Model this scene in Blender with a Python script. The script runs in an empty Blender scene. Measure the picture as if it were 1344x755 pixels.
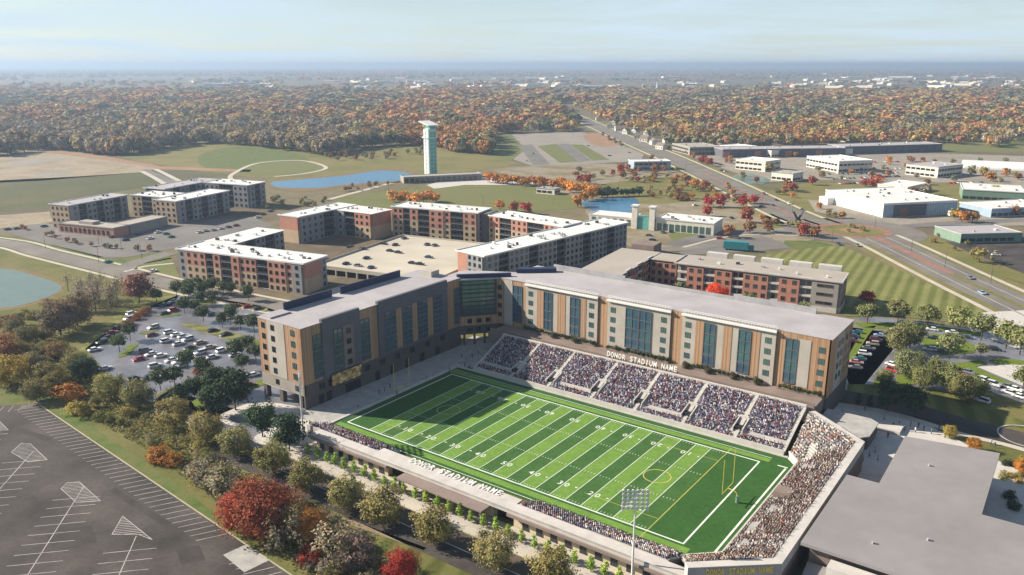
import bpy, math, random
import numpy as np
from mathutils import Vector, Matrix
random.seed(7)
rng = np.random.default_rng(11)
scene = bpy.context.scene
col = scene.collection
R_ = math.radians

# ------------------------------------------------------------------ camera
W, H = 1344, 755
CX, CY, CZ = 119.006, -177.792, 104.818
YAW, PITCH, FPX = R_(-36.1747), R_(15.3811), 1065.034
cam_data = bpy.data.cameras.new('camera')
cam_data.sensor_width = 36
cam_data.lens = FPX / W * 36
cam_data.clip_start = 1
cam_data.clip_end = 90000
cam = bpy.data.objects.new('camera', cam_data)
col.objects.link(cam)
cam.location = (CX, CY, CZ)
cam.rotation_euler = (math.pi / 2 - PITCH, 0, -YAW)
scene.camera = cam

# ------------------------------------------------------------------ world, sun, exposure
SUN_V = Vector((-45.5, -19.0, 27.0)).normalized()      # from the scene towards the sun
SUN_EL = math.asin(SUN_V.z)
SUN_AZ = math.atan2(SUN_V.x, SUN_V.y)
world = bpy.data.worlds.new('World')
scene.world = world
world.use_nodes = True
wn = world.node_tree
wn.nodes.clear()
w_out = wn.nodes.new('ShaderNodeOutputWorld')
w_bg = wn.nodes.new('ShaderNodeBackground')
w_bg.inputs['Strength'].default_value = 0.05
sky = wn.nodes.new('ShaderNodeTexSky')
sky.sky_type = 'NISHITA'
sky.sun_disc = False
sky.sun_elevation = SUN_EL
sky.sun_rotation = SUN_AZ
sky.altitude = 300
sky.air_density = 1.0
sky.dust_density = 0.3
sky.ozone_density = 1.6
# thin high cloud over the whole sky, laid out on a plane overhead
tc = wn.nodes.new('ShaderNodeTexCoord')
sep = wn.nodes.new('ShaderNodeSeparateXYZ')
wn.links.new(tc.outputs['Generated'], sep.inputs[0])
zmax = wn.nodes.new('ShaderNodeMath'); zmax.operation = 'MAXIMUM'; zmax.inputs[1].default_value = 0.0
wn.links.new(sep.outputs['Z'], zmax.inputs[0])
zadd = wn.nodes.new('ShaderNodeMath'); zadd.operation = 'ADD'; zadd.inputs[1].default_value = 0.05
wn.links.new(zmax.outputs[0], zadd.inputs[0])
dx = wn.nodes.new('ShaderNodeMath'); dx.operation = 'DIVIDE'
dy = wn.nodes.new('ShaderNodeMath'); dy.operation = 'DIVIDE'
wn.links.new(sep.outputs['X'], dx.inputs[0]); wn.links.new(zadd.outputs[0], dx.inputs[1])
wn.links.new(sep.outputs['Y'], dy.inputs[0]); wn.links.new(zadd.outputs[0], dy.inputs[1])
cmb = wn.nodes.new('ShaderNodeCombineXYZ')
wn.links.new(dx.outputs[0], cmb.inputs[0]); wn.links.new(dy.outputs[0], cmb.inputs[1])
cn = wn.nodes.new('ShaderNodeTexNoise')
cn.inputs['Scale'].default_value = 0.33
cn.inputs['Detail'].default_value = 8
cn.inputs['Roughness'].default_value = 0.6
cn.inputs['Distortion'].default_value = 0.4
wn.links.new(cmb.outputs[0], cn.inputs['Vector'])
cr = wn.nodes.new('ShaderNodeMapRange')
cr.inputs['From Min'].default_value = 0.40
cr.inputs['From Max'].default_value = 0.72
cr.inputs['To Min'].default_value = 0.0
cr.inputs['To Max'].default_value = 0.7
wn.links.new(cn.outputs['Fac'], cr.inputs['Value'])
cmix = wn.nodes.new('ShaderNodeMix'); cmix.data_type = 'RGBA'
cmix.inputs['B'].default_value = (5.9, 7.3, 8.3, 1)
hz1 = wn.nodes.new('ShaderNodeMath'); hz1.operation = 'MULTIPLY'; hz1.inputs[1].default_value = -7.0
wn.links.new(zmax.outputs[0], hz1.inputs[0])
hz2 = wn.nodes.new('ShaderNodeMath'); hz2.operation = 'EXPONENT'
wn.links.new(hz1.outputs[0], hz2.inputs[0])
hz3 = wn.nodes.new('ShaderNodeMath'); hz3.operation = 'MULTIPLY'; hz3.inputs[1].default_value = 0.6
wn.links.new(hz2.outputs[0], hz3.inputs[0])
hz4 = wn.nodes.new('ShaderNodeMath'); hz4.operation = 'ADD'; hz4.use_clamp = True
wn.links.new(hz3.outputs[0], hz4.inputs[0]); wn.links.new(cr.outputs[0], hz4.inputs[1])
wn.links.new(hz4.outputs[0], cmix.inputs['Factor'])
wn.links.new(sky.outputs[0], cmix.inputs['A'])
wn.links.new(cmix.outputs['Result'], w_bg.inputs['Color'])
wn.links.new(w_bg.outputs[0], w_out.inputs['Surface'])

sun_d = bpy.data.lights.new('sun', 'SUN')
sun_d.energy = 5.0
sun_d.angle = R_(0.55)
sun_d.color = (1.0, 0.89, 0.73)
sun = bpy.data.objects.new('sun', sun_d)
col.objects.link(sun)
sun.rotation_euler = (-SUN_V).to_track_quat('-Z', 'Y').to_euler()
sun.location = (-300, -100, 300)

scene.render.engine = 'CYCLES'
vs = scene.view_settings
vs.view_transform = 'Standard'
vs.look = 'None'
vs.exposure = 1.2
vs.gamma = 1
vs.use_curve_mapping = False
scene.cycles.volume_bounces = 1
scene.cycles.max_bounces = 5
scene.render.resolution_x = 1024
scene.render.resolution_y = 575

# ------------------------------------------------------------------ pixel -> place
_F = Vector((math.cos(PITCH) * math.sin(YAW), math.cos(PITCH) * math.cos(YAW), -math.sin(PITCH)))
_Rr = Vector((math.cos(YAW), -math.sin(YAW), 0))
_U = _Rr.cross(_F)
_C = Vector((CX, CY, CZ))
def ray(px, py):
    return _F + _Rr * ((px - W / 2) / FPX) - _U * ((py - H / 2) / FPX)
def P(px, py, z=0.0):
    d = ray(px, py)
    return _C + d * ((z - CZ) / d.z)
def PJ(x, y, z=0.0):
    d = Vector((x, y, z)) - _C
    k = d.dot(_F)
    return W / 2 + FPX * d.dot(_Rr) / k, H / 2 - FPX * d.dot(_U) / k
def x_at(px, y, z):          # x on the plane y = const, at height z, seen in column px
    a = (px - W / 2) / FPX
    # (d.R) = a (d.F), d = (x-CX, y-CY, z-CZ)
    kx = _Rr.x - a * _F.x
    r = -((_Rr.y - a * _F.y) * (y - CY) + (_Rr.z - a * _F.z) * (z - CZ))
    return CX + r / kx
def y_at(px, x, z):
    a = (px - W / 2) / FPX
    ky = _Rr.y - a * _F.y
    r = -((_Rr.x - a * _F.x) * (x - CX) + (_Rr.z - a * _F.z) * (z - CZ))
    return CY + r / ky
def inside(poly, x, y):
    c = False
    n = len(poly)
    j = n - 1
    for i in range(n):
        xi, yi = poly[i][0], poly[i][1]
        xj, yj = poly[j][0], poly[j][1]
        if (yi > y) != (yj > y) and x < (xj - xi) * (y - yi) / (yj - yi) + xi:
            c = not c
        j = i
    return c

# ------------------------------------------------------------------ materials
MATS = {}
def _mat(name):
    m = bpy.data.materials.new(name)
    m.use_nodes = True
    nt = m.node_tree
    b = nt.nodes['Principled BSDF']
    return m, nt, b
def link(nt, a, b): nt.links.new(a, b)
def noise(nt, scale, detail=4, rough=0.55, coord='pos', vec=None):
    n = nt.nodes.new('ShaderNodeTexNoise')
    n.inputs['Scale'].default_value = scale
    n.inputs['Detail'].default_value = detail
    n.inputs['Roughness'].default_value = rough
    if vec is None:
        g = nt.nodes.new('ShaderNodeNewGeometry')
        vec = g.outputs['Position']
    link(nt, vec, n.inputs['Vector'])
    return n.outputs['Fac']
def ramp(nt, fac, stops):
    r = nt.nodes.new('ShaderNodeValToRGB')
    e = r.color_ramp.elements
    while len(e) < len(stops): e.new(0.5)
    for k, (p, c) in enumerate(stops):
        e[k].position = p
        e[k].color = (*c, 1)
    link(nt, fac, r.inputs[0])
    return r.outputs[0]
def mixc(nt, fac, a, b, mode='MIX'):
    m = nt.nodes.new('ShaderNodeMix'); m.data_type = 'RGBA'; m.blend_type = mode
    for sock, v in (('Factor', fac), ('A', a), ('B', b)):
        if isinstance(v, (int, float)): m.inputs[sock].default_value = v
        elif isinstance(v, tuple): m.inputs[sock].default_value = (*v, 1) if len(v) == 3 else v
        else: link(nt, v, m.inputs[sock])
    return m.outputs['Result']
def math_(nt, op, a, b=None):
    m = nt.nodes.new('ShaderNodeMath'); m.operation = op
    for k, v in enumerate((a, b)):
        if v is None: continue
        if isinstance(v, (int, float)): m.inputs[k].default_value = v
        else: link(nt, v, m.inputs[k])
    return m.outputs[0]
def bump(nt, b, fac, strength=0.3, dist=0.05):
    n = nt.nodes.new('ShaderNodeBump')
    n.inputs['Strength'].default_value = strength
    n.inputs['Distance'].default_value = dist
    link(nt, fac, n.inputs['Height'])
    link(nt, n.outputs[0], b.inputs['Normal'])
def scl(c, k): return tuple(min(1, x * k) for x in c)

def plain(name, c, rough=0.7, var=0.18, scale=0.35, fine=3.0, metal=0.0, spec=0.3):
    if name in MATS: return MATS[name]
    m, nt, b = _mat(name)
    n1 = noise(nt, scale, 5)
    n2 = noise(nt, fine, 3)
    c1 = ramp(nt, n1, [(0.3, scl(c, 1 - var)), (0.7, scl(c, 1 + var))])
    c2 = ramp(nt, n2, [(0.3, (1 - var * .6,) * 3), (0.7, (1 + var * .3 if 1 + var * .3 < 1 else 1,) * 3)])
    link(nt, mixc(nt, 1.0, c1, c2, 'MULTIPLY'), b.inputs['Base Color'])
    b.inputs['Roughness'].default_value = rough
    b.inputs['Metallic'].default_value = metal
    b.inputs['Specular IOR Level'].default_value = spec
    MATS[name] = m
    return m
def ground_mat(name, cols, scale=0.02, fine=0.35, rough=0.95, bumpy=0.0):
    m, nt, b = _mat(name)
    n1 = noise(nt, scale, 7, 0.62)
    n2 = noise(nt, fine, 5, 0.7)
    k = len(cols)
    c1 = ramp(nt, n1, [(0.28 + 0.44 * i / max(1, k - 1), c) for i, c in enumerate(cols)])
    c2 = ramp(nt, n2, [(0.25, (0.62,) * 3), (0.75, (1.0,) * 3)])
    link(nt, mixc(nt, 1.0, c1, c2, 'MULTIPLY'), b.inputs['Base Color'])
    b.inputs['Roughness'].default_value = rough
    b.inputs['Specular IOR Level'].default_value = 0.15
    if bumpy: bump(nt, b, n2, bumpy, 0.4)
    MATS[name] = m
    return m
def stripe_mat(name, c1, c2, ang, period, soft=0.25, scale=0.05):
    m, nt, b = _mat(name)
    g = nt.nodes.new('ShaderNodeNewGeometry')
    d = nt.nodes.new('ShaderNodeVectorMath'); d.operation = 'DOT_PRODUCT'
    link(nt, g.outputs['Position'], d.inputs[0])
    d.inputs[1].default_value = (math.cos(ang) * 2 * math.pi / period, math.sin(ang) * 2 * math.pi / period, 0)
    s = math_(nt, 'SINE', d.outputs['Value'])
    f = nt.nodes.new('ShaderNodeMapRange')
    f.inputs['From Min'].default_value = -soft
    f.inputs['From Max'].default_value = soft
    link(nt, s, f.inputs['Value'])
    n1 = noise(nt, scale, 6, 0.6)
    n2 = noise(nt, 0.8, 4, 0.6)
    base = mixc(nt, f.outputs[0], c1, c2)
    v = ramp(nt, n1, [(0.3, (0.72, 0.70, 0.66)), (0.7, (1, 1, 1))])
    v2 = ramp(nt, n2, [(0.3, (0.8,) * 3), (0.7, (1.0,) * 3)])
    link(nt, mixc(nt, 1, mixc(nt, 1, base, v, 'MULTIPLY'), v2, 'MULTIPLY'), b.inputs['Base Color'])
    b.inputs['Roughness'].default_value = 0.9
    b.inputs['Specular IOR Level'].default_value = 0.15
    MATS[name] = m
    return m
def brick_mat(name, c, mortar, c2=None, sx=0.24, sy=0.075, rough=0.85):
    m, nt, b = _mat(name)
    t = nt.nodes.new('ShaderNodeTexCoord')
    s = nt.nodes.new('ShaderNodeSeparateXYZ')
    link(nt, t.outputs['Object'], s.inputs[0])
    h = math_(nt, 'ADD', s.outputs['X'], s.outputs['Y'])
    cb = nt.nodes.new('ShaderNodeCombineXYZ')
    link(nt, h, cb.inputs[0]); link(nt, s.outputs['Z'], cb.inputs[1])
    k = nt.nodes.new('ShaderNodeTexBrick')
    k.inputs['Scale'].default_value = 1
    k.inputs['Brick Width'].default_value = sx
    k.inputs['Row Height'].default_value = sy
    k.inputs['Mortar Size'].default_value = 0.012
    k.inputs['Color1'].default_value = (*c, 1)
    k.inputs['Color2'].default_value = (*(c2 or scl(c, 0.8)), 1)
    k.inputs['Mortar'].default_value = (*mortar, 1)
    link(nt, cb.outputs[0], k.inputs['Vector'])
    n1 = noise(nt, 0.25, 5)
    v = ramp(nt, n1, [(0.3, (0.82,) * 3), (0.7, (1.0,) * 3)])
    link(nt, mixc(nt, 1, k.outputs['Color'], v, 'MULTIPLY'), b.inputs['Base Color'])
    b.inputs['Roughness'].default_value = rough
    MATS[name] = m
    return m
def wood_mat(name, ca, cb_, cc):
    m, nt, b = _mat(name)
    t = nt.nodes.new('ShaderNodeTexCoord')
    s = nt.nodes.new('ShaderNodeSeparateXYZ')
    link(nt, t.outputs['Object'], s.inputs[0])
    h = math_(nt, 'ADD', s.outputs['X'], s.outputs['Y'])
    brd = math_(nt, 'FLOOR', math_(nt, 'MULTIPLY', h, 3.3))
    wv = nt.nodes.new('ShaderNodeTexWhiteNoise'); wv.noise_dimensions = '1D'
    link(nt, brd, wv.inputs['W'])
    zz = math_(nt, 'MULTIPLY', s.outputs['Z'], 0.25)
    c3 = nt.nodes.new('ShaderNodeCombineXYZ')
    link(nt, math_(nt, 'MULTIPLY', h, 5), c3.inputs[0]); link(nt, zz, c3.inputs[1])
    link(nt, math_(nt, 'MULTIPLY', wv.outputs['Value'], 9), c3.inputs[2])
    g = noise(nt, 1.0, 5, 0.6, vec=c3.outputs[0])
    f = math_(nt, 'ADD', math_(nt, 'MULTIPLY', wv.outputs['Value'], 0.5), math_(nt, 'MULTIPLY', g, 0.5))
    link(nt, ramp(nt, f, [(0.2, ca), (0.5, cb_), (0.8, cc)]), b.inputs['Base Color'])
    b.inputs['Roughness'].default_value = 0.6
    MATS[name] = m
    return m
def glass_mat(name, c, rough=0.08, c2=None):
    m, nt, b = _mat(name)
    n1 = noise(nt, 0.16, 3)
    link(nt, ramp(nt, n1, [(0.35, c), (0.65, c2 or scl(c, 0.55))]), b.inputs['Base Color'])
    b.inputs['Roughness'].default_value = rough
    b.inputs['Specular IOR Level'].default_value = 0.9
    b.inputs['Metallic'].default_value = 0.15
    MATS[name] = m
    return m
def objcol_mat(name, rough=0.35, coat=0.0, tint=False, translucent=False, metal=0.0):
    m, nt, b = _mat(name)
    oi = nt.nodes.new('ShaderNodeObjectInfo')
    c = oi.outputs['Color']
    if tint:
        a = nt.nodes.new('ShaderNodeAttribute'); a.attribute_name = 'tint'
        c = mixc(nt, 1, c, a.outputs['Color'], 'MULTIPLY')
    link(nt, c, b.inputs['Base Color'])
    b.inputs['Roughness'].default_value = rough
    b.inputs['Coat Weight'].default_value = coat
    b.inputs['Metallic'].default_value = metal
    if tint: b.inputs['Specular IOR Level'].default_value = 0.15
    if translucent:
        tr = nt.nodes.new('ShaderNodeBsdfTranslucent')
        link(nt, c, tr.inputs['Color'])
        mx = nt.nodes.new('ShaderNodeMixShader'); mx.inputs[0].default_value = 0.28
        link(nt, b.outputs[0], mx.inputs[1]); link(nt, tr.outputs[0], mx.inputs[2])
        link(nt, mx.outputs[0], nt.nodes['Material Output'].inputs['Surface'])
    MATS[name] = m
    return m
def attr_mat(name, rough=0.8, translucent=0.0):
    m, nt, b = _mat(name)
    a = nt.nodes.new('ShaderNodeAttribute'); a.attribute_name = 'tint'
    link(nt, a.outputs['Color'], b.inputs['Base Color'])
    b.inputs['Roughness'].default_value = rough
    b.inputs['Specular IOR Level'].default_value = 0.15
    if translucent:
        tr = nt.nodes.new('ShaderNodeBsdfTranslucent')
        link(nt, a.outputs['Color'], tr.inputs['Color'])
        mx = nt.nodes.new('ShaderNodeMixShader'); mx.inputs[0].default_value = translucent
        link(nt, b.outputs[0], mx.inputs[1]); link(nt, tr.outputs[0], mx.inputs[2])
        link(nt, mx.outputs[0], nt.nodes['Material Output'].inputs['Surface'])
    MATS[name] = m
    return m

M = MATS
plain('concrete', (0.34, 0.33, 0.32), 0.85)
plain('concrete_light', (0.46, 0.435, 0.41), 0.85, 0.1)
plain('concrete_deck', (0.44, 0.40, 0.33), 0.9, 0.12, 0.05)
plain('roof_grey', (0.34, 0.32, 0.335), 0.8, 0.12, 0.09, 0.6)
plain('roof_white', (0.62, 0.61, 0.59), 0.7, 0.08, 0.08)
plain('roof_tan', (0.33, 0.295, 0.26), 0.85, 0.08, 0.06)
plain('roof_big', (0.23, 0.213, 0.215), 0.8, 0.11, 0.07, 0.4)
plain('parapet_navy', (0.02, 0.028, 0.07), 0.55, 0.15, 0.2)
plain('panel_white', (0.375, 0.345, 0.305), 0.7, 0.1, 0.15)
plain('panel_grey', (0.105, 0.105, 0.125), 0.6, 0.12, 0.3)  # grey darkened to carry the shade on the wing's field side
plain('metal_white', (0.66, 0.65, 0.63), 0.45, 0.08)
plain('metal_dark', (0.035, 0.037, 0.042), 0.5, 0.2)
plain('metal_grey', (0.30, 0.30, 0.31), 0.5, 0.15)
plain('yellow_paint', (0.60, 0.46, 0.08), 0.5, 0.08)
plain('letter_white', (0.66, 0.65, 0.62), 0.6, 0.05)
plain('letter_yellow', (0.72, 0.55, 0.10), 0.6, 0.05)
plain('line_white', (0.60, 0.64, 0.58), 0.8, 0.10, 0.4)
plain('line_yellow', (0.45, 0.42, 0.10), 0.8, 0.12, 0.4)
plain('stall_paint', (0.42, 0.41, 0.39), 0.9, 0.3, 0.3)
plain('kerb', (0.36, 0.31, 0.22), 0.9, 0.15, 0.3)
plain('sidewalk', (0.43, 0.39, 0.33), 0.9, 0.12, 0.12)
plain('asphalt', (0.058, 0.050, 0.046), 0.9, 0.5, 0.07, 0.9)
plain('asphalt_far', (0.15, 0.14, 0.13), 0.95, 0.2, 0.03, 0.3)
plain('asphalt_road', (0.165, 0.15, 0.132), 0.9, 0.2, 0.05, 0.5)
plain('asphalt_wet', (0.165, 0.16, 0.18), 0.3, 0.35, 0.06, 0.5, spec=0.5)
plain('asphalt_brown', (0.085, 0.066, 0.052), 0.9, 0.2, 0.05, 0.5)
plain('asphalt_patch', (0.044, 0.039, 0.037), 0.92, 0.3, 0.2, 1.2)
plain('paver', (0.40, 0.36, 0.33), 0.85, 0.18, 0.2, 1.0)
plain('paver_red', (0.26, 0.135, 0.10), 0.9, 0.2, 0.2, 1.0)
plain('dirt', (0.33, 0.25, 0.17), 0.95, 0.35, 0.02, 0.2)
plain('trunk', (0.10, 0.075, 0.055), 0.95, 0.3, 1.0)
plain('tyre', (0.015, 0.015, 0.016), 0.8, 0.1)
plain('rim', (0.45, 0.45, 0.46), 0.35, 0.1, metal=0.6)
plain('dark_void', (0.012, 0.012, 0.014), 0.9, 0.1)  # near black colour standing in for the shade inside openings
plain('brown_wall', (0.20, 0.155, 0.135), 0.8, 0.15, 0.2)
plain('beige_wall', (0.50, 0.43, 0.32), 0.85, 0.1, 0.2)
plain('rust_fascia', (0.22, 0.17, 0.155), 0.75, 0.12, 0.2)
plain('teal_metal', (0.12, 0.36, 0.32), 0.4, 0.15)
plain('teal_pale', (0.40, 0.56, 0.50), 0.5, 0.12)
plain('blue_wall', (0.26, 0.34, 0.42), 0.6, 0.1)
plain('teal_plastic', (0.03, 0.20, 0.23), 0.5, 0.1)
plain('green_wall', (0.15, 0.23, 0.18), 0.7, 0.1)
plain('cream_wall', (0.62, 0.58, 0.50), 0.8, 0.1)
plain('seat_metal', (0.40, 0.38, 0.36), 0.7, 0.12, 0.3)
brick_mat('brick_dark', (0.085, 0.062, 0.060), (0.12, 0.11, 0.10), (0.060, 0.046, 0.048))
brick_mat('brick_red', (0.42, 0.135, 0.07), (0.40, 0.27, 0.21), (0.34, 0.10, 0.055))
brick_mat('brick_salmon', (0.46, 0.16, 0.09), (0.42, 0.30, 0.24), (0.38, 0.12, 0.07))
brick_mat('brick_tan', (0.46, 0.32, 0.19), (0.45, 0.36, 0.26), (0.38, 0.26, 0.16))
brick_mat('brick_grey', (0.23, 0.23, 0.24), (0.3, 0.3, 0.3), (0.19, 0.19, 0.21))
brick_mat('brick_taupe', (0.28, 0.25, 0.22), (0.3, 0.28, 0.25), (0.24, 0.21, 0.19))
wood_mat('wood_panel', (0.22, 0.12, 0.068), (0.32, 0.19, 0.108), (0.40, 0.26, 0.16))
glass_mat('glass_blue', (0.045, 0.085, 0.14), 0.06, (0.06, 0.13, 0.15))
glass_mat('glass_teal', (0.045, 0.095, 0.10), 0.08, (0.075, 0.14, 0.13))
glass_mat('glass_dark', (0.020, 0.022, 0.026), 0.1)
objcol_mat('car_paint', 0.3, 0.6)
glass_mat('car_glass', (0.02, 0.025, 0.03), 0.05)
objcol_mat('leaf', 0.8, 0, True, True)
attr_mat('leaf_far', 0.85, 0.2)
attr_mat('crowd_cloth', 0.9)

# ------------------------------------------------------------------ mesh building
class MB:
    def __init__(self): self.v = []; self.f = []; self.m = []
    def quad(self, a, b, c, d, mi=0):
        n = len(self.v); self.v += [tuple(a), tuple(b), tuple(c), tuple(d)]; self.f.append((n, n + 1, n + 2, n + 3)); self.m.append(mi)
    def box(self, x0, x1, y0, y1, z0, z1, mi=0, top=None):
        n = len(self.v)
        self.v += [(x0, y0, z0), (x1, y0, z0), (x1, y1, z0), (x0, y1, z0), (x0, y0, z1), (x1, y0, z1), (x1, y1, z1), (x0, y1, z1)]
        for k, f in enumerate(((3, 2, 1, 0), (4, 5, 6, 7), (0, 1, 5, 4), (1, 2, 6, 5), (2, 3, 7, 6), (3, 0, 4, 7))):
            self.f.append(tuple(n + i for i in f)); self.m.append(top if (k == 1 and top is not None) else mi)
        return self
    def prism(self, poly, z0, z1, mi=0, top=None, bottom=True):
        a = sum(poly[i][0] * poly[(i + 1) % len(poly)][1] - poly[(i + 1) % len(poly)][0] * poly[i][1] for i in range(len(poly)))
        if a < 0: poly = poly[::-1]
        n = len(self.v); k = len(poly)
        self.v += [(p[0], p[1], z0) for p in poly] + [(p[0], p[1], z1) for p in poly]
        for i in range(k):
            j = (i + 1) % k
            self.f.append((n + i, n + j, n + k + j, n + k + i)); self.m.append(mi)
        self.f.append(tuple(n + k + i for i in range(k))); self.m.append(mi if top is None else top)
        if bottom: self.f.append(tuple(n + i for i in reversed(range(k)))); self.m.append(mi)
        return self
    def tube(self, pts, rads, seg=6, mi=0, caps=True):
        pts = [Vector(p) for p in pts]
        rings = []
        for i, p in enumerate(pts):
            t = (pts[min(i + 1, len(pts) - 1)] - pts[max(i - 1, 0)]).normalized()
            a = Vector((0, 0, 1)) if abs(t.z) < 0.9 else Vector((1, 0, 0))
            u = t.cross(a).normalized(); w = t.cross(u)
            r = rads[i] if hasattr(rads, '__len__') else rads
            n = len(self.v)
            for k in range(seg):
                an = 2 * math.pi * k / seg
                self.v.append(tuple(p + u * (r * math.cos(an)) + w * (r * math.sin(an))))
            rings.append(n)
        for a, b in zip(rings, rings[1:]):
            for k in range(seg):
                j = (k + 1) % seg
                self.f.append((a + k, b + k, b + j, a + j)); self.m.append(mi)
        if caps:
            self.f.append(tuple(rings[0] + k for k in range(seg))); self.m.append(mi)
            self.f.append(tuple(rings[-1] + k for k in reversed(range(seg)))); self.m.append(mi)
        return self
    def mesh(self, name, mats):
        me = bpy.data.meshes.new(name)
        me.from_pydata(self.v, [], self.f)
        for m in ([mats] if isinstance(mats, str) else mats): me.materials.append(MATS[m])
        if any(self.m): me.polygons.foreach_set('material_index', self.m)
        me.update()
        return me
    def build(self, name, mats, parent=None, loc=(0, 0, 0), rz=0):
        return put(name, self.mesh(name, mats), parent, loc, rz)
def put(name, me, parent=None, loc=(0, 0, 0), rz=0):
    o = bpy.data.objects.new(name, me)
    col.objects.link(o)
    if parent is not None: o.parent = parent
    o.location = loc
    if rz: o.rotation_euler = (0, 0, rz)
    return o
def empty(name, label, cat, loc=(0, 0, 0), rz=0, group=None):
    o = bpy.data.objects.new(name, None)
    o.empty_display_size = 0.5
    col.objects.link(o)
    o.location = loc
    o.rotation_euler = (0, 0, rz)
    return tag(o, label, cat, group)
def tag(o, label=None, cat=None, group=None, kind=None):
    if label: o['label'] = label
    if cat: o['category'] = cat
    if group: o['group'] = group
    if kind: o['kind'] = kind
    return o
_cache = {}
def box_mesh(name, x0, x1, y0, y1, z0, z1, mats='concrete', mi=0, top=None):
    k = (name, round(x0, 3), round(x1, 3), round(y0, 3), round(y1, 3), round(z0, 3), round(z1, 3), mats if isinstance(mats, str) else tuple(mats))
    if k not in _cache: _cache[k] = MB().box(x0, x1, y0, y1, z0, z1, mi, top).mesh(name, mats)
    return _cache[k]
def np_mesh(name, v, f, mats, tint=None, smooth=False):
    """numpy verts (n,3), quads or tris (m,k)"""
    me = bpy.data.meshes.new(name)
    k = f.shape[1]
    me.vertices.add(len(v)); me.vertices.foreach_set('co', np.ascontiguousarray(v, dtype=np.float32).ravel())
    me.loops.add(f.size); me.loops.foreach_set('vertex_index', f.astype(np.int32).ravel())
    me.polygons.add(len(f))
    me.polygons.foreach_set('loop_start', np.arange(0, f.size, k, dtype=np.int32))
    me.update(calc_edges=True)
    for m in ([mats] if isinstance(mats, str) else mats): me.materials.append(MATS[m])
    if tint is not None:
        a = me.attributes.new('tint', 'FLOAT_COLOR', 'POINT')
        c = np.ones((len(v), 4), dtype=np.float32); c[:, :3] = tint
        a.data.foreach_set('color', c.ravel())
    if smooth: me.polygons.foreach_set('use_smooth', np.ones(len(f), dtype=bool))
    return me
def catmull(pts, n=6, closed=False):
    pts = [Vector((p[0], p[1], 0)) for p in pts]
    out = []
    k = len(pts)
    rngi = range(k if closed else k - 1)
    for i in rngi:
        g = (lambda j: pts[j % k]) if closed else (lambda j: pts[min(max(j, 0), k - 1)])
        p0, p1, p2, p3 = g(i - 1), g(i), g(i + 1), g(i + 2)
        for s in range(n):
            t = s / n
            out.append(0.5 * ((2 * p1) + (p2 - p0) * t + (2 * p0 - 5 * p1 + 4 * p2 - p3) * t * t + (3 * p1 - p0 - 3 * p2 + p3) * t ** 3))
    if not closed: out.append(pts[-1])
    return out
def patch(name, px, mat, lvl, smooth=0, world_=False, parent=None, kind='structure'):
    pts = [Vector((p[0], p[1], 0)) if world_ else P(*p) for p in px]
    if smooth: pts = catmull(pts, smooth, True)
    a = sum(pts[i].x * pts[(i + 1) % len(pts)].y - pts[(i + 1) % len(pts)].x * pts[i].y for i in range(len(pts)))
    if a < 0: pts = pts[::-1]
    z = 0.03 * lvl
    b = MB(); b.v = [(p.x, p.y, z) for p in pts]; b.f = [tuple(range(len(pts)))]; b.m = [0]
    o = b.build(name, mat, parent)
    if parent is None: tag(o, kind=kind)
    return o
def ribbon_pts(px, world_=False, smooth=6):
    pts = [Vector((p[0], p[1], 0)) if world_ else P(*p) for p in px]
    return catmull(pts, smooth) if smooth else pts
def ribbon(name, pts, width, mat, lvl, off=0.0, parent=None, z=None, height=0.0, kind='structure'):
    b = MB()
    L = []
    for i, p in enumerate(pts):
        t = (pts[min(i + 1, len(pts) - 1)] - pts[max(i - 1, 0)]).normalized()
        n = Vector((-t.y, t.x, 0))
        L.append((p + n * (off + width / 2), p + n * (off - width / 2)))
    zz = 0.03 * lvl if z is None else z
    for (a, c), (d, e) in zip(L, L[1:]):
        zt = zz + height
        b.quad((c.x, c.y, zt), (e.x, e.y, zt), (d.x, d.y, zt), (a.x, a.y, zt))
        if height:
            b.quad((a.x, a.y, 0), (a.x, a.y, zt), (d.x, d.y, zt), (d.x, d.y, 0))
            b.quad((c.x, c.y, 0), (e.x, e.y, 0), (e.x, e.y, zt), (c.x, c.y, zt))
    o = b.build(name, mat, parent)
    if parent is None: tag(o, kind=kind)
    return o
def text_mesh(s, size, extrude, mat, align='CENTER', space=1.0):
    k = ('text', s, size, extrude, mat)
    if k in _cache: return _cache[k]
    c = bpy.data.curves.new('lettering', 'FONT')
    c.body = s; c.size = size; c.extrude = extrude
    c.space_character = space; c.align_x = align; c.align_y = 'BOTTOM'
    c.resolution_u = 3
    c.offset = size * 0.012
    o = bpy.data.objects.new('lettering', c)
    col.objects.link(o)
    dg = bpy.context.evaluated_depsgraph_get()
    me = bpy.data.meshes.new_from_object(o.evaluated_get(dg))
    bpy.data.objects.remove(o)
    me.materials.clear(); me.materials.append(MATS[mat])
    _cache[k] = me
    return me

def letters(txt, size, extrude, mat, width, parent, origin, rot, lean, direction):
    """each letter of a sign an object of its own, evenly spaced along the sign"""
    n = len(txt); adv = width / n
    for i, ch in enumerate(txt):
        if ch == ' ': continue
        me = text_mesh(ch, size, extrude, mat)
        k = (i - (n - 1) / 2) * adv
        o = put('letter', me, parent, (origin[0] + direction[0] * k, origin[1] + direction[1] * k, origin[2]))
        o.rotation_euler = (lean, 0, rot)
        w = max(v.co.x for v in me.vertices) - min(v.co.x for v in me.vertices)
        o.scale = (min(1.0, adv * 0.8 / w), 1, 1)
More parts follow.
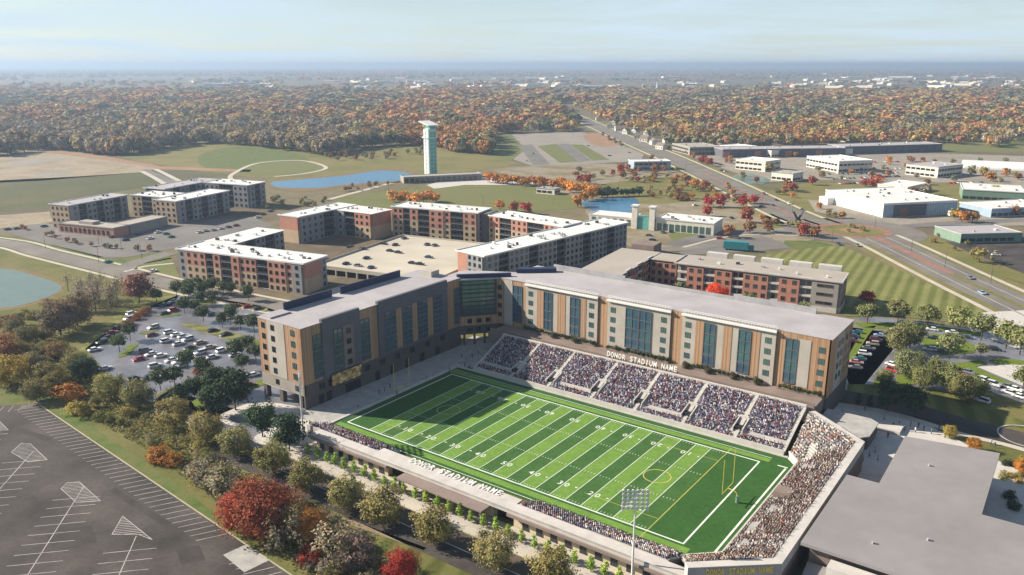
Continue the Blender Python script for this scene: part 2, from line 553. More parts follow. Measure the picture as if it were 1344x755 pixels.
# ================================================================== THE SETTING
ground_mat('ground_far', [(0.13, 0.105, 0.06), (0.11, 0.11, 0.055), (0.19, 0.16, 0.09), (0.13, 0.10, 0.07), (0.24, 0.21, 0.14)], 0.004, 0.09)
ground_mat('grass_olive', [(0.10, 0.11, 0.03), (0.15, 0.145, 0.045), (0.20, 0.17, 0.07)], 0.05, 0.9, bumpy=0.3)
ground_mat('grass_green', [(0.065, 0.10, 0.022), (0.10, 0.145, 0.035), (0.15, 0.155, 0.055), (0.09, 0.12, 0.03)], 0.12, 1.4)
ground_mat('grass_lawn', [(0.13, 0.15, 0.05), (0.16, 0.17, 0.06), (0.17, 0.165, 0.07)], 0.02, 0.5)
ground_mat('grass_hill', [(0.13, 0.14, 0.04), (0.19, 0.17, 0.06), (0.24, 0.20, 0.09)], 0.02, 0.4)
ground_mat('grass_dark', [(0.075, 0.085, 0.035), (0.10, 0.105, 0.045), (0.14, 0.12, 0.06)], 0.012, 0.3)
ground_mat('grass_bright', [(0.115, 0.165, 0.022), (0.15, 0.20, 0.03)], 0.2, 1.0)
ground_mat('soil', [(0.20, 0.165, 0.10), (0.29, 0.235, 0.16), (0.36, 0.30, 0.22), (0.22, 0.20, 0.12)], 0.03, 0.3)
ground_mat('soil_red', [(0.28, 0.16, 0.10), (0.36, 0.24, 0.15)], 0.03, 0.3)
ground_mat('shore', [(0.17, 0.11, 0.06), (0.22, 0.16, 0.075), (0.14, 0.12, 0.05)], 0.08, 0.6)
ground_mat('gravel_grey', [(0.25, 0.23, 0.20), (0.33, 0.30, 0.26)], 0.03, 0.4)
_sd = P(1178, 358) - P(1157, 399)
stripe_mat('lawn_stripes', (0.14, 0.155, 0.042), (0.23, 0.235, 0.085), math.atan2(_sd.y, _sd.x) + math.pi / 2, 5.6, 0.7)
stripe_mat('lawn_stripes_b', (0.13, 0.145, 0.035), (0.22, 0.215, 0.075), R_(-30), 8.0, 0.6)
stripe_mat('lawn_stripes_c', (0.10, 0.115, 0.03), (0.17, 0.17, 0.055), R_(15), 7.0, 0.6)
def water_mat(name, c, r):
    m, nt, b = _mat(name)
    n = noise(nt, 0.12, 4)
    link(nt, ramp(nt, n, [(0.3, scl(c, 0.85)), (0.7, c)]), b.inputs['Base Color'])
    b.inputs['Roughness'].default_value = r
    b.inputs['Specular IOR Level'].default_value = 0.5
    bump(nt, b, noise(nt, 0.7, 4), 0.15, 0.2)
    MATS[name] = m
water_mat('water_green', (0.12, 0.165, 0.135), 0.35)
water_mat('water_blue', (0.05, 0.16, 0.28), 0.25)

# ground: rings so that the sheet reaches the horizon with sane triangles
g = MB()
S = 42000
g.quad((-S, -S, -0.02), (S, -S, -0.02), (S, S, -0.02), (-S, S, -0.02))
tag(g.build('ground', 'ground_far'), kind='structure')

patch('meadow', [(-700, 560), (-40, 330), (60, 335), (345, 398), (700, 380), (1500, 560), (1800, 900), (600, 1100), (-900, 1100)], 'grass_olive', 1)
# --- left
patch('grass_verge', [(-250, 318), (-60, 300), (0, 308), (70, 322), (150, 341), (220, 330), (225, 340), (160, 352), (60, 331), (-250, 330)], 'grass_green', 2)
pond = patch('pond_shore', [(-120, 351), (0, 350.5), (48, 359), (82, 372.5), (83, 382.5), (57, 396), (0, 408), (-120, 410)], 'shore', 2, 5)
patch('pond', [(-110, 354), (0, 353), (45, 362), (78, 374), (78, 382), (52, 394), (0, 405), (-110, 406)], 'water_green', 3, 5)
rd = ribbon_pts([(-150, 302), (0, 318), (60, 333), (150, 355), (230, 375), (345, 399), (440, 416), (560, 436)])
ribbon('road', rd, 13, 'asphalt_road', 3)
ribbon('sidewalk', rd, 2.2, 'sidewalk', 4, off=9.0)
ribbon('sidewalk', rd, 2.2, 'sidewalk', 4, off=-9.0)
rd2 = ribbon_pts([(155, 355), (185, 343), (225, 332)], smooth=4)
ribbon('road', rd2, 11, 'asphalt_road', 5)
patch('lawn', [(160, 352), (225, 338), (236, 364), (200, 362)], 'grass_lawn', 2)
ribbon('footpath', ribbon_pts([(163, 357), (190, 350), (228, 346)], smooth=4), 2.5, 'sidewalk', 4)
patch('striped_lawn', [(98, 465), (140, 425), (185, 385), (235, 388), (225, 402), (200, 404), (165, 428), (120, 462)], 'lawn_stripes_b', 3)
lot_left = patch('car_park', [(112, 458), (140, 436), (172, 415), (205, 399), (240, 385), (345, 402), (420, 428), (420, 520), (330, 560), (250, 545), (190, 525), (150, 500)], 'asphalt_wet', 3)
for nm, pl, mt in (
    ('planted_island', [(236, 425), (262, 427), (300, 436), (342, 447), (342, 456), (300, 446), (256, 434)], 'lawn_stripes_b'),
    ('planted_island', [(155, 466), (175, 459), (172, 466), (156, 470)], 'grass_bright'),
    ('planted_island', [(160, 459), (178, 451), (182, 453), (170, 461)], 'grass_bright'),
    ('planted_island', [(182, 438), (205, 431), (208, 434), (190, 441)], 'grass_green'),
    ('planted_island', [(203, 415), (235, 411), (238, 414), (215, 417)], 'grass_green'),
    ('planted_island', [(232, 396), (285, 393), (283, 399), (245, 402)], 'lawn_stripes_b'),
    ('planted_island', [(300, 398), (352, 405), (350, 410), (305, 403)], 'lawn_stripes_b'),
    ('planted_island', [(203, 520), (225, 509), (250, 500), (275, 495), (296, 494), (290, 499), (260, 504), (230, 516), (206, 530)], 'grass_olive'),
    ('planted_island', [(252, 528), (268, 518), (280, 520), (276, 533), (258, 538)], 'grass_bright'),
    ('planted_island', [(325, 505), (345, 498), (348, 505), (330, 512)], 'grass_bright')):
    pts = [P(*p) for p in pl]
    o = MB().prism([(p.x, p.y) for p in pts], 0.0, 0.22, 0).build(nm, [mt])
    tag(o, kind='structure')
ribbon('low_wall', ribbon_pts([(203, 532), (212, 522), (230, 514), (262, 504)], smooth=4), 0.5, 'metal_dark', 0, z=0, height=1.0)
# forecourt in front of the wing
patch('forecourt', [(196, 540), (250, 520), (300, 535), (345, 545), (400, 575), (400, 605), (340, 590), (280, 570)], 'asphalt_wet', 3)
patch('plaza_paving', [(287, 548), (300, 540), (342, 528), (420, 540), (470, 560), (430, 590), (372, 572), (345, 560), (310, 560), (292, 555)], 'concrete_light', 5, 3)
patch('paving_circle', [(300, 549), (318, 543), (335, 546), (330, 554), (312, 556)], 'asphalt_wet', 6, 4)
patch('plaza_paving', [(332, 577), (345, 568), (375, 562), (420, 575), (470, 600), (440, 600), (395, 588), (372, 588), (340, 584)], 'concrete_light', 6, 3)

patch('plaza_paving', [(-73, -31), (-57.5, -31), (-57.5, 31), (-50, 36), (-50, 62), (-75, 62)], 'concrete', 7, world_=True)
# --- near road, walk and planting strip in front of the stadium
wy = -47.9
patch('planting_strip', [(-52, -41.2), (90, -41.2), (90, -47), (-52, -47)], 'paver', 4, world_=True)
patch('paving_band', [(-52, -41.2), (95, -41.2), (95, -43.6), (-52, -43.6)], 'sidewalk', 5, world_=True)
patch('stadium_walk', [(-58, -44.6), (-46, -47), (95, -47.1), (95, -50.0), (-46, -50.0), (-62, -48.8)], 'sidewalk', 5, world_=True)
patch('road_shoulder', [(-60, -50.4), (95, -50.4), (95, -56), (-60, -56)], 'asphalt_brown', 4, world_=True)
patch('near_road', [(-75, -55.8), (95, -55.8), (95, -61.5), (-75, -61.5)], 'asphalt', 5, world_=True)
patch('lane_line', [(-60, -55.95), (95, -55.95), (95, -55.6), (-60, -55.6)], 'stall_paint', 7, world_=True)
patch('striped_verge', [(-58, -61.6), (95, -61.6), (95, -72), (-50, -72)], 'lawn_stripes_c', 4, world_=True)
patch('footpath', [(240, 585), (262, 590), (285, 608), (318, 628), (360, 650), (480, 690), (560, 720), (556, 723), (470, 693), (350, 652), (312, 631), (280, 612), (258, 594)], 'dirt', 5)

# --- foreground car park
E0, E1 = P(48, 530), P(380, 755)
ed = (E1 - E0).normalized()
en = Vector((ed.y, -ed.x, 0))            # away from the trees, into the lot
far_c = E0
lot = patch('parking_lot', [(E0.x, E0.y), (E1.x + ed.x * 60, E1.y + ed.y * 60), (20, -240), (-330, -240), (-330, E0.y - 60), (P(0, 533).x - 70, P(0, 533).y - 28), (P(0, 533).x, P(0, 533).y)], 'asphalt', 3, world_=True)
patch('grass_strip', [(-200, 480), (0, 510), (60, 512), (120, 560), (240, 640), (330, 715), (420, 775), (360, 775), (50, 525), (0, 532), (-200, 520)], 'grass_green', 2)
kerb = ribbon('kerb', [E0 - ed * 1, E1 + ed * 50], 0.35, 'kerb', 0, off=0.2, z=0, height=0.14)
sl = P(163, 606.7) - P(128, 613)
sl = (P(128, 613) - P(163, 606.7)).normalized()
line_me = box_mesh('stall_line', -0.07, 0.07, 0, 6.6, 0.0, 0.012, 'stall_paint')
def stall(p, d, ln=6.6, name='stall_line', w=0.07):
    me = box_mesh(name, -w, w, 0, ln, 0.0, 0.012, 'stall_paint')
    return put(name, me, lot, (p.x, p.y, 0.092), math.atan2(-d.x, d.y))
L = (E1 - E0).length
s = 3.0
pad = P(306, 722)
while s < L + 30:
    p = E0 + ed * s
    if not (-6 < (p - pad).dot(ed) < 6.5): stall(p + en * 0.4, sl)
    s += 2.78
# row along the top edge
for k in range(14):
    p = P(44, 531) + (P(0, 534) - P(44, 531)).normalized() * (2.8 * k + 3)
    stall(p, (P(-4, 545) - P(6, 534)).normalized(), 5.0)
for k in range(7):
    p = P(28 + 3.6 * k, 537.5 - 1.1 * k)
    stall(p, (P(36 + 4 * k, 530) - P(28 + 3.6 * k, 537.5 - 1.1 * k)).normalized(), 3.5)
pq = [P(293, 729), P(323, 715), P(353, 736), P(321, 752)]
MB().prism([(p.x, p.y) for p in pq], 0.08, 0.13).build('concrete_pad', 'concrete', lot)
# medians: painted islands with a centre line and stalls to both sides
isl = [([(15, 594), (28, 582), (40, 583), (62, 604), (37, 607)], (43.5, 593), (0, 642), 0),
       ([(80, 642), (88, 634), (104, 633), (132, 658), (100, 660)], (110, 639), (37, 754), 1),
       ([(147, 702), (161, 678), (176, 690), (200, 709), (182, 702)], (179, 704), (152, 765), 2),
       ([(-22, 560), (-10, 553), (0, 554), (11, 565), (-8, 567)], (-2, 560), (-40, 590), 3)]
sd = (P(122, 673) - P(55, 679)).normalized()
for poly, c0, c1, k in isl:
    pts = [P(*p) for p in poly]
    nn = len(pts)
    for a, b_ in zip(pts, pts[1:] + pts[:1]):
        d = b_ - a
        stall(a, d.normalized(), d.length, 'island_outline', 0.08)
    # hatch
    xs = [p.dot(ed) for p in pts]
    for q in range(15):
        t = (q + .5) / 15
        b0 = min(p.dot(sd.cross(Vector((0, 0, 1)))) for p in pts); b1 = max(p.dot(sd.cross(Vector((0, 0, 1)))) for p in pts)
        off = b0 + (b1 - b0) * t
        nv = sd.cross(Vector((0, 0, 1)))
        cr_ = []
        for a, b_ in zip(pts, pts[1:] + pts[:1]):
            da, db = a.dot(nv) - off, b_.dot(nv) - off
            if da * db < 0: cr_.append(a + (b_ - a) * (da / (da - db)))
        if len(cr_) == 2:
            d = cr_[1] - cr_[0]
            if d.length > 0.3: stall(cr_[0], d.normalized(), d.length, 'hatch_line', 0.07)
    A, B = P(*c0), P(*c1)
    d = (B - A); ext = d.normalized()
    stall(A, ext, d.length + 30, 'centre_line', 0.09)
    n = int((d.length + 30) / 4.0)
    for q in range(1, n + 1):
        p = A + ext * (q * 4.0 + 2)
        stall(p, sd, 5.6); stall(p, -sd, 5.6)
for pl in ([(60, 700), (120, 690), (128, 712), (70, 722)], [(20, 560), (70, 575), (66, 582), (18, 566)], [(150, 640), (230, 690), (222, 696), (144, 646)], [(230, 720), (262, 716), (270, 736), (238, 742)]):
    pts = [P(*p) for p in pl]
    b = MB(); b.v = [(p.x, p.y, 0.096) for p in pts]; b.f = [(0, 1, 2, 3)]; b.m = [0]
    a_ = (pts[1] - pts[0]).cross(pts[2] - pts[0]).z
    if a_ < 0: b.f = [(3, 2, 1, 0)]
    b.build('asphalt_repair', 'asphalt_patch', lot)
# low post with a white cap at the corner of the lot
sp = P(51, 531)
post = MB().tube([(0, 0, 0), (0, 0, 1.3)], 0.16, 8).tube([(0, 0, 1.3), (0, 0, 1.55)], [0.3, 0.24], 8, 1).build('marker_post', ['metal_grey', 'metal_white'], None, (sp.x, sp.y, 0))
tag(post, 'short white capped post at the corner of the empty striped parking lot', 'post')

# --- mid distance, left
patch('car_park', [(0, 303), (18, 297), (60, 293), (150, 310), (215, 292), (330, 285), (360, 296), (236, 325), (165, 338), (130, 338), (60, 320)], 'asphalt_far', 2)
patch('field_plot', [(-260, 250), (-60, 240), (100, 232), (190, 226), (215, 243), (80, 262), (60, 275), (-100, 285), (-300, 300)], 'grass_dark', 2)
patch('building_plot', [(-300, 250), (-250, 215), (0, 200), (60, 193), (100, 200), (215, 218), (190, 226), (60, 237), (-100, 245)], 'soil', 2)
patch('building_plot', [(-100, 300), (-80, 288), (40, 280), (65, 278), (70, 292), (0, 300)], 'soil', 3)
patch('foundation_plot', [(20, 213), (60, 207), (95, 208), (40, 217), (0, 221)], 'gravel_grey', 3)
patch('foundation_plot', [(45, 228), (90, 223), (92, 229), (50, 232)], 'gravel_grey', 3)
patch('dirt_track', [(30, 193), (100, 200), (160, 209), (215, 219), (330, 223), (328, 226), (215, 223), (150, 212), (60, 200)], 'soil_red', 4)
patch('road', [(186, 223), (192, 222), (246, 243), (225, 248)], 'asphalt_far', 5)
ribbon('sidewalk', ribbon_pts([(186, 225), (205, 235), (225, 248)], smooth=3), 5, 'sidewalk', 6)
ribbon('sidewalk', ribbon_pts([(204, 222), (222, 231), (246, 243)], smooth=3), 5, 'sidewalk', 6)
patch('hillside', [(150, 205), (270, 186), (330, 190), (430, 203), (560, 190), (640, 196), (680, 215), (560, 235), (520, 225), (440, 245), (330, 232), (215, 219)], 'grass_hill', 2)
patch('meadow_slope', [(270, 200), (330, 192), (400, 205), (390, 218), (300, 224), (262, 216)], 'grass_green', 3, 4)
patch('lawn_oval', [(312, 222), (345, 213), (395, 212), (423, 221), (405, 227), (330, 229)], 'grass_lawn', 4, 4)
ribbon('footpath', ribbon_pts([(330, 248), (303, 235), (310, 226), (340, 214), (395, 211), (428, 220), (400, 228), (360, 232)]), 4.5, 'sidewalk', 5)
patch('pond_shore', [(350, 240), (375, 235), (450, 229), (500, 221), (545, 226), (535, 238), (450, 246), (400, 252), (360, 247)], 'shore', 4, 4)
patch('pond', [(356, 240), (380, 237), (450, 231), (500, 224), (538, 228), (530, 236), (450, 243), (415, 247), (365, 246)], 'water_blue', 5, 4)
patch('lawn', [(440, 262), (470, 256), (620, 241), (705, 245), (760, 262), (752, 274), (640, 278), (480, 272)], 'grass_lawn', 3, 4)
ribbon('footpath', ribbon_pts([(432, 262), (470, 252), (530, 238), (600, 236), (700, 240)]), 5, 'sidewalk', 4)
patch('terrace', [(560, 243), (585, 237), (640, 233), (700, 238), (700, 243), (610, 243), (570, 248)], 'concrete_light', 5)
ground_mat('park_mix', [(0.15, 0.14, 0.06), (0.22, 0.18, 0.10), (0.30, 0.26, 0.20), (0.20, 0.16, 0.08)], 0.03, 0.4)
ground_mat('lot_warm', [(0.24, 0.215, 0.18), (0.32, 0.285, 0.24), (0.22, 0.20, 0.17)], 0.02, 0.3)
patch('parkland', [(640, 222), (740, 215), (840, 215), (960, 240), (1040, 285), (1090, 310), (1000, 330), (840, 330), (780, 300), (760, 262)], 'park_mix', 2)
patch('parkland', [(760, 255), (800, 240), (900, 232), (960, 250), (930, 262), (850, 268), (790, 262)], 'grass_hill', 3, 3)
patch('pond', [(765, 265), (780, 262), (810, 260), (836, 262), (834, 276), (800, 281), (770, 274)], 'water_blue', 5, 4)
patch('lawn', [(880, 306), (930, 303), (955, 308), (905, 318), (885, 316)], 'grass_lawn', 4, 3)
patch('lawn', [(1030, 316), (1075, 318), (1095, 324), (1060, 330), (1035, 324)], 'grass_green', 5, 2)
patch('lawn', [(1000, 285), (1035, 278), (1050, 292), (1010, 300)], 'grass_lawn', 4, 2)
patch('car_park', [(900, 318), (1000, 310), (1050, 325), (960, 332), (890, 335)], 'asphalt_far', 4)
# plots beside the avenue
patch('gravel_yard', [(640, 178), (760, 173), (850, 196), (840, 212), (700, 218), (660, 205)], 'gravel_grey', 3)
patch('plot_strip', [(640, 178), (672, 177), (690, 196), (670, 212), (640, 205)], 'grass_lawn', 4)
patch('plot_strip', [(680, 191), (698, 190), (722, 216), (700, 217)], 'asphalt_far', 5)
patch('plot_strip', [(705, 192), (730, 189), (762, 212), (735, 214)], 'grass_lawn', 5)
patch('plot_strip', [(730, 190), (746, 189), (776, 211), (760, 213)], 'asphalt_far', 6)
patch('plot_strip', [(748, 190), (765, 190), (800, 210), (778, 211)], 'grass_lawn', 5)
patch('dirt_mound', [(765, 178), (790, 175), (822, 188), (800, 193), (778, 190)], 'soil_red', 5, 2)
# --- the avenue and roundabout
av = ribbon_pts([(748, 150), (775, 162), (820, 182), (870, 203), (905, 219), (950, 240), (1000, 264), (1045, 285), (1090, 300)])
ribbon('avenue_verge', av, 46, 'grass_hill', 4)
ribbon('avenue', av, 25, 'asphalt_road', 6)
ribbon('sidewalk', av, 3, 'sidewalk', 7, off=17)
ribbon('sidewalk', av, 3, 'sidewalk', 7, off=-17)
ribbon('median', av[26:], 3.0, 'paver_red', 7)
av2 = ribbon_pts([(1142, 309), (1175, 324), (1220, 346), (1280, 375), (1344, 405), (1480, 470)])
ribbon('avenue_verge', av2, 48, 'grass_hill', 4)
ribbon('avenue', av2, 25, 'asphalt_road', 6)
ribbon('sidewalk', av2, 3.0, 'sidewalk', 8, off=17)
ribbon('sidewalk', av2, 3.0, 'sidewalk', 8, off=-18)
ribbon('median', av2[:16], 4.2, 'paver_red', 8)
ribbon('median', av2[15:], 3.0, 'grass_hill', 8)
ribbon('lane_line', av2, 0.5, 'stall_paint', 9, off=7)
ribbon('lane_line', av2, 0.5, 'stall_paint', 9, off=-7)
rc = P(1119, 303)
def disc(name, c, r, mat, lvl, n=40):
    return patch(name, [(c.x + r * math.cos(2 * math.pi * k / n), c.y + r * math.sin(2 * math.pi * k / n)) for k in range(n)], mat, lvl, world_=True)
disc('roundabout', rc, 44, 'asphalt_road', 7)
disc('roundabout_apron', rc, 24, 'paver_red', 9)
disc('roundabout_island', rc, 19, 'grass_hill', 11)
disc('roundabout_centre', rc, 8, 'soil_red', 12)
sr = ribbon_pts([(1080, 305), (1040, 306), (1000, 304), (940, 308), (880, 322)])
ribbon('side_road', sr, 12, 'asphalt_far', 6)
ribbon('sidewalk', sr, 2.2, 'sidewalk', 7, off=9)
er = ribbon_pts([(1150, 300), (1200, 297), (1270, 292), (1400, 288)])
ribbon('side_road', er, 12, 'asphalt_far', 6)
patch('striped_lawn', [(1005, 336), (1030, 330), (1075, 325), (1102, 323), (1140, 338), (1200, 364), (1300, 409), (1290, 418), (1230, 414), (1120, 404), (1060, 400)], 'lawn_stripes', 6)
patch('verge', [(1172, 318), (1205, 306), (1240, 315), (1290, 342), (1400, 372), (1400, 392), (1280, 350), (1210, 332)], 'grass_hill', 5)
patch('car_park', [(1240, 318), (1400, 302), (1500, 320), (1500, 390), (1344, 360)], 'asphalt', 6)
# --- right hand lots
patch('car_park', [(1090, 425), (1140, 415), (1180, 420), (1290, 434), (1400, 445), (1500, 520), (1344, 530), (1260, 500), (1240, 520), (1120, 525)], 'asphalt_wet', 3)
for pl, mt in (([(1112, 470), (1134, 430), (1150, 428), (1140, 440), (1118, 475)], 'grass_bright'),
               ([(1118, 424), (1200, 424), (1290, 437), (1290, 442), (1200, 430), (1180, 434), (1130, 430)], 'grass_bright'),
               ([(1208, 446), (1225, 438), (1262, 445), (1282, 456), (1278, 464), (1240, 466), (1215, 458)], 'grass_bright'),
               ([(1245, 478), (1285, 474), (1296, 478), (1280, 482), (1330, 505), (1345, 512), (1340, 517), (1280, 492)], 'grass_bright'),
               ([(1298, 474), (1310, 470), (1344, 474), (1344, 480), (1312, 478)], 'grass_bright'),
               ([(1175, 495), (1200, 484), (1214, 492), (1200, 505), (1180, 508)], 'grass_bright'),
               ([(1145, 500), (1155, 496), (1165, 512), (1150, 508)], 'grass_bright')):
    pts = [P(*p) for p in pl]
    tag(MB().prism([(p.x, p.y) for p in pts], 0.0, 0.22, 0).build('planted_island', [mt]), kind='structure')
patch('striped_lawn', [(1112, 505), (1180, 505), (1240, 515), (1300, 540), (1400, 570), (1344, 562), (1260, 552), (1170, 528), (1112, 518)], 'lawn_stripes_c', 5)
patch('lawn', [(1095, 395), (1180, 404), (1290, 418), (1292, 428), (1180, 416), (1110, 416)], 'grass_lawn', 5)
patch('pale_court', [(1289, 411), (1344, 408), (1440, 412), (1460, 472), (1344, 462), (1300, 446)], 'concrete_light', 9)
patch('pale_court', [(1282, 482), (1344, 478), (1420, 490), (1420, 520), (1344, 508)], 'concrete_light', 6)
# shaded plaza and street right of the residence
patch('plaza_paving', [(61, 96), (61, 20), (180, 20), (180, 44), (110, 62)], 'concrete_light', 4, world_=True)
er2 = ribbon_pts([(1095, 520), (1150, 528), (1210, 542), (1270, 560), (1344, 578), (1450, 610)])
ribbon('street', er2, 11, 'asphalt', 6)
ribbon('sidewalk', er2, 2.5, 'sidewalk', 7, off=-7.2)
tcn = P(1350, 574)
tr_ = MB()
for k in range(36):
    a0, a1 = 2 * math.pi * k / 36, 2 * math.pi * (k + 1) / 36
    tr_.quad(*[(tcn.x + r * math.cos(a), tcn.y + r * math.sin(a), 0.24) for r, a in ((7.6, a0), (8.1, a0), (8.1, a1), (7.6, a1))])
tag(tr_.build('street_circle_line', 'stall_paint'), kind='structure')
# office park
patch('car_park', [(905, 205), (1010, 200), (1110, 198), (1344, 205), (1500, 215), (1500, 262), (1250, 240), (1060, 236), (1000, 240), (960, 225)], 'lot_warm', 3)
patch('verge', [(985, 255), (1060, 240), (1250, 240), (1420, 262), (1420, 290), (1150, 296), (1060, 275)], 'grass_hill', 3)
patch('loading_yard', [(1060, 262), (1240, 284), (1344, 284), (1400, 296), (1150, 298), (1070, 278)], 'lot_warm', 5)
patch('pond', [(960, 232), (985, 228), (1010, 236), (1000, 242), (972, 240)], 'water_green', 5, 3)
patch('far_field', [(1225, 188), (1344, 184), (1500, 190), (1500, 212), (1344, 200), (1240, 200)], 'grass_lawn', 4)
patch('back_court', [(-95, 86), (64, 92), (64, 164), (-95, 164)], 'concrete', 3, world_=True)
patch('street_behind', [(-175, 64), (-95, 78), (-95, 95), (-140, 110), (-175, 84)], 'sidewalk', 3, world_=True)
ribbon('street', ribbon_pts([(60, 170), (-30, 158), (-80, 160), (-105, 200), (-60, 290)], world_=True), 11, 'asphalt_road', 5)

# ================================================================== FOOTBALL FIELD
ground_mat('turf_base', [(0.032, 0.098, 0.020), (0.042, 0.12, 0.026)], 0.15, 0.8)
ground_mat('turf_light', [(0.13, 0.25, 0.042), (0.175, 0.31, 0.058)], 0.15, 0.8)
ground_mat('turf_dark', [(0.042, 0.112, 0.026), (0.064, 0.15, 0.036)], 0.15, 0.8)
YD = 0.9144
FX, FY = 60 * YD, 24.38
field = MB().prism([(-57.6, -29.5), (58, -29.5), (63.4, -24.6), (63.4, 27.6), (60.4, 30.8), (-57.6, 30.8)], -0.01, 0.20).build('football_field', 'turf_base')
tag(field, kind='structure')
for k in range(20):
    x0 = -50 * YD + k * 5 * YD
    me = box_mesh('turf_panel', 0, 5 * YD - 0.02, -FY, FY, 0.0, 0.02, 'turf_light' if k % 2 == 0 else 'turf_dark')
    put('turf_panel', me, field, (x0 + 0.01, 0, 0.19))
me = box_mesh('side_panel', -57, 57, 0, 2.2, 0, 0.015, 'turf_light')
put('side_panel', me, field, (0, -27.6, 0.19)); put('side_panel', me, field, (0, 25.6, 0.19))
def fline(name, x0, x1, y0, y1, mat='line_white', z=0.212):
    return put(name, box_mesh(name, 0, x1 - x0, 0, y1 - y0, 0, 0.008, mat), field, (x0, y0, z))
for k in range(21):
    x = -50 * YD + k * 5 * YD
    if k == 0 or k == 20: continue
    fline('yard_line', x - 0.09, x + 0.09, -FY, FY)
for sx in (-1, 1):
    fline('goal_line', sx * 50 * YD - 0.1, sx * 50 * YD + 0.1, -FY - 3 * (sx > 0), FY + 3 * (sx > 0), 'line_yellow' if sx > 0 else 'line_white')
    fline('end_line', sx * FX - 0.22, sx * FX + 0.22, -FY - 0.22, FY + 0.22)
for sy in (-1, 1):
    fline('side_line', -FX, FX, sy * FY - 0.22, sy * FY + 0.22, z=0.216)
fline('outer_line', 61.7, 62.2, -24.9, 24.6)
fline('outer_line', 59.6, 62.3, 25.0, 25.5)
for yv in (-8.13, 8.13):
    b = MB()
    for k in range(-49, 50):
        b.box(k * YD - 0.06, k * YD + 0.06, yv - 0.32, yv + 0.32, 0, 0.008)
    b.build('hash_marks', 'line_white', field, (0, 0, 0.214))
for yv in (-FY + 1.0, FY - 1.0):
    b = MB()
    for k in range(-49, 50): b.box(k * YD - 0.05, k * YD + 0.05, yv - 0.3, yv + 0.3, 0, 0.008)
    b.build('hash_marks', 'line_white', field, (0, 0, 0.214))
for k, t in enumerate(['1 0', '2 0', '3 0', '4 0', '5 0', '4 0', '3 0', '2 0', '1 0']):
    x = (k - 4) * 10 * YD
    me = text_mesh(t, 2.6, 0.004, 'line_white')
    put('yard_number', me, field, (x, -FY + 5.6, 0.222))
    put('yard_number', me, field, (x, FY - 5.6, 0.222), math.pi)
    if k != 4:
        b = MB(); s_ = -1 if k < 4 else 1
        b.v = [(0, -0.3, 0), (0, 0.3, 0), (s_ * 0.9, 0, 0)]; b.f = [(0, 1, 2) if s_ < 0 else (0, 2, 1)]; b.m = [0]
        me = b.mesh('number_arrow', 'line_white')
        put('number_arrow', me, field, (x + s_ * 3.4, -FY + 7.2, 0.224)); put('number_arrow', me, field, (x + s_ * 3.4, FY - 7.2, 0.224))
def ring(name, cx, cy, r, w, mat):
    b = MB()
    for k in range(32):
        a0, a1 = 2 * math.pi * k / 32, 2 * math.pi * (k + 1) / 32
        b.quad(*[(rr * math.cos(a), rr * math.sin(a), 0) for rr, a in ((r - w, a0), (r + w, a0), (r + w, a1), (r - w, a1))])
    b.build(name, mat, field, (cx, cy, 0.226))
ring('crease_circle', 36, 0.5, 3.6, 0.13, 'line_yellow')
ring('crease_circle', -36, 0.5, 3.6, 0.13, 'line_yellow')
for yy in (-18.2, 18.2):
    for x0, x1 in ((25, 45.5), (-45.5, -25)): fline('box_line', x0, x1, yy - 0.06, yy + 0.06, 'line_yellow')
fline('edge_line', -57, 57, -28.9, -28.7); fline('edge_line', -57, 57, 28.3, 28.5)
# border kerbs round the turf
for nm, a, b_ in (('turf_kerb', (-57.9, 30.9), (60.4, 30.9)), ('turf_kerb', (-57.9, -29.5), (-57.9, 30.9)), ('turf_kerb', (60.5, 30.9), (63.5, 27.7))):
    ribbon(nm, [Vector((*a, 0)), Vector((*b_, 0))], 0.9, 'concrete_light', 0, off=0.45, parent=field, z=0, height=0.5)

# goal posts
def goal_post(x, s, label):
    g_ = empty('goal_post', label, 'goal post', (x, 0, 0.2), 0)
    b = MB().tube([(s * 2.6, 0, 0), (s * 2.6, 0, 1.6), (s * 2.35, 0, 2.5), (s * 1.6, 0, 3.0), (0, 0, 3.1)], 0.11, 8)
    b.build('gooseneck', 'yellow_paint', g_)
    MB().tube([(s * 2.6, 0, 0), (s * 2.6, 0, 1.9)], 0.38, 10).build('base_pad', 'green_wall', g_)
    MB().tube([(0, -3.56, 3.1), (0, 3.56, 3.1)], 0.09, 8).build('crossbar', 'yellow_paint', g_)
    for sy in (-1, 1):
        MB().tube([(0, sy * 3.5, 3.1), (0, sy * 3.5, 12.2)], 0.08, 8).build('upright', 'yellow_paint', g_)
goal_post(FX + 0.5, 1, 'yellow goal post on the end of the field beside the curved crowd stand')
goal_post(-FX - 0.5, -1, 'yellow goal post at the shaded end of the field by the residence wing')
# ================================================================== CROWD
PAL = [(0.03, 0.035, 0.06), (0.02, 0.02, 0.025), (0.06, 0.06, 0.14), (0.30, 0.30, 0.36), (0.55, 0.55, 0.58), (0.14, 0.13, 0.20),
       (0.25, 0.06, 0.05), (0.10, 0.10, 0.22), (0.05, 0.04, 0.08), (0.42, 0.40, 0.44), (0.20, 0.16, 0.18)]
PAL_W = [(0.50, 0.46, 0.42), (0.60, 0.58, 0.55), (0.34, 0.29, 0.25), (0.30, 0.08, 0.07), (0.45, 0.43, 0.42), (0.03, 0.03, 0.035), (0.22, 0.18, 0.15), (0.36, 0.27, 0.24), (0.13, 0.125, 0.15),
         (0.42, 0.38, 0.31), (0.20, 0.20, 0.26), (0.58, 0.55, 0.53), (0.06, 0.06, 0.08), (0.25, 0.24, 0.25)]
SKIN = [(0.45, 0.27, 0.19), (0.52, 0.34, 0.25), (0.22, 0.12, 0.08), (0.40, 0.25, 0.18)]
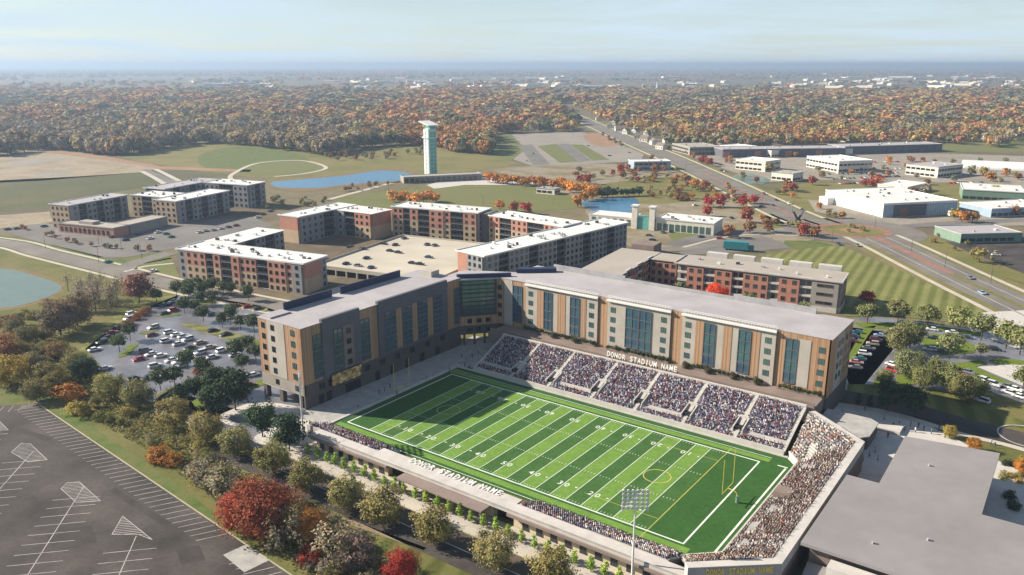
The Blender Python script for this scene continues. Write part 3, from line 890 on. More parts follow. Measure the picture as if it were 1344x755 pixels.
# seated spectator: lap, tapered torso, head
def spec_template():
    v, f, part = [], [], []
    def ringv(z, rx, ry, cy, n=6):
        s = len(v)
        for k in range(n):
            a = 2 * math.pi * k / n
            v.append((rx * math.cos(a), cy + ry * math.sin(a), z))
        return s
    def skin_(a, b, n, pt):
        for k in range(n):
            j = (k + 1) % n
            f.append((a + k, a + j, b + j)); f.append((a + k, b + j, b + k)); part.extend([pt, pt])
    r0 = ringv(0.30, 0.20, 0.33, -0.22); r1 = ringv(0.50, 0.21, 0.30, -0.18); skin_(r0, r1, 6, 2)
    r2 = ringv(0.52, 0.20, 0.14, 0); r3 = ringv(0.85, 0.25, 0.15, 0); r4 = ringv(1.02, 0.10, 0.09, 0)
    skin_(r1, r2, 6, 2); skin_(r2, r3, 6, 0); skin_(r3, r4, 6, 0)
    h0 = ringv(1.02, 0.06, 0.06, 0, 6); h1 = ringv(1.14, 0.11, 0.12, -0.01, 6); h2 = ringv(1.24, 0.09, 0.10, 0, 6)
    skin_(r4, h0, 6, 1); skin_(h0, h1, 6, 1); skin_(h1, h2, 6, 3)
    t = len(v); v.append((0, 0, 1.28))
    for k in range(6): f.append((h2 + k, h2 + (k + 1) % 6, t)); part.append(3)
    return np.array(v), np.array(f), np.array(part)
TV, TF, TP = spec_template()
HAIR = [(0.03, 0.02, 0.015), (0.10, 0.06, 0.03), (0.22, 0.15, 0.08), (0.02, 0.02, 0.02), (0.5, 0.5, 0.5)]
def crowd(name, spots, pal, label, parent=None):
    n = len(spots)
    V = np.zeros((n, len(TF) * 3, 3)); Cc = np.zeros((n, len(TF) * 3, 3))
    tri = TV[TF].reshape(-1, 3)
    for i, (x, y, z, a) in enumerate(spots):
        s = random.uniform(0.92, 1.1); zs = random.choice([1, 1, 1, 1.25])
        c, d = math.cos(a), math.sin(a)
        V[i, :, 0] = x + s * (tri[:, 0] * c - tri[:, 1] * d)
        V[i, :, 1] = y + s * (tri[:, 0] * d + tri[:, 1] * c)
        V[i, :, 2] = z + s * zs * tri[:, 2] - 0.28
        k = random.uniform(0.75, 1.25)
        cs = [scl(random.choice(pal), k), random.choice(SKIN), scl(random.choice(PAL), 0.8), random.choice(HAIR)]
        Cc[i] = np.repeat(np.array(cs)[TP], 3, axis=0)
    me = np_mesh(name, V.reshape(-1, 3), np.arange(n * len(TF) * 3).reshape(-1, 3), 'crowd_cloth', Cc.reshape(-1, 3))
    o = put(name, me, parent)
    return tag(o, label, None if parent else 'crowd', kind='stuff')

# ================================================================== STANDS
gs = empty('grandstand', 'long terraced far grandstand of concrete with aisles below the residence hall', 'grandstand')
NR, Y0, Z0, DY, DZ = 21, 31.4, 1.3, 0.83, 0.34
AIS = [-50.5, -34.8, -19.9, -3.2, 12.4, 28.5, 44.6, 58.9]
X0s, X1s = AIS[0], AIS[-1]
b = MB()
for r in range(NR):
    y, z = Y0 + r * DY, Z0 + r * DZ
    b.box(X0s, X1s, y, y + DY, 0.0 if r == 0 else z - DZ - 0.4, z + (0 if r else 0))
b.build('terrace_steps', 'seat_metal', gs)
YT, ZT = Y0 + NR * DY, Z0 + NR * DZ
MB().box(X0s - 0.3, X1s + 0.3, Y0 - 0.35, Y0 - 0.02, 0, Z0 + 0.75).build('front_wall', 'concrete_light', gs)
MB().box(X0s - 0.5, X1s + 0.3, YT + 0.02, YT + 0.9, 4, ZT + 0.75).build('back_wall', 'concrete_light', gs)
MB().prism([(X0s - 0.5, Y0 - 0.3), (X0s - 0.02, Y0 - 0.3), (X0s - 0.02, YT), (X0s - 0.5, YT)], 0, 1.3).build('side_wall', 'concrete_light', gs)
vom = [(-34.8, 3), (-19.9, 3), (-3.2, 4), (12.4, 4), (28.5, 4), (44.6, 4)]
for k, xa in enumerate(AIS):
    w = 1.1 if 0 < k < len(AIS) - 1 else 0.9
    b = MB()
    for r in range(NR * 2):
        y, z = Y0 + r * DY / 2, Z0 + (r + 1) * DZ / 2
        b.box(xa - w / 2, xa + w / 2, y, y + DY / 2, z - DZ - 0.1, z + 0.06)
    b.build('aisle_steps', 'concrete_light', gs)
for xa, r in vom:
    ya, za = Y0 + r * DY, Z0 + r * DZ
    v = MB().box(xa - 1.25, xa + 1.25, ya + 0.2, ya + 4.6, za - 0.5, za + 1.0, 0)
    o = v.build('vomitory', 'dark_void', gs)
    for s in (-1, 1):
        b = MB().prism([(ya - 0.6, 0), (ya + 5.4, 0), (ya + 5.4, 3.0), (ya - 0.6, 1.2)], 0, 0.28)
        b.v = [(c_, a_, b_) for a_, b_, c_ in b.v]
        b.build('wall', 'concrete_light', o, (xa + s * 1.45 - 0.14, 0, za - 0.3))
    MB().box(xa - 1.3, xa + 1.3, ya + 4.62, ya + 5.4, za + 0.4, za + 2.75).build('head_wall', 'concrete_light', o)
# platforms for wheelchair places
plat = [(0, 0.0), (2, 0.0), (4, 0.0), (6, 0.0)]
for k, _ in plat:
    xa, xb = AIS[k] + 1.2, AIS[k + 1] - 1.6
    if k in (2, 4, 6): xa += 2.5
    MB().box(xa, xb, Y0 + 3 * DY, Y0 + 5 * DY, 0.5, Z0 + 3 * DZ + 0.08).build('platform', 'concrete_light', gs)
spots = []
for k in range(len(AIS) - 1):
    xa, xb = AIS[k] + 0.95, AIS[k + 1] - 0.95
    for r in range(NR):
        if k % 2 == 0 and 3 <= r <= 4: continue
        x = xa
        while x < xb:
            nearv = any(abs(x - v[0]) < 2.0 and v[1] - 1 <= r <= v[1] + 6 for v in vom)
            if not nearv and random.random() < 0.80 + 0.17 * math.sin(x * .8 + r * .5) * math.sin(x * .23 - r * .31 + k) + 0.06:
                spots.append((x + random.uniform(-.05, .05), Y0 + (r + .6) * DY, Z0 + r * DZ, random.uniform(-.3, .3)))
            x += 0.51
crowd('crowd', spots, PAL, 'packed crowd in dark and pale clothes filling the long far grandstand')

# end stand, bent round the right hand end
es = empty('end_stand', 'bent concrete end stand packed with spectators behind the sunny end zone', 'grandstand')
inner = [(60.6, 32.2), (64.3, 27.9), (64.3, -24.8), (57.4, -31.2)]
outer = [(60.8, 46.5), (76.6, 34.6), (76.9, -30.6), (63.0, -42.4)]
def lerp(a, b_, t): return a + (b_ - a) * t
N2 = 17
b = MB()
for r in range(N2):
    t0, t1 = r / N2, (r + 1) / N2
    z, zp = 1.2 + r * 0.42, 0.0 if r == 0 else 1.2 + (r - 1) * 0.42
    A = [(lerp(i[0], o[0], t0), lerp(i[1], o[1], t0)) for i, o in zip(inner, outer)]
    B = [(lerp(i[0], o[0], t1), lerp(i[1], o[1], t1)) for i, o in zip(inner, outer)]
    for k in range(3):
        b.quad((*A[k], z), (*A[k + 1], z), (*B[k + 1], z), (*B[k], z))
        b.quad((*A[k + 1], zp), (*A[k + 1], z), (*A[k], z), (*A[k], zp))
b.build('terrace_steps', 'seat_metal', es)
ZE = 1.2 + N2 * 0.42
back = [Vector((*p, 0)) for p in outer]
def offs(poly, d):
    out = []
    for i, p in enumerate(poly):
        t0 = (poly[i] - poly[i - 1]).normalized() if i else (poly[1] - poly[0]).normalized()
        t1 = (poly[i + 1] - poly[i]).normalized() if i < len(poly) - 1 else t0
        n0, n1 = Vector((-t0.y, t0.x, 0)), Vector((-t1.y, t1.x, 0))
        n = (n0 + n1).normalized()
        out.append(p + n * (d / max(0.3, n.dot(n0))))
    return out
bo = offs(back, 2.0)
b = MB()
for k in range(3):
    a0, a1, c0, c1 = back[k], back[k + 1], bo[k], bo[k + 1]
    b.prism([(a0.x, a0.y), (a1.x, a1.y), (c1.x, c1.y), (c0.x, c0.y)], ZE - 2.2 if k < 2 else ZE - 2.6, ZE + 0.25)
b.build('rim_walk', 'concrete_light', es)
b = MB()
for k in range(3):
    a0, a1 = offs(back, 1.4)[k], offs(back, 1.4)[k + 1]; c0, c1 = bo[k], bo[k + 1]
    a0 = a0.lerp(a1, 0.001)
    b.prism([(a0.x, a0.y), (a1.x, a1.y), (c1.x, c1.y), (c0.x, c0.y)], 0, ZE - 2.25, bottom=False)
b.build('back_wall', 'brown_wall', es)
fi = [Vector((*p, 0)) for p in inner]
fo = offs(fi, -0.4)
b = MB()
for k in range(3): b.prism([(fi[k].x, fi[k].y), (fi[k + 1].x, fi[k + 1].y), (fo[k + 1].x, fo[k + 1].y), (fo[k].x, fo[k].y)], 0, 1.9)
b.build('front_wall', 'concrete_light', es)
spots = []
gaps_v = [(66.0, 31.5, 1.0, 3.6), (67.6, 22.5, 2.6, 0.8), (66.2, 6, 1.4, 3.0), (68, -3.5, 2.2, 0.8), (66.4, -12, 1.0, 3.2), (67.8, -21, 2.4, 0.8)]
for r in range(N2):
    t = (r + .55) / N2; z = 1.2 + r * 0.42
    pts = [Vector((lerp(i[0], o[0], t), lerp(i[1], o[1], t), 0)) for i, o in zip(inner, outer)]
    for k in range(3):
        d = pts[k + 1] - pts[k]; n = int(d.length / 0.52)
        fa = math.atan2(d.y, d.x) - math.pi / 2
        for q in range(n):
            p = pts[k] + d * ((q + .5) / n)
            if any(abs(p.x - gx) < gw and abs(p.y - gy) < gh and not (abs(p.x - gx) < gw * .4 and False) for gx, gy, gw, gh in gaps_v): continue
            if random.random() < 0.86 + 0.12 * math.sin(p.y * .6 + r * .4): spots.append((p.x, p.y, z, fa + math.pi / 2 + math.pi + random.uniform(-.3, .3)))
crowd('crowd', spots, PAL_W, 'packed crowd in warm mixed colours filling the bent end stand')
for gx, gy, gw, gh in gaps_v:
    t = (gx - 64.3) / 12.6; z = 1.2 + 17 * 0.42 * t
    MB().box(gx - 0.8, gx + 0.9, gy - 1.3, gy + 1.3, z - 1.0, z + 0.55).build('entry_hatch', 'concrete', es)
MB().box(65.6, 69.6, 3.2, 7.0, 3.0, 4.6).build('camera_deck', 'brown_wall', es)
# lettering on the end fascia
fa_, fb_ = offs(back, 2.04)[2], offs(back, 2.04)[3]
ga_, gb_ = offs(back, 2.1)[2], offs(back, 2.1)[3]
MB().prism([(fa_.x, fa_.y), (fb_.x, fb_.y), (gb_.x, gb_.y), (ga_.x, ga_.y)], ZE - 2.4, ZE - 0.05).build('fascia', 'metal_grey', es)
d = bo[3] - bo[2]
mid = bo[2].lerp(bo[3], 0.45)
nrm = Vector((-d.y, d.x, 0)).normalized()
if nrm.y > 0: nrm = -nrm
dn_ = d.normalized()
letters('DONOR STADIUM NAME', 1.9, 0.06, 'letter_yellow', d.length * 0.72, es, (mid.x + nrm.x * 0.2, mid.y + nrm.y * 0.2, ZE - 1.9), math.atan2(d.y, d.x) + math.pi, math.pi / 2, (-dn_.x, -dn_.y))

# near building with its roof deck, small stands and sign
nb = empty('field_house', 'long low beige field house with roof deck between the near road and the field', 'building')
DT = 4.5
XA, XB = -49.5, 62.0
G0, G1, G2, G3 = -21.5, -15.0, 13.5, 19.5        # open gates between G0-G1 and G2-G3
for x0, x1 in ((XA, G0), (G1, G2), (G3, XB)):
    MB().box(x0, x1, -41.0, -38.7, 0, DT - 0.62).build('wall', 'beige_wall', nb)
MB().box(XA - 1.0, XB + 1.5, -42.2, -38.55, DT - 0.6, DT).build('roof_deck', 'concrete_light', nb)
MB().box(-27.5, 18.6, -38.54, -36.3, DT - 0.62, DT - 0.01).build('sign_deck', 'concrete_light', nb)
MB().box(-27.5, 18.6, -38.4, -36.5, 0, DT - 0.64).build('wall', 'brown_wall', nb)
for x0, x1 in ((G0, G1), (G2, G3)):
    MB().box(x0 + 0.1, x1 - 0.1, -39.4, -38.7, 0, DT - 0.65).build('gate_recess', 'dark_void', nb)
MB().box(-62, XA - 1.05, -43, -38.6, 0, 0.9).build('terrace', 'concrete_light', nb)
x = XA + 2.2
while x < XB - 2:
    if not (G0 - 1.2 < x < G1 + 1.2 or G2 - 1.2 < x < G3 + 1.2 or -13 < x < 12):
        o = put('door', box_mesh('door', -0.85, 0.85, -0.12, 0.1, 0.1, 3.0, 'metal_dark'), nb, (x, -41.03, 0))
        put('door_frame', box_mesh('door_frame', -1.0, 1.0, -0.06, 0.0, 3.02, 3.2, 'rust_fascia'), o, (0, -0.02, 0))
    x += 3.9
# fascia and brown ledge
for x0, x1 in ((XA - 0.6, G0 + 1), (G3 - 1, XB)):
    MB().box(x0, x1, -42.6, -41.05, DT - 1.35, DT - 0.63).build('fascia', 'rust_fascia', nb)
cn_ = MB().box(-14.4, 13.2, -45.4, -41.05, 3.35, 3.75).build('entrance_canopy', 'rust_fascia', nb)
for xx in (-13.6, -5, 4, 12.4):
    MB().box(xx - 0.35, xx + 0.35, -44.9, -44.2, 0, 3.34).build('pier', 'brown_wall', cn_)
for xx in (-11, -8, -2, 1.5, 6.5, 9.5):
    put('door', box_mesh('door', -0.85, 0.85, -0.12, 0.1, 0.1, 3.0, 'metal_dark'), nb, (xx, -41.03, 0))
MB().box(XA - 1.0, XB + 1.4, -42.19, -42.09, DT, DT + 0.45).build('parapet', 'concrete', nb)
# raised letters lying back on the sign deck
letters('DONOR STADIUM NAME', 2.9, 0.06, 'letter_white', 30.0, nb, (-1.8, -38.8, DT + 0.08), 0, R_(5), (1, 0))
# small near stands
NN, NY0 = 10, -29.7
spots = []
for x0, x1 in ((-56.5, -28.0), (19.0, 57.5)):
    b = MB()
    for r in range(NN):
        b.box(x0, x1, NY0 - (r + 1) * 0.88, NY0 - r * 0.88, 0, 1.0 + r * 0.37)
    b.build('terrace_steps', 'seat_metal', nb)
    for r in range(NN):
        x = x0 + 0.4
        while x < x1 - 0.3:
            lim = x0 < 0 and x > -36 and random.random() < 0.3
            if random.random() < 0.86 and not lim:
                spots.append((x, NY0 - (r + .6) * 0.88, 1.0 + r * 0.37, math.pi + random.uniform(-.3, .3)))
            x += 0.55
NEAR_SPOTS = spots
# floodlight masts
def mast(p, h, label, yaw):
    m_ = empty('floodlight_mast', label, 'floodlight', (p.x, p.y, 0), yaw)
    MB().tube([(0, 0, 0), (0, 0, h)], [0.28, 0.14], 10).build('pole', 'metal_white', m_)
    MB().tube([(0, 0, 0), (0, 0, 0.9)], 0.5, 10).build('base', 'concrete', m_)
    fr = MB()
    for r in range(5): fr.box(-2.7, 2.7, -0.08, 0.08, h - 0.1 + r * 0.95, h + 0.02 + r * 0.95)
    for xx in (-2.6, 0, 2.6): fr.box(xx - 0.08, xx + 0.08, -0.07, 0.07, h - 0.9, h + 4.1)
    fr.build('lamp_frame', 'metal_white', m_)
    lamp = MB().tube([(0, 0.12, 0), (0, -0.35, 0.0)], [0.26, 0.40], 10, 0).mesh('lamp', ['metal_white'])
    for r in range(5):
        for c in range(6):
            put('lamp', lamp, m_, (-2.45 + c * 0.98, 0.35, h + 0.0 + r * 0.95), 0)
    return m_
plain('lamp_face', (0.85, 0.86, 0.84), 0.3, 0.05)
mast(Vector((51.9, -41.8, 0)) + Vector((0, -1.5, 0)), 17.2, 'white floodlight mast by the field house near the bent end stand', R_(36))
mast(Vector((-57.0, -39.6, 0)), 16.0, 'white floodlight mast beside the residence wing at the corner of the field', R_(-40))
# street lamps on the residence forecourt etc. come later
# ================================================================== BUILDINGS
class Face:
    """a vertical face in a building's own frame; u runs along it, outward is -Y of the child"""
    def __init__(s, root, ox, oy, ang): s.root, s.ox, s.oy, s.ang = root, ox, oy, ang
    def loc(s, u, out=0.0, z=0.0):
        c, d = math.cos(s.ang), math.sin(s.ang)
        return (s.ox + u * c + out * d, s.oy + u * d - out * c, z)
    def slab(s, name, u0, u1, z0, z1, out0, out1, mat, parent=None):
        me = box_mesh(name, 0, u1 - u0, -(out1 - out0), 0, 0, z1 - z0, mat)
        if parent is None:
            return put(name, me, s.root, s.loc(u0, out0, z0), s.ang)
        return put(name, me, parent, (u0, -out0, z0), 0)
    def window(s, u, z, w, h, out=0.0, glass='glass_dark', frame='metal_dark', name='window'):
        k = ('win', w, h, glass, frame, name)
        if k not in _cache:
            b = MB().box(-w / 2, w / 2, -0.05, 0.06, 0, h, 0)
            t = 0.09
            b.box(-w / 2 - t, w / 2 + t, -0.10, 0.05, -t, 0, 1).box(-w / 2 - t, w / 2 + t, -0.10, 0.05, h, h + t, 1)
            b.box(-w / 2 - t, -w / 2, -0.10, 0.05, 0, h, 1).box(w / 2, w / 2 + t, -0.10, 0.05, 0, h, 1)
            b.box(-0.035, 0.035, -0.09, 0.05, 0, h, 1)
            _cache[k] = b.mesh(name, [glass, frame])
        return put(name, _cache[k], s.root, s.loc(u, out, z), s.ang)
    def curtain(s, u0, u1, z0, floors, fh, out=0.0, cols=2, glass='glass_blue', frame='panel_grey', slat=False):
        """a strip of glazing: one pane for each storey and column, on a mullion grid"""
        w = (u1 - u0)
        g_ = MB().box(0, w, -0.04, 0.04, 0, floors * fh)
        t = 0.10
        for c in range(cols + 1):
            xx = w * c / cols
            g_.box(xx - t, xx + t, -0.22, -0.045, 0, floors * fh)
        for r in range(floors + 1):
            g_.box(0, w, -0.20, -0.045, r * fh - t * 1.4, r * fh + t * 1.4)
        if slat:
            for r in range(floors): g_.box(0, w, -0.24, -0.045, r * fh + fh * 0.45, r * fh + fh * 0.6)
        o = g_.build('mullions', frame, s.root, s.loc(u0, out, z0), s.ang)
        pw = w / cols - 2 * t
        me = box_mesh('pane', 0, pw, -0.08, -0.045, 0, fh - 0.3, glass)
        for c in range(cols):
            for r in range(floors):
                put('pane', me, o, (w * c / cols + t, 0, r * fh + 0.15))
        return o

# ---------------------------------------------------------------- the residence hall round the field
rh = empty('residence_hall', 'seven storey wood, grey and white residence hall wrapping the corner of the field', 'building')
YF, XW = 61.0, -72.0            # main front plane, wing inner plane
ZP, ZR = 8.2, 26.5              # podium top, roof
WH = 27.0
XM0, XM1, YB = -60.5, 61.5, 85.0
WX0, WY0, WY1 = -93.0, -26.0, 50.0
# cores (set behind the cladding)
MB().box(XM0, XM1 - 0.6, YF + 0.6, YB, 0, ZR - 0.2).build('main_core', 'brick_dark', rh)
MB().box(XM0 - 0.2, XM1 + 0.2, YF - 0.1, YB + 0.2, ZR - 0.18, ZR).build('main_roof', 'roof_grey', rh)
MB().box(WX0 + 0.6, XW - 0.6, WY0 + 0.6, WY1, 5.0, WH - 0.2).build('wing_core', 'brick_dark', rh)
MB().box(WX0 - 0.1, XW + 0.1, WY0 - 0.1, WY1 + 0.2, WH - 0.18, WH).build('wing_roof', 'roof_grey', rh)
MB().box(WX0 + 9, XW - 0.6, WY0 + 7, WY1, 0, 5.0).build('wing_ground_floor', 'brick_dark', rh)
for (xx, yy) in ((-92, -25), (-84, -25), (-92, -14), (-92, -2), (-74.5, -25), (-92, 10), (-92, 24)):
    MB().box(xx - 0.8, xx + 0.8, yy - 0.8, yy + 0.8, 0, 5.0).build('pier', 'brick_dark', rh)
# link block with the bevelled glass corner
LK = [(-72.6, 47.0), (-60.5, 61.6), (-60.5, 80.0), (-86, 80.0), (-92, 56.5), (-86, 50)]
MB().prism([(-71.9, 50.0), (-62.5, 61.4), (-60.6, 66), (-60.6, 71), (-79, 61), (-79, 50.1)], 4.4, WH - 1.25).build('link_core', 'brick_dark', rh)
lr = MB().prism([(-72.5, 48.9), (-60.4, 62.6), (-60.4, 72), (-80, 62), (-80, 49.5)], WH - 1.2, WH - 0.6).build('link_roof', 'roof_grey', rh)
MB().prism([(-74.5, 51), (-73.5, 50.2), (-58.5, 64.5), (-59.5, 65.3)], WH - 0.58, WH + 0.9).build('roof_screen', 'parapet_navy', rh)
lf = Face(rh, -72.0, 49.3, math.atan2(12.0, 9.8))
ll = math.hypot(12.0, 9.8)
lf.curtain(1.2, ll - 1.6, 12.4, 4, 3.3, 0.0, 4, 'glass_teal', 'metal_dark', True)
lf.slab('wood_panel', 0.2, ll - 0.3, 8.0, 11.6, -0.2, 0.1, 'wood_panel')
lf.slab('brick_panel', 0.0, ll, 4.4, 7.98, -0.3, 0.05, 'brick_dark')
for k in range(3): lf.window(4 + 3.6 * k, 9.0, 1.7, 1.6, 0.1); lf.window(4 + 3.6 * k, 5.5, 1.7, 1.6, 0.06)
for k in range(4): lf.slab('pier', 1.5 + 4.0 * k, 2.3 + 4.0 * k, 0, 4.38, -0.6, 0.0, 'brick_dark')
lf.slab('brick_panel', ll - 0.28, ll + 1.4, 8, WH - 1.0, -0.5, 0.12, 'brick_red')

# main front: cladding strips, given by their columns in the photograph
mf = Face(rh, 0.0, YF, 0.0)
def xm(px): return x_at(px, YF, 17)
FH = 3.55
Z4 = 10.2            # sill of the lowest residential storey
def strip(name, a, b_, mat, out, z0=ZP, z1=ZR - 0.15):
    return mf.slab(name, xm(a) + 0.02, xm(b_) - 0.02, z0, z1, -0.59, out, mat)
def small_windows(px, out, n=4, w=1.7, glass='glass_teal'):
    for r in range(n): mf.window(xm(px), Z4 + 0.9 + r * FH, w, 1.7, out, glass, 'panel_grey')
strip('wood_panel', 649, 662, 'wood_panel', 0.0); small_windows(656, 0.0, 4, 1.8, 'glass_dark')
strip('white_panel', 662, 672.5, 'panel_white', 0.0)
strip('wood_panel', 672.5, 691, 'wood_panel', -0.12)
mf.curtain(xm(673), xm(685), Z4, 4, FH, -0.1)
def bay(a, b_, wc, parts, top=True):
    base = strip('white_panel', a, b_, 'panel_white', 0.55)
    for px in wc: small_windows(px, 0.56)
    for kind, p0, p1 in parts:
        if kind == 'w': mf.slab('wood_panel', xm(p0), xm(p1), Z4 - 0.6, Z4 + 4 * FH + 0.2, 0.56, 0.66, 'wood_panel')
        else: mf.curtain(xm(p0), xm(p1), Z4, 4, FH, 0.62, 2)
    if top:
        c_ = mf.slab('cornice', xm(a) - 0.2, xm(b_) + 0.2, ZR - 0.9, ZR - 0.3, 0.56, 1.3, 'metal_white')
        L_ = xm(b_) - xm(a)
        rl = MB()
        n = int(L_ / 1.0)
        for k in range(n + 1): rl.box(k * L_ / n - 0.05, k * L_ / n + 0.05, -0.08, 0.0, 0, 0.95)
        rl.box(0, L_, -0.1, 0.02, 0.95, 1.08).box(0, L_, -0.1, 0.02, 0.45, 0.52)
        rl.build('roof_rail', 'metal_white', rh, (xm(a), YF - 0.4, ZR))
bay(691, 785, (697.5, 777), (('w', 706, 715), ('g', 715, 725), ('w', 732.5, 743), ('g', 749.5, 761), ('w', 764, 770)))
strip('wood_panel', 785.5, 797.5, 'wood_panel', 0.1)
bay(798, 880, (805, 871), (('g', 822, 838.5), ('g', 839.5, 855)))
strip('wood_panel', 880.5, 894.5, 'wood_panel', 0.1)
bay(895, 1017, (903, 1007), (('w', 913, 924), ('g', 924, 938), ('w', 949, 960), ('g', 969, 985), ('w', 986, 997)))
strip('wood_panel', 1017, 1088, 'wood_panel', 0.0)
mf.slab('white_panel', xm(1046), xm(1062), Z4 - 0.6, Z4 + 4 * FH + 0.4, 0.01, 0.12, 'panel_white')
mf.curtain(xm(1029.5), xm(1045.5), Z4, 4, FH, 0.05)
small_windows(1076.5, 0.0)
# planters along the foot of the front
for a, b_ in ((690, 785), (800, 882), (900, 1010), (1025, 1085)):
    pl_ = mf.slab('planter', xm(a), xm(b_), ZP, ZP + 0.75, 0.9, 2.1, 'brown_wall')
    v = []
# main right end
me_ = Face(rh, XM1 - 0.6, YF, math.pi / 2)
me_.slab('wood_panel', -0.0, 6.5, 7.6, ZR - 0.15, 0.0, 0.6, 'wood_panel')
me_.slab('white_panel', 6.55, 15, 7.6, ZR - 0.15, 0.0, 0.55, 'panel_white')
me_.slab('wood_panel', 15.05, 24, 7.6, ZR - 0.15, 0.0, 0.6, 'wood_panel')
for u in (9.0, 12.5, 17.5, 21.5):
    for r in range(4): me_.window(u, Z4 + 0.9 + r * FH, 1.6, 1.7, 0.61, 'glass_teal', 'panel_grey')
me_.slab('podium_wall', 0.0, 24, 0, 7.58, 0.0, 0.5, 'brick_dark')
# raised rear parapet of the main roof
for a, b_ in ((-52, -20), (-20, 22), (22, 50)):
    MB().box(a, b_ - 0.1, YB - 0.9, YB - 0.5, ZR + 0.001, ZR + (2.0 if a != -20 else 1.2)).build('roof_screen', 'metal_grey', rh)
MB().prism([(-60, 70), (-48, 80), (-50, 82.5), (-60, 74)], ZR + 0.002, ZR + 1.6).build('roof_screen', 'parapet_navy', rh)
# concourse deck between stand and front
cd = MB().box(XM0 + 2, 61.0, YT + 0.95, YF + 0.5, 4.0, ZP - 0.02).build('concourse', 'brown_wall', rh)
MB().box(XM0 + 2, 60.8, YT + 2.2, YT + 2.6, ZP - 0.01, ZP + 1.2).build('concourse_wall', 'brown_wall', cd)
letters('DONOR STADIUM NAME', 2.5, 0.14, 'letter_white', 26.0, rh, (4.6, YT + 2.0, ZP + 0.6), 0, R_(80), (1, 0))

# wing inner face (towards the field)
wf = Face(rh, XW - 0.6, WY0, math.pi / 2)
def yw(px): return y_at(px, XW, 17) - WY0
def wstrip(name, a, b_, mat, out, z0=ZP, z1=WH - 0.15):
    u0, u1 = yw(a), yw(b_)
    return wf.slab(name, u0 + 0.02, u1 - 0.02, z0, z1, 0.0, out, mat)
wf.slab('podium_wall', 0, WY1 - WY0, 0, ZP - 0.02, 0.0, 0.6, 'brick_dark')
ends = yw(396.5)
wstrip('wood_panel', 396.5, 411, 'wood_panel', 0.6)
wstrip('wood_panel', 411, 423, 'wood_panel', 0.5); wf.curtain(yw(411.5), yw(422.5), Z4 - 1, 4, FH, 0.55, 2, 'glass_teal', 'panel_grey', True)
wstrip('grey_panel', 423, 472, 'panel_grey', 1.2, ZP, WH + 1.0)
wf.curtain(yw(437), yw(448), Z4 - 1, 4, FH, 1.25, 2, 'glass_teal', 'panel_grey', True)
wf.slab('wood_panel', yw(449.5), yw(463), Z4 - 1, Z4 + 4 * FH - .8, 1.21, 1.32, 'brown_wall')
for r in range(4): wf.window((yw(449.5) + yw(463)) / 2, Z4 + r * FH, 1.7, 1.6, 1.33)
wstrip('wood_panel', 472, 496, 'wood_panel', 0.6); wf.curtain(yw(473), yw(485), Z4 - 1, 4, FH, 0.65, 2, 'glass_teal', 'panel_grey', True)
wstrip('grey_panel', 496, 586, 'panel_grey', 1.2, ZP, WH + 1.0)
for a, b_ in ((504, 518), (526.5, 539), (546.5, 559), (567, 578)): wf.curtain(yw(a), yw(b_), Z4 - 1, 4, FH, 1.25, 2, 'glass_blue', 'panel_grey', True)
for a, b_ in ((518.5, 526), (539.5, 546), (559.5, 566.5)): wf.slab('wood_panel', yw(a), yw(b_), Z4 - 1, Z4 + 4 * FH - 1, 1.21, 1.3, 'wood_panel')
wf.slab('wood_panel', yw(586) + .02, WY1 - WY0 - 0.3, ZP, WH - 0.15, 0.0, 0.6, 'wood_panel')
wf.curtain(yw(596), yw(606), Z4 - 1, 4, FH, 0.65, 2, 'glass_blue', 'panel_grey', True)
# podium openings
for px in (420, 432, 480, 500, 520, 540, 560, 580):
    u = yw(px); wf.window(u, 5.2, 2.2, 1.8, 0.62, 'glass_dark')
for px in (415, 425, 450, 457, 464, 490, 510, 530, 550, 570):
    u = yw(px)
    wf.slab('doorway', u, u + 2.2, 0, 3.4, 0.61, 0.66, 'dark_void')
# wing end (towards the camera): wood, white, wood
we = Face(rh, WX0, WY0 + 0.6, 0.0)
def xe(px): return x_at(px, WY0, 17) - WX0
for a, b_, mt, out in ((None, 352.5, 'wood_panel', 0.55), (352.5, 375, 'panel_white', 0.7), (375, None, 'wood_panel', 0.6)):
    u0 = 0 if a is None else xe(a); u1 = (XW - WX0 + 0.0) if b_ is None else xe(b_)
    we.slab('wood_panel' if mt != 'panel_white' else 'white_panel', u0 + 0.01, u1 - 0.01, ZP + 0.3, WH - 0.15, 0.0, out, mt)
we.slab('podium_wall', 0, XW - WX0, 4.6, ZP + 0.28, 0.0, 0.55, 'brick_taupe')
for r in range(5):
    z = ZP + 1.3 + r * 3.6
    we.window(xe(347.5), z, 1.5, 1.7, 0.56); we.window(xe(360), z, 1.5, 1.7, 0.71); we.window(xe(386), z, 1.7, 1.8, 0.61, 'glass_teal')
for px in (361, 387): we.window(xe(px), 5.8, 1.5, 1.6, 0.56)
we.slab('white_soffit', 0, XW - WX0 - 8, 4.3, 4.58, -6, 0.5, 'concrete_light')
# wing outer face
wo = Face(rh, WX0 + 0.6, WY1, -math.pi / 2)
wo.slab('wood_panel', 0, WY1 - WY0 - 0.62, 5.0, WH - 0.15, 0.0, 0.6, 'panel_grey')
# rear screens on the wing roof
for y0, y1 in ((-16.5, 4), (8, 38)):
    MB().box(WX0 + 1.2, WX0 + 1.7, y0, y1, WH + 0.001, WH + 2.6).build('roof_screen', 'parapet_navy', rh)
MB().box(WX0 + 0.6, WX0 + 5.5, WY0 + 1, -17, WH + 0.001, WH + 0.5).build('roof_kerb', 'roof_grey', rh)
MB().box(-85, -81, 44, 48.5, WH + 0.001, WH + 2.2).build('stair_head', 'panel_white', rh)
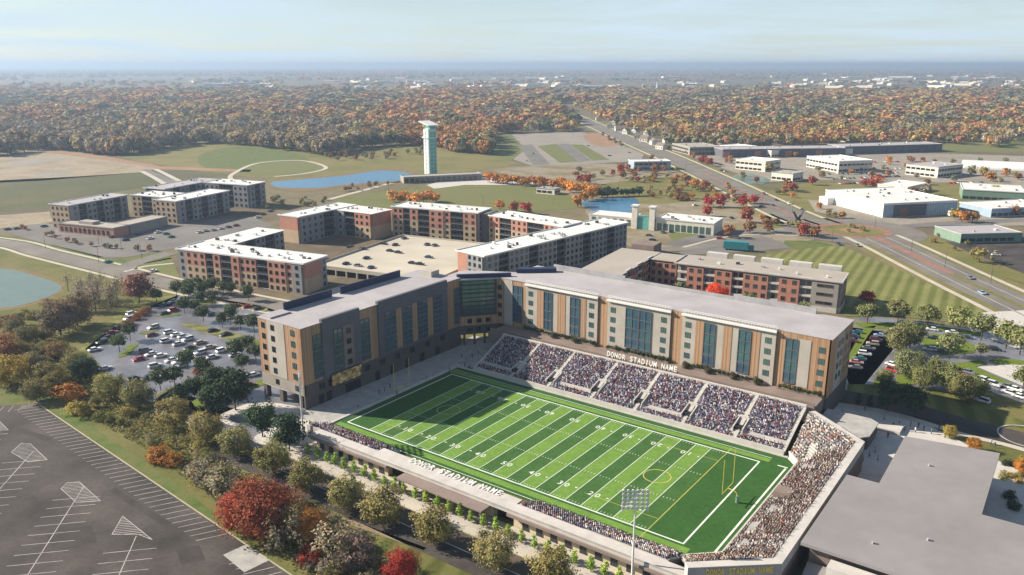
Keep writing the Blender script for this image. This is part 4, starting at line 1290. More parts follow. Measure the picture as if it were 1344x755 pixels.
# video board on the podium
bd = empty('video_board', 'lit video board on the dark podium of the residence wing', 'screen', (XW + 0.62, y_at(453, XW, 7) , 4.6))
MB().box(0.0, 0.35, -6.6, 6.6, 0, 4.4).build('cabinet', 'metal_dark', bd)
m, nt, bs = _mat('screen_picture')
n1 = noise(nt, 0.55, 6, 0.75)
cc_ = ramp(nt, n1, [(0.36, (0.01, 0.012, 0.01)), (0.5, (0.16, 0.11, 0.03)), (0.62, (0.42, 0.34, 0.18)), (0.72, (0.7, 0.65, 0.5))])
link(nt, cc_, bs.inputs['Base Color']); link(nt, cc_, bs.inputs['Emission Color'])
bs.inputs['Emission Strength'].default_value = 0.12
MATS['screen_picture'] = m
MB().box(0.36, 0.40, -6.3, 6.3, 0.3, 4.1).build('screen', 'screen_picture', bd)

# ---------------------------------------------------------------- generic blocks
def roof_units(root, x0, x1, y0, y1, z, n, mats=('metal_grey', 'metal_dark', 'metal_white'), rows=2, name='roof_unit'):
    for k in range(n):
        w, d, h = random.uniform(0.9, 1.8), random.uniform(0.9, 1.5), random.uniform(0.7, 1.3)
        w, d, h = round(w * 2) / 2, round(d * 2) / 2, round(h * 3) / 3
        u = (k + 0.5 + random.uniform(-.4, .4)) / n
        v = (random.randrange(rows) + 0.5 + random.uniform(-.25, .25)) / rows
        put(name, box_mesh(name, 0, w, 0, d, 0, h, random.choice(mats)), root, (lerp(x0, x1, u), lerp(y0, y1, v), z))
def flat_roof(root, x0, x1, y0, y1, z, mat='roof_white', edge='metal_white', over=0.3):
    MB().box(x0 - over, x1 + over, y0 - over, y1 + over, z, z + 0.25).build('roof', mat, root)
    b = MB()
    b.box(x0 - over, x1 + over, y0 - over, y0 - over + 0.3, z + 0.25, z + 0.7).box(x0 - over, x1 + over, y1 + over - 0.3, y1 + over, z + 0.25, z + 0.7)
    b.box(x0 - over, x0 - over + 0.3, y0 - over + 0.3, y1 + over - 0.3, z + 0.25, z + 0.7).box(x1 + over - 0.3, x1 + over, y0 - over + 0.3, y1 + over - 0.3, z + 0.25, z + 0.7)
    b.build('parapet', edge, root)
def apt_face(root, face, L, H_, floors, seq, lower='brick_tan', upper='brick_salmon', split=None, depth=1.4, dark='brick_grey', railing='metal_dark'):
    """seq: list of (fraction, kind); kinds b = brick with windows, B = brick proud, k = balconies, d = dark brick with windows, p = plain two tone"""
    tot = sum(q[0] for q in seq)
    u = 0.0
    fh = H_ / floors
    split = H_ - 2 * fh if split is None else split
    for fr, kind in seq:
        w = L * fr / tot
        if kind == 'k':
            for r in range(floors):
                s_ = face.slab('balcony_slab', u + 0.05, u + w - 0.05, r * fh + 0.02 + (0.0 if r else 0.1), r * fh + 0.28 + (0 if r else 0.1), 0.0, depth * 0.95, 'brick_grey')
                if r: face.slab('railing', 0.0, w - 0.1, 0.27, 1.25, depth * 0.95 - 0.12, depth * 0.95 - 0.04, railing, s_)
                n = max(1, int(w / 2.6))
                for k in range(n): face.window(u + w * (k + .5) / n, r * fh + 0.45, 1.7, 2.0, 0.0, 'glass_dark', 'metal_dark', 'balcony_door')
        else:
            pr = depth + (0.35 if kind == 'B' else 0)
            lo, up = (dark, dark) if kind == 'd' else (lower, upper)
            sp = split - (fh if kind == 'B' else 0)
            face.slab('lower_brick', u + 0.02, u + w - 0.02, 0, sp - 0.01, 0, pr, lo)
            face.slab('upper_brick', u + 0.02, u + w - 0.02, sp, H_ - 0.02, 0, pr, up)
            if kind != 'p':
                n = max(1, int(w / 3.4))
                for r in range(floors):
                    for k in range(n): face.window(u + w * (k + .5) / n, r * fh + 0.9, 1.45, 1.75, pr)
        u += w
def apt_block(root, x0, x1, y0, y1, H_, floors, south=None, east=None, west=None, north=None, core='brick_grey', roof='roof_white', units=14, **kw):
    MB().box(x0, x1, y0, y1, 0, H_ - 0.01).build('core', 'metal_dark', root)  # core coloured near black so the balcony recesses look shaded
    dpt = kw.get('depth', 1.4)
    flat_roof(root, x0, x1, y0, y1, H_, roof, over=dpt + 0.2)
    if south: apt_face(root, Face(root, x0, y0, 0), x1 - x0, H_, floors, south, **kw)
    if east: apt_face(root, Face(root, x1, y0, math.pi / 2), y1 - y0, H_, floors, east, **kw)
    if north: apt_face(root, Face(root, x1, y1, math.pi), x1 - x0, H_, floors, north, **kw)
    if west: apt_face(root, Face(root, x0, y1, -math.pi / 2), y1 - y0, H_, floors, west, **kw)
    roof_units(root, x0 + 1, x1 - 2, y0 + 2, y1 - 3, H_ + 0.25, units, rows=3)
SEQ = [(1.2, 'd'), (3.2, 'b'), (1.2, 'k'), (1.1, 'b'), (1.8, 'k'), (1.2, 'B'), (2.5, 'b'), (1.8, 'k'), (2.6, 'B'), (0.9, 'b'), (1.3, 'd')]
# front L block
A = empty('apartment_block', 'L shaped salmon and tan brick apartment block with white roof behind the tree lined lot', 'building', (-253.5, 45.5, 0), math.atan2(15.5, 74))
LA = 77.0
apt_block(A, 0, LA, 1.4, 17.5, 14.6, 4, SEQ, [(3, 'p'), (1, 'd')], [(1, 'd')], [(1, 'd'), (2, 'k'), (1, 'd'), (1, 'd')], units=24)
ch = [c for c in A.children]
B_ = MB().box(-1.2, 16.0, 19.3, 60, 0, 14.59).build('rear_wing_core', 'metal_dark', A)
MB().box(-2.6, 17.4, 19.45, 61.5, 14.6, 14.85).build('rear_wing_roof', 'roof_white', A)
apt_face(A, Face(A, 16.0, 22, math.pi / 2), 38, 14.6, 4, [(1, 'd'), (1, 'k'), (1, 'd'), (1, 'k'), (1, 'd')])
apt_face(A, Face(A, -1.2, 60, -math.pi / 2), 40, 14.6, 4, [(1, 'b'), (1, 'k'), (1, 'b'), (1, 'k'), (1, 'b')])
roof_units(A, 1, 14, 22, 58, 14.85, 10, rows=4)
# rear left block
Bk = empty('apartment_block', 'apartment block with a red and tan end wall at the corner of the parking deck', 'building', (-284, 133, 0), R_(5))
apt_block(Bk, 0, 15, 1.4, 50, 16.0, 4, [(1, 'p')], [(1, 'd'), (1, 'd'), (1, 'k'), (1, 'd'), (1, 'd')], [(1, 'b'), (1, 'k'), (1, 'b')], units=8, upper='brick_red')
MB().box(16.8, 44.5, 33, 49.9, 0, 15.99).build('rear_wing_core', 'metal_dark', Bk)
MB().box(17.0, 46.2, 31.4, 51.4, 16.0, 16.25).build('rear_wing_roof', 'roof_white', Bk)
apt_face(Bk, Face(Bk, 16.8, 33, 0), 27.7, 16.0, 4, [(1, 'd'), (1.4, 'k'), (1.2, 'b'), (.8, 'b')], upper='brick_red')
apt_face(Bk, Face(Bk, 44.5, 33, math.pi / 2), 17, 16.0, 4, [(1, 'p')], upper='brick_red')
roof_units(Bk, 18, 42, 35, 48, 16.25, 7)
# long rear block
Cb = empty('apartment_block', 'long five storey red and tan apartment block facing the sunlit parking deck', 'building', (-238.5, 184.5, 0), R_(12.5))
SEQC = [(1.5, 'b'), (1, 'k'), (1.2, 'b'), (1.7, 'k'), (2, 'B'), (1, 'b'), (1.8, 'k'), (1.8, 'b')]
apt_block(Cb, 0, 58, 1.4, 18, 18.6, 5, SEQC, [(1, 'd')], [(1, 'p')], [(1, 'b'), (1, 'k'), (1, 'b')], units=14)
MB().box(59.8, 64.5, 3.5, 17, 0, 18.3).build('stair_tower', 'brick_dark', Cb)
C2 = empty('apartment_block', 'apartment block with balconies joining the stair tower to the dark fronted block', 'building', (-176, 202, 0), R_(-4))
apt_block(C2, 0, 54, 1.4, 17, 17.2, 5, [(1.4, 'b'), (1.5, 'k'), (2, 'b'), (2, 'k'), (2, 'b')], units=12)
# right block; dark brick on its long front stands in for shade
Dk = empty('apartment_block', 'long apartment block with a front coloured dark for shade and white roof behind the residence hall', 'building', (-131, 119, 0), R_(-7))
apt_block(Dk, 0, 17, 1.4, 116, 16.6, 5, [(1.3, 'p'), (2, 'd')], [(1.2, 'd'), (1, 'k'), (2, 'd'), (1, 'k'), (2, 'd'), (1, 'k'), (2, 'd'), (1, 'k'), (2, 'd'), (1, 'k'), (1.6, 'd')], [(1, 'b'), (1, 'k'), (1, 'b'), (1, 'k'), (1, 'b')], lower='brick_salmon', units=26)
# parking deck between them
pdk = empty('parking_deck', 'pale concrete parking deck between the apartment blocks with cars on top', 'parking deck', (-205, 92, 0), R_(11))
PDW, PDD = 72, 84
MB().box(0, PDW, 0, PDD, 3.2, 4.0).build('top_deck', 'concrete_deck', pdk)
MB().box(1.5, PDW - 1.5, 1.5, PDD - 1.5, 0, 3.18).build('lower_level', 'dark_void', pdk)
b = MB().box(0, PDW, -0.3, -0.01, 3.0, 4.9).box(0, PDW, PDD + 0.01, PDD + 0.3, 3.0, 4.9).box(-0.3, -0.01, -0.3, PDD + .3, 3.0, 4.9).box(PDW + 0.01, PDW + 0.3, -0.3, PDD + .3, 3.0, 4.9)
b.build('parapet', 'concrete_deck', pdk)
for k in range(12): MB().box(k * 6.5, k * 6.5 + 0.7, -0.35, 0.6, 0, 3.19).build('column', 'concrete_deck', pdk)
for r_ in range(5):
    for k in range(22):
        put('stall_line', box_mesh('stall_line', -0.07, 0.07, 0, 5.2, 0, 0.012, 'concrete_light'), pdk, (4 + k * 2.9, 6 + r_ * 15.5, 4.004))
# ---------------------------------------------------------------- brick block behind the main front
Uk = empty('brick_block', 'red brick and white four storey block with flat tan roof on the striped lawn', 'building', (-38, 169.5, 0), R_(7.0))
def brick_front(root, face, L, H_, floors, seq, dark=False):
    tot = sum(s_[0] for s_ in seq); u = 0; fh = (H_ - 2.2) / (floors - 1)
    for fr, kind in seq:
        w = L * fr / tot
        if kind == 'r':
            face.slab('brick_bay', u + .02, u + w - .02, 0, H_ - 0.9, 0, 1.3, 'brick_red')
            face.slab('base_course', u + .04, u + w - .04, 0.0, 2.0, 1.31, 1.42, 'concrete_light')
            n = max(1, int(w / 3.0))
            for r in range(floors - 1):
                for k in range(n): face.window(u + w * (k + .5) / n, 2.9 + r * fh, 1.7, 1.9, 1.3, 'glass_dark', 'brown_wall')
        elif kind == 't':
            face.slab('taupe_bay', u + .02, u + w - .02, 2.4, H_ - 0.5, 0, 1.2, 'brick_taupe')
            face.slab('base_course', u + .02, u + w - .02, 0, 2.38, 0, 1.2, 'concrete_light')
            for r in range(floors - 1):
                face.window(u + w * .5, 3.4 + r * fh, w * 0.6, 1.3, 1.2, 'glass_dark', 'brown_wall')
        else:
            for r in range(floors):
                face.slab('balcony_slab', u + .02, u + w - .02, 1.9 + r * fh, 2.3 + r * fh + .5, 0, 0.9, 'concrete_light')
            n = max(1, int(w / 2.4))
            for r in range(floors - 1):
                for k in range(n): face.window(u + w * (k + .5) / n, 3.0 + r * fh, 1.6, 1.9, 0.0, 'glass_dark', 'metal_dark')
        u += w
LU = 72.0
MB().box(0, LU, 1.3, 17, 0, 13.8).build('core', 'brick_taupe', Uk)
flat_roof(Uk, 0, LU, 1.3, 17, 13.8, 'roof_tan', 'concrete_light', 1.6)
brick_front(Uk, Face(Uk, 0, 1.3, 0), LU, 13.8, 4, [(1.2, 'w'), (2, 'r'), (1.3, 'w'), (2, 'r'), (1.3, 'w'), (2.8, 'r'), (1.2, 'w'), (2.2, 'r'), (1.3, 'w'), (2.8, 't')])
brick_front(Uk, Face(Uk, LU, 1.3, math.pi / 2), 15.7, 13.8, 4, [(1, 't'), (1.2, 'r'), (1, 't')])
for k in range(5):
    MB().box(8 + k * 13, 18 + k * 13, 20.5, 24, 12.0, 16.2).build('roof_pergola', 'concrete_light', Uk)
MB().box(0, 64, 18.7, 20.4, 0, 14.2).build('rear_core', 'brick_taupe', Uk)
MB().box(4, 66, 20.41, 27, 0, 12.0).build('rear_core', 'brick_taupe', Uk)
# left arm and link
MB().box(-34, -16, -34, 17, 0, 13.8).build('arm_core', 'brick_taupe', Uk)
MB().box(-35.5, -14.6, -35.4, 18.6, 13.8, 14.1).build('arm_roof', 'roof_tan', Uk)
brick_front(Uk, Face(Uk, -16, -34, math.pi / 2), 49, 13.8, 4, [(1, 'r'), (1, 'w'), (1, 'r'), (1, 'w'), (1, 'r'), (1, 'w'), (1, 'r')])
MB().box(-14.5, -1.3, 4.5, 17, 0, 13.6).build('link_core', 'brick_taupe', Uk)
MB().box(-14.4, -1.9, 3.0, 18.6, 13.61, 13.9).build('link_roof', 'roof_tan', Uk)
brick_front(Uk, Face(Uk, -14.4, 4.5, 0), 13, 13.6, 4, [(1, 'r')])
MB().box(-31, -19, 20, 32, 0, 16.5).build('stair_core', 'brown_wall', Uk)
roof_units(Uk, 4, 68, 4, 14, 14.05, 7)
# court wall between the blocks
cw = MB().box(-56, 6, 0, 0.6, 0, 9.0).build('court_wall', 'wood_panel', None, (0, 95, 0))
bpy.data.objects.remove(cw)

# ---------------------------------------------------------------- big roofed hall at the right
bh = empty('indoor_hall', 'large hall with a broad plain grey roof beside the bent end stand', 'building')
ZH = 9.0
MB().prism([(86.6, 44.5), (108.3, 48.2), (108.6, 12.2), (190, 13.0), (190, -22.3), (79.7, -22.3), (79.7, 13.4), (87.0, 13.6)], ZH - 0.7, ZH).build('roof', 'roof_big', bh)
MB().prism([(88.2, 42.8), (106.8, 46.0), (107.2, 10.9), (188, 11.4), (188, -21), (81.3, -21), (81.3, 11.9), (88.4, 12.0)], 0, ZH - 0.72, bottom=False).build('wall', 'brown_wall', bh)
MB().prism([(81.5, -22.32), (190, -22.32), (190, -44), (83.5, -44)], 4.6, 5.2).build('lower_roof', 'roof_big', bh)
MB().prism([(84.2, -21.5), (188, -21.5), (188, -43), (84.2, -43)], 0, 4.58, bottom=False).build('lower_wall', 'brown_wall', bh)
MB().box(86, 190, -25.6, -22.34, 5.22, 7.4).build('clerestory', 'concrete_light', bh)
for q_ in ((95, 30), (101, -6), (118, 2), (92, -14), (130, -10)): MB().tube([(q_[0], q_[1], ZH), (q_[0], q_[1], ZH + 0.5)], 0.3, 8).build('roof_vent', 'metal_grey', bh)
hf = Face(bh, 88.3, 13.0, math.pi / 2)
for k in range(6): MB().box(87.95, 88.15, 15 + k * 4.6, 18.2 + k * 4.6, 0.4, 6.8).build('window', 'glass_dark', bh)
# low curved entrance pavilion in the shade beside the main end
ep = empty('entrance_pavilion', 'low round ended pavilion with pale blue roof in the shade of the residence hall', 'building', (62.2, 62, 0))
arc = [(0.0, 0.0), (0.0, -14.0), (5, -17.5), (11, -17.0), (14.5, -12.5), (14.5, -2.0), (12, 0.0)]
MB().prism(arc, 0, 4.0, bottom=False).build('wall', 'brick_dark', ep)
MB().prism([(x * 1.03 - .1, y * 1.03) for x, y in arc], 4.01, 4.4).build('roof', 'concrete', ep)
MB().box(0.5, 20, 2.5, 7.5, 0, 1.2).build('terrace_wall', 'concrete_light', ep)
# ---------------------------------------------------------------- grey apartment complex beyond the road
Gk = empty('apartment_complex', 'dark grey apartment complex with flat roofs and a low orange brick clubhouse court', 'building', (-441, 72, 0), R_(14))
SEQG = [(1, 'd'), (1, 'k'), (1.3, 'd'), (1, 'k'), (1.3, 'd'), (1, 'k'), (1, 'd')]
kwg = dict(lower='brick_tan', upper='brick_tan', dark='brick_grey', depth=1.2)
apt_block(Gk, 0, 16, 0, 46, 15.5, 4, [(1, 'b'), (1, 'b')], SEQG, None, None, 'brick_grey', 'roof_grey', 6, **kwg)
apt_block(Gk, 16, 44, 52, 70, 15.0, 4, [(1, 'b'), (1, 'k'), (1, 'b')], [(1, 'd')], None, None, 'brick_grey', 'roof_white', 8, **kwg)
apt_block(Gk, 48, 66, 42, 92, 15.0, 4, [(1, 'b'), (1, 'b')], SEQG, None, None, 'brick_grey', 'roof_white', 8, **kwg)
apt_block(Gk, 6, 24, 74, 128, 16.5, 4, None, SEQG, None, None, 'brick_grey', 'roof_grey', 8, **kwg)
apt_block(Gk, 30, 70, 110, 128, 17.0, 4, [(1, 'd'), (1, 'k'), (1, 'd')], [(1, 'd'), (1, 'k'), (1, 'd')], None, None, 'brick_grey', 'roof_white', 8, **kwg)
Gc = empty('clubhouse', 'single storey orange brick clubhouse with tan flat roof in front of the grey apartments', 'building', (-423, 66, 0), R_(14))
MB().box(0, 48, 0, 12, 0, 5.6).build('wall', 'brick_salmon', Gc); flat_roof(Gc, 0, 48, 0, 12, 5.6, 'roof_tan', 'concrete')
MB().box(34, 48.5, 12.8, 44, 0, 5.6).build('side_wall', 'brick_taupe', Gc); flat_roof(Gc, 34, 48.5, 12.8, 44, 5.62, 'roof_tan', 'concrete')
for k in range(11): put('window', box_mesh('window', -1.1, 1.1, -0.1, 0, 1.0, 4.0, 'glass_dark'), Gc, (3 + k * 4, -0.02, 0))
MB().box(14, 26, 4, 10, 5.87, 7.6).build('roof_unit', 'roof_tan', Gc)
# ---------------------------------------------------------------- the tower
tp = P(566, 230)
th = 50.0
tw = empty('tower', 'tall slim teal and white tower with a slanted flat cap beside the pond', 'tower', (tp.x, tp.y, 0), R_(-14))
MB().box(-4.2, 4.2, -3.4, 4.2, 0, th - 5).build('teal_shaft', 'teal_pale', tw)
MB().box(-4.8, 2.2, -4.6, -3.42, 0, th - 5.4).build('white_shaft', 'metal_white', tw)
MB().box(2.6, 3.6, -4.5, -3.42, 0, th - 5.2).build('fin', 'teal_pale', tw)
for r in range(11):
    for q in range(2):
        put('pane', box_mesh('pane', 0, 0.08, 0, 3.1, 0, 3.2, 'teal_metal'), tw, (4.21, -3.0 + q * 3.6, 2 + r * 3.7))
    put('pane', box_mesh('slot', 0, 0.9, -0.1, 0, 0, 3.0, 'glass_teal'), tw, (-1.7, -4.62, 2 + r * 3.7))
MB().box(-6.4, 5.2, -5.6, 4.8, th - 14.2, th - 12.8).build('ring_ledge', 'teal_pale', tw)
MB().box(-3.6, 3.8, -3.0, 3.8, th - 5, th - 2.4).build('lantern', 'teal_metal', tw)
cap = MB()
cap.v = [(-10, -6.5, th + 1.2), (6.5, -6.5, th - 2.2), (6.5, 6.0, th - 2.2), (-10, 6.0, th + 1.2), (-10, -6.5, th + 2.0), (6.5, -6.5, th - 1.4), (6.5, 6.0, th - 1.4), (-10, 6.0, th + 2.0)]
cap.f = [(3, 2, 1, 0), (4, 5, 6, 7), (0, 1, 5, 4), (1, 2, 6, 5), (2, 3, 7, 6), (3, 0, 4, 7)]; cap.m = [0] * 6
cap.build('cap', 'metal_white', tw)
# the low terrace building round its foot
tb = empty('terrace_building', 'long low stone and glass pavilion at the foot of the tower', 'building', (P(530, 241).x, P(530, 241).y, 0), math.atan2(*(lambda d: (d.y, d.x))(P(632, 236) - P(530, 241))))
tl = (P(632, 236) - P(530, 241)).length
MB().box(0, tl, 0, 14, 0, 5.2).build('wall', 'brick_taupe', tb); flat_roof(tb, 0, tl, 0, 14, 5.2, 'roof_tan', 'concrete')
for k in range(int(tl / 5)): put('window', box_mesh('window', 0, 3.6, -0.12, 0, 0.5, 4.2, 'glass_dark'), tb, (1 + 5 * k, -0.02, 0))
def pavilion(name, px, py, L_, D_, h, label, wall, roof, rz, windows=True, cat='building', glass='glass_dark'):
    p = P(px, py)
    r_ = empty(name, label, cat, (p.x, p.y, 0), rz)
    MB().box(0, L_, 0, D_, 0, h).build('wall', wall, r_)
    flat_roof(r_, 0, L_, 0, D_, h, roof, 'metal_white' if roof == 'roof_white' else 'concrete')
    if windows:
        nf = max(1, int(h / 4.2))
        for f_ in range(nf):
            for k in range(max(1, int(L_ / 5))):
                put('window', box_mesh('window', 0, 4.1, -0.12, 0, 0, min(2.0, h * .5), glass), r_, (0.5 + 5 * k, -0.02, 1.1 + f_ * h / nf))
            for k in range(max(1, int(D_ / 5))):
                put('window', box_mesh('side_window', 0, 0.12, 0, 4.1, 0, min(2.0, h * .5), glass), r_, (L_ + 0.02, 0.5 + 5 * k, 1.1 + f_ * h / nf))
    roof_units(r_, 2, L_ - 3, 2, D_ - 3, h + 0.25, max(2, int(L_ * D_ / 500)))
    return r_
def ang(px0, py0, px1, py1):
    d = P(px1, py1) - P(px0, py0); return math.atan2(d.y, d.x), d.length
a_, l_ = ang(832, 224, 880, 223)
pavilion('pavilion', 832, 224, l_, 20, 8.5, 'blue walled shed with white roof beside the striped plots', 'blue_wall', 'roof_white', a_)
a_, l_ = ang(705, 249, 728, 251)
pavilion('pavilion', 704, 254, l_, 10, 4.5, 'small glazed pavilion on the edge of the lawn', 'cream_wall', 'roof_grey', a_)
# restaurant by the small pond: two cream pylons and a curved hall
rp = P(845, 301)
rs = empty('restaurant', 'cream building with two tall square pylons and teal glass beside the small pond', 'building', (rp.x, rp.y, 0), R_(8))
for xx in (-8, 4): MB().box(xx, xx + 3.6, -2, 2, 0, 15).build('pylon', 'cream_wall', rs)
for xx in (-8, 4): MB().box(xx - .5, xx + 4.1, -2.5, 2.5, 15.01, 15.8).build('pylon_cap', 'metal_white', rs)
MB().box(-4.38, 3.98, -1, 6, 0, 8).build('entrance', 'teal_metal', rs)
MB().box(8, 46, 0, 22, 0, 7.5).build('wall', 'cream_wall', rs); flat_roof(rs, 8, 46, 0, 22, 7.5, 'roof_white', 'metal_white')
MB().box(-40, -8.1, 2, 18, 0, 6).build('side_wall', 'cream_wall', rs); flat_roof(rs, -40, -8.5, 2, 18, 6, 'roof_white', 'metal_white', 0.2)
for k in range(9): put('window', box_mesh('window', 0, 3, -0.1, 0, 0.6, 5.0, 'glass_teal'), rs, (9 + k * 4, -0.02, 0))
for k in range(6): put('window', box_mesh('window', 0, 3, -0.1, 0, 0.6, 5.0, 'glass_teal'), rs, (-38 + k * 5, 1.98, 0))
roof_units(rs, 10, 42, 2, 18, 7.75, 9)
# warehouse and offices
wp = P(1158, 286)
wq = empty('warehouse', 'big white warehouse with blue and maroon panels facing the loading yard', 'building', (wp.x, wp.y, 0), R_(50))
MB().box(0, 62, 0, 68, 0, 9.6).build('wall', 'metal_white', wq); flat_roof(wq, 0, 62, 0, 68, 9.6, 'roof_white', 'metal_white')
MB().box(0.5, 8, -0.16, -0.02, 0.3, 8.8).build('wall_panel', 'blue_wall', wq); MB().box(8.3, 36, -0.16, -0.02, 0.3, 8.8).build('wall_panel', 'panel_grey', wq)
MB().box(14, 20, -0.30, -0.18, 0.3, 6.0).build('wall_panel', 'paver_red', wq); MB().box(36.3, 61.5, -0.16, -0.02, 0.3, 8.8).build('wall_panel', 'blue_wall', wq)
for k in range(11): MB().box(38 + k * 2.1, 38.15 + k * 2.1, -0.24, -0.165, 0.3, 8.8).build('panel_joint', 'metal_white', wq)
roof_units(wq, 6, 56, 6, 62, 9.85, 14, rows=4)
MB().box(-6.0, -0.2, 56, 67, 0, 5.5).build('annex', 'metal_white', wq)
for args in (
    ('office_building', 944, 199, 1012, 207, 30, 7.5, 'cream low office with a long white band beside the avenue', 'cream_wall', 'roof_white'),
    ('office_building', 965, 222, 1004, 226, 30, 10, 'white stuccoed two storey shop block beside the avenue', 'cream_wall', 'roof_white'),
    ('office_building', 1058, 219, 1100, 227, 40, 11, 'cream two storey office with ribbon windows between car parks', 'cream_wall', 'roof_white'),
    ('office_building', 1188, 229, 1230, 234, 42, 10, 'cream office with blue shaded ribbon windows by the white field', 'cream_wall', 'roof_grey'),
    ('office_building', 1012, 236, 1040, 239, 20, 7, 'small cream office beside the red tree', 'cream_wall', 'roof_tan'),
    ('office_building', 882, 198, 905, 204, 40, 9, 'dark brick shop block at the bend of the avenue', 'brick_taupe', 'roof_tan'),
    ('office_building', 1262, 262, 1344, 267, 40, 8, 'green trimmed office with a pale roof behind the warehouse', 'green_wall', 'roof_white'),
    ('office_building', 1300, 286, 1380, 282, 30, 6, 'blue office half hidden by the bare tree behind the warehouse', 'blue_wall', 'roof_white'),
    ('store', 1260, 320, 1340, 318, 26, 5.5, 'low green and grey store with a glass front beside the dark lot', 'green_wall', 'roof_grey'),
    ('store', 1190, 256, 1215, 250, 25, 6, 'small white store beside the orange tree', 'cream_wall', 'roof_white')):
    nm, x0, y0, x1, y1, D_, h, lab, wl, rf = args
    a_, l_ = ang(x0, y0, x1, y1)
    pavilion(nm, x0, y0, l_, D_, h, lab, wl, rf, a_, glass='glass_dark')
# long strip mall, a row of attached shops
a_, l_ = ang(950, 206, 1110, 204)
sm = pavilion('strip_mall', 948, 207, l_, 34, 9, 'long grey strip mall backing on the autumn wood', 'panel_grey', 'roof_grey', a_, False)
for k in range(16): put('shop_front', box_mesh('shop_front', 0, l_ / 16 - 1.0, -0.6, 0, 0, 7.0, 'panel_grey' if k % 4 else 'brick_red'), sm, (k * l_ / 16 + .5, -0.02, 0))
a_, l_ = ang(1108, 203, 1236, 199)
sm = pavilion('strip_mall', 1108, 203, l_, 34, 9, 'long grey strip mall with a cream corner beside the open field', 'panel_grey', 'roof_grey', a_, False)
for k in range(12): put('shop_front', box_mesh('shop_front', 0, l_ / 12 - 1.0, -0.6, 0, 0, 7.0, 'cream_wall' if k == 0 else 'panel_grey'), sm, (k * l_ / 12 + .5, -0.02, 0))
tp_ = P(1265, 221)
tn = empty('dome', 'long low white inflated roof beside the far offices', 'building', (tp_.x, tp_.y, 0), R_(12))
bb = MB()
for i in range(12):
    a0, a1 = math.pi * i / 12, math.pi * (i + 1) / 12
    bb.quad((0, 16 - 16 * math.cos(a0), 7 * math.sin(a0)), (80, 16 - 16 * math.cos(a0), 7 * math.sin(a0)), (80, 16 - 16 * math.cos(a1), 7 * math.sin(a1)), (0, 16 - 16 * math.cos(a1), 7 * math.sin(a1)))
    for xx in (0, 80): bb.v += [(xx, 16, 0), (xx, 16 - 16 * math.cos(a0), 7 * math.sin(a0)), (xx, 16 - 16 * math.cos(a1), 7 * math.sin(a1))]; bb.f.append((len(bb.v) - 3, len(bb.v) - 2, len(bb.v) - 1)); bb.m.append(0)
bb.build('cover', 'metal_white', tn)
# angular dark sculpture by the roundabout
scp = P(1046, 297)
SCS = .62
sc_ = MB().tube([(-5, 0, 16), (-1, 0, 9), (0.5, 0, 0)], [0.9, 1.4, 1.8], 4).tube([(6, 0, 19), (1.5, 0, 9), (0, 0, 2)], [0.8, 1.3, 1.6], 4).tube([(-3, 0, 11), (4, 1, 6)], [0.6, 0.9], 4).build('sculpture', 'metal_dark', None, (scp.x, scp.y, 0), R_(30))
tag(sc_, 'dark angular branching metal sculpture beside the roundabout', 'sculpture')
sc_.scale = (.62, .62, .62)
# distant pale buildings of the town on the horizon
dist_me = []
for k in range(5):
    w, d_, h = random.uniform(50, 130), random.uniform(30, 60), random.uniform(8, 16)
    b = MB().box(-w / 2, w / 2, -d_ / 2, d_ / 2, 0, h, 0, 1)
    b.box(-w / 2 + 2, -w / 4, -d_ / 2 + 2, d_ / 4, h, h + 3.5, 0, 1)
    for q in range(6): b.box(-w / 2 + w * q / 6 + 2, -w / 2 + w * (q + 1) / 6 - 2, -d_ / 2 - 0.3, -d_ / 2 - 0.02, 1.5, h * .6, 2)
    dist_me.append(b.mesh('distant_building', ['cream_wall', 'roof_white', 'glass_dark']))
for k in range(150):
    px = random.choice([random.uniform(880, 1344), random.uniform(1050, 1344), random.uniform(250, 900), random.uniform(450, 760)])
    py = random.triangular(96, 120, 112)
    if px < 880 and py > 117: py = 116
    p = P(px, py)
    o = put('distant_building', random.choice(dist_me), None, (p.x, p.y, 0), random.uniform(0, 3.1))
    s_ = random.uniform(0.5, 1.1) * (1.5 if py < 104 else 1.0)
    o.scale = (s_, s_, 1)
    tag(o, 'pale low building in the far town near the horizon', 'building', 'pale buildings of the far town')
sp_ = P(862, 122)
st_ = MB().box(-4, 4, -4, 4, 0, 22).build('church_steeple', 'cream_wall', None, (sp_.x, sp_.y, 0))
MB().tube([(0, 0, 22), (0, 0, 46)], [4.2, 0.2], 8).build('spire', 'metal_white', st_)
tag(st_, 'white church steeple rising above the autumn wood', 'church')
# houses among the trees along the avenue
hm = MB()
hm.prism([(-6, -4.5), (6, -4.5), (6, 4.5), (-6, 4.5)], 0, 5.2)
hm.v += [(-6.6, -5, 5.1), (6.6, -5, 5.1), (6.6, 5, 5.1), (-6.6, 5, 5.1), (-6.2, 0, 8.6), (6.2, 0, 8.6)]
n = len(hm.v) - 6
for f in ((0, 1, 5, 4), (2, 3, 4, 5)): hm.f.append(tuple(n + i for i in f)); hm.m.append(1)
for f in ((1, 2, 5), (3, 0, 4)): hm.f.append(tuple(n + i for i in f)); hm.m.append(0)
for xx in (-4, 0, 4): hm.box(xx - .7, xx + .7, -4.56, -4.5, 1.4, 3.4, 2)
hme = hm.mesh('house', ['cream_wall', 'brown_wall', 'glass_dark'])
HS = [(800, 168), (812, 172), (822, 176), (834, 176), (846, 186), (858, 190), (868, 196), (838, 182), (806, 164), (850, 178), (875, 188), (785, 158), (1150, 172), (1160, 178), (1178, 175), (1192, 180), (1205, 174), (1215, 182), (1140, 180), (1230, 178), (1105, 186), (1095, 180), (1290, 182), (790, 152)]
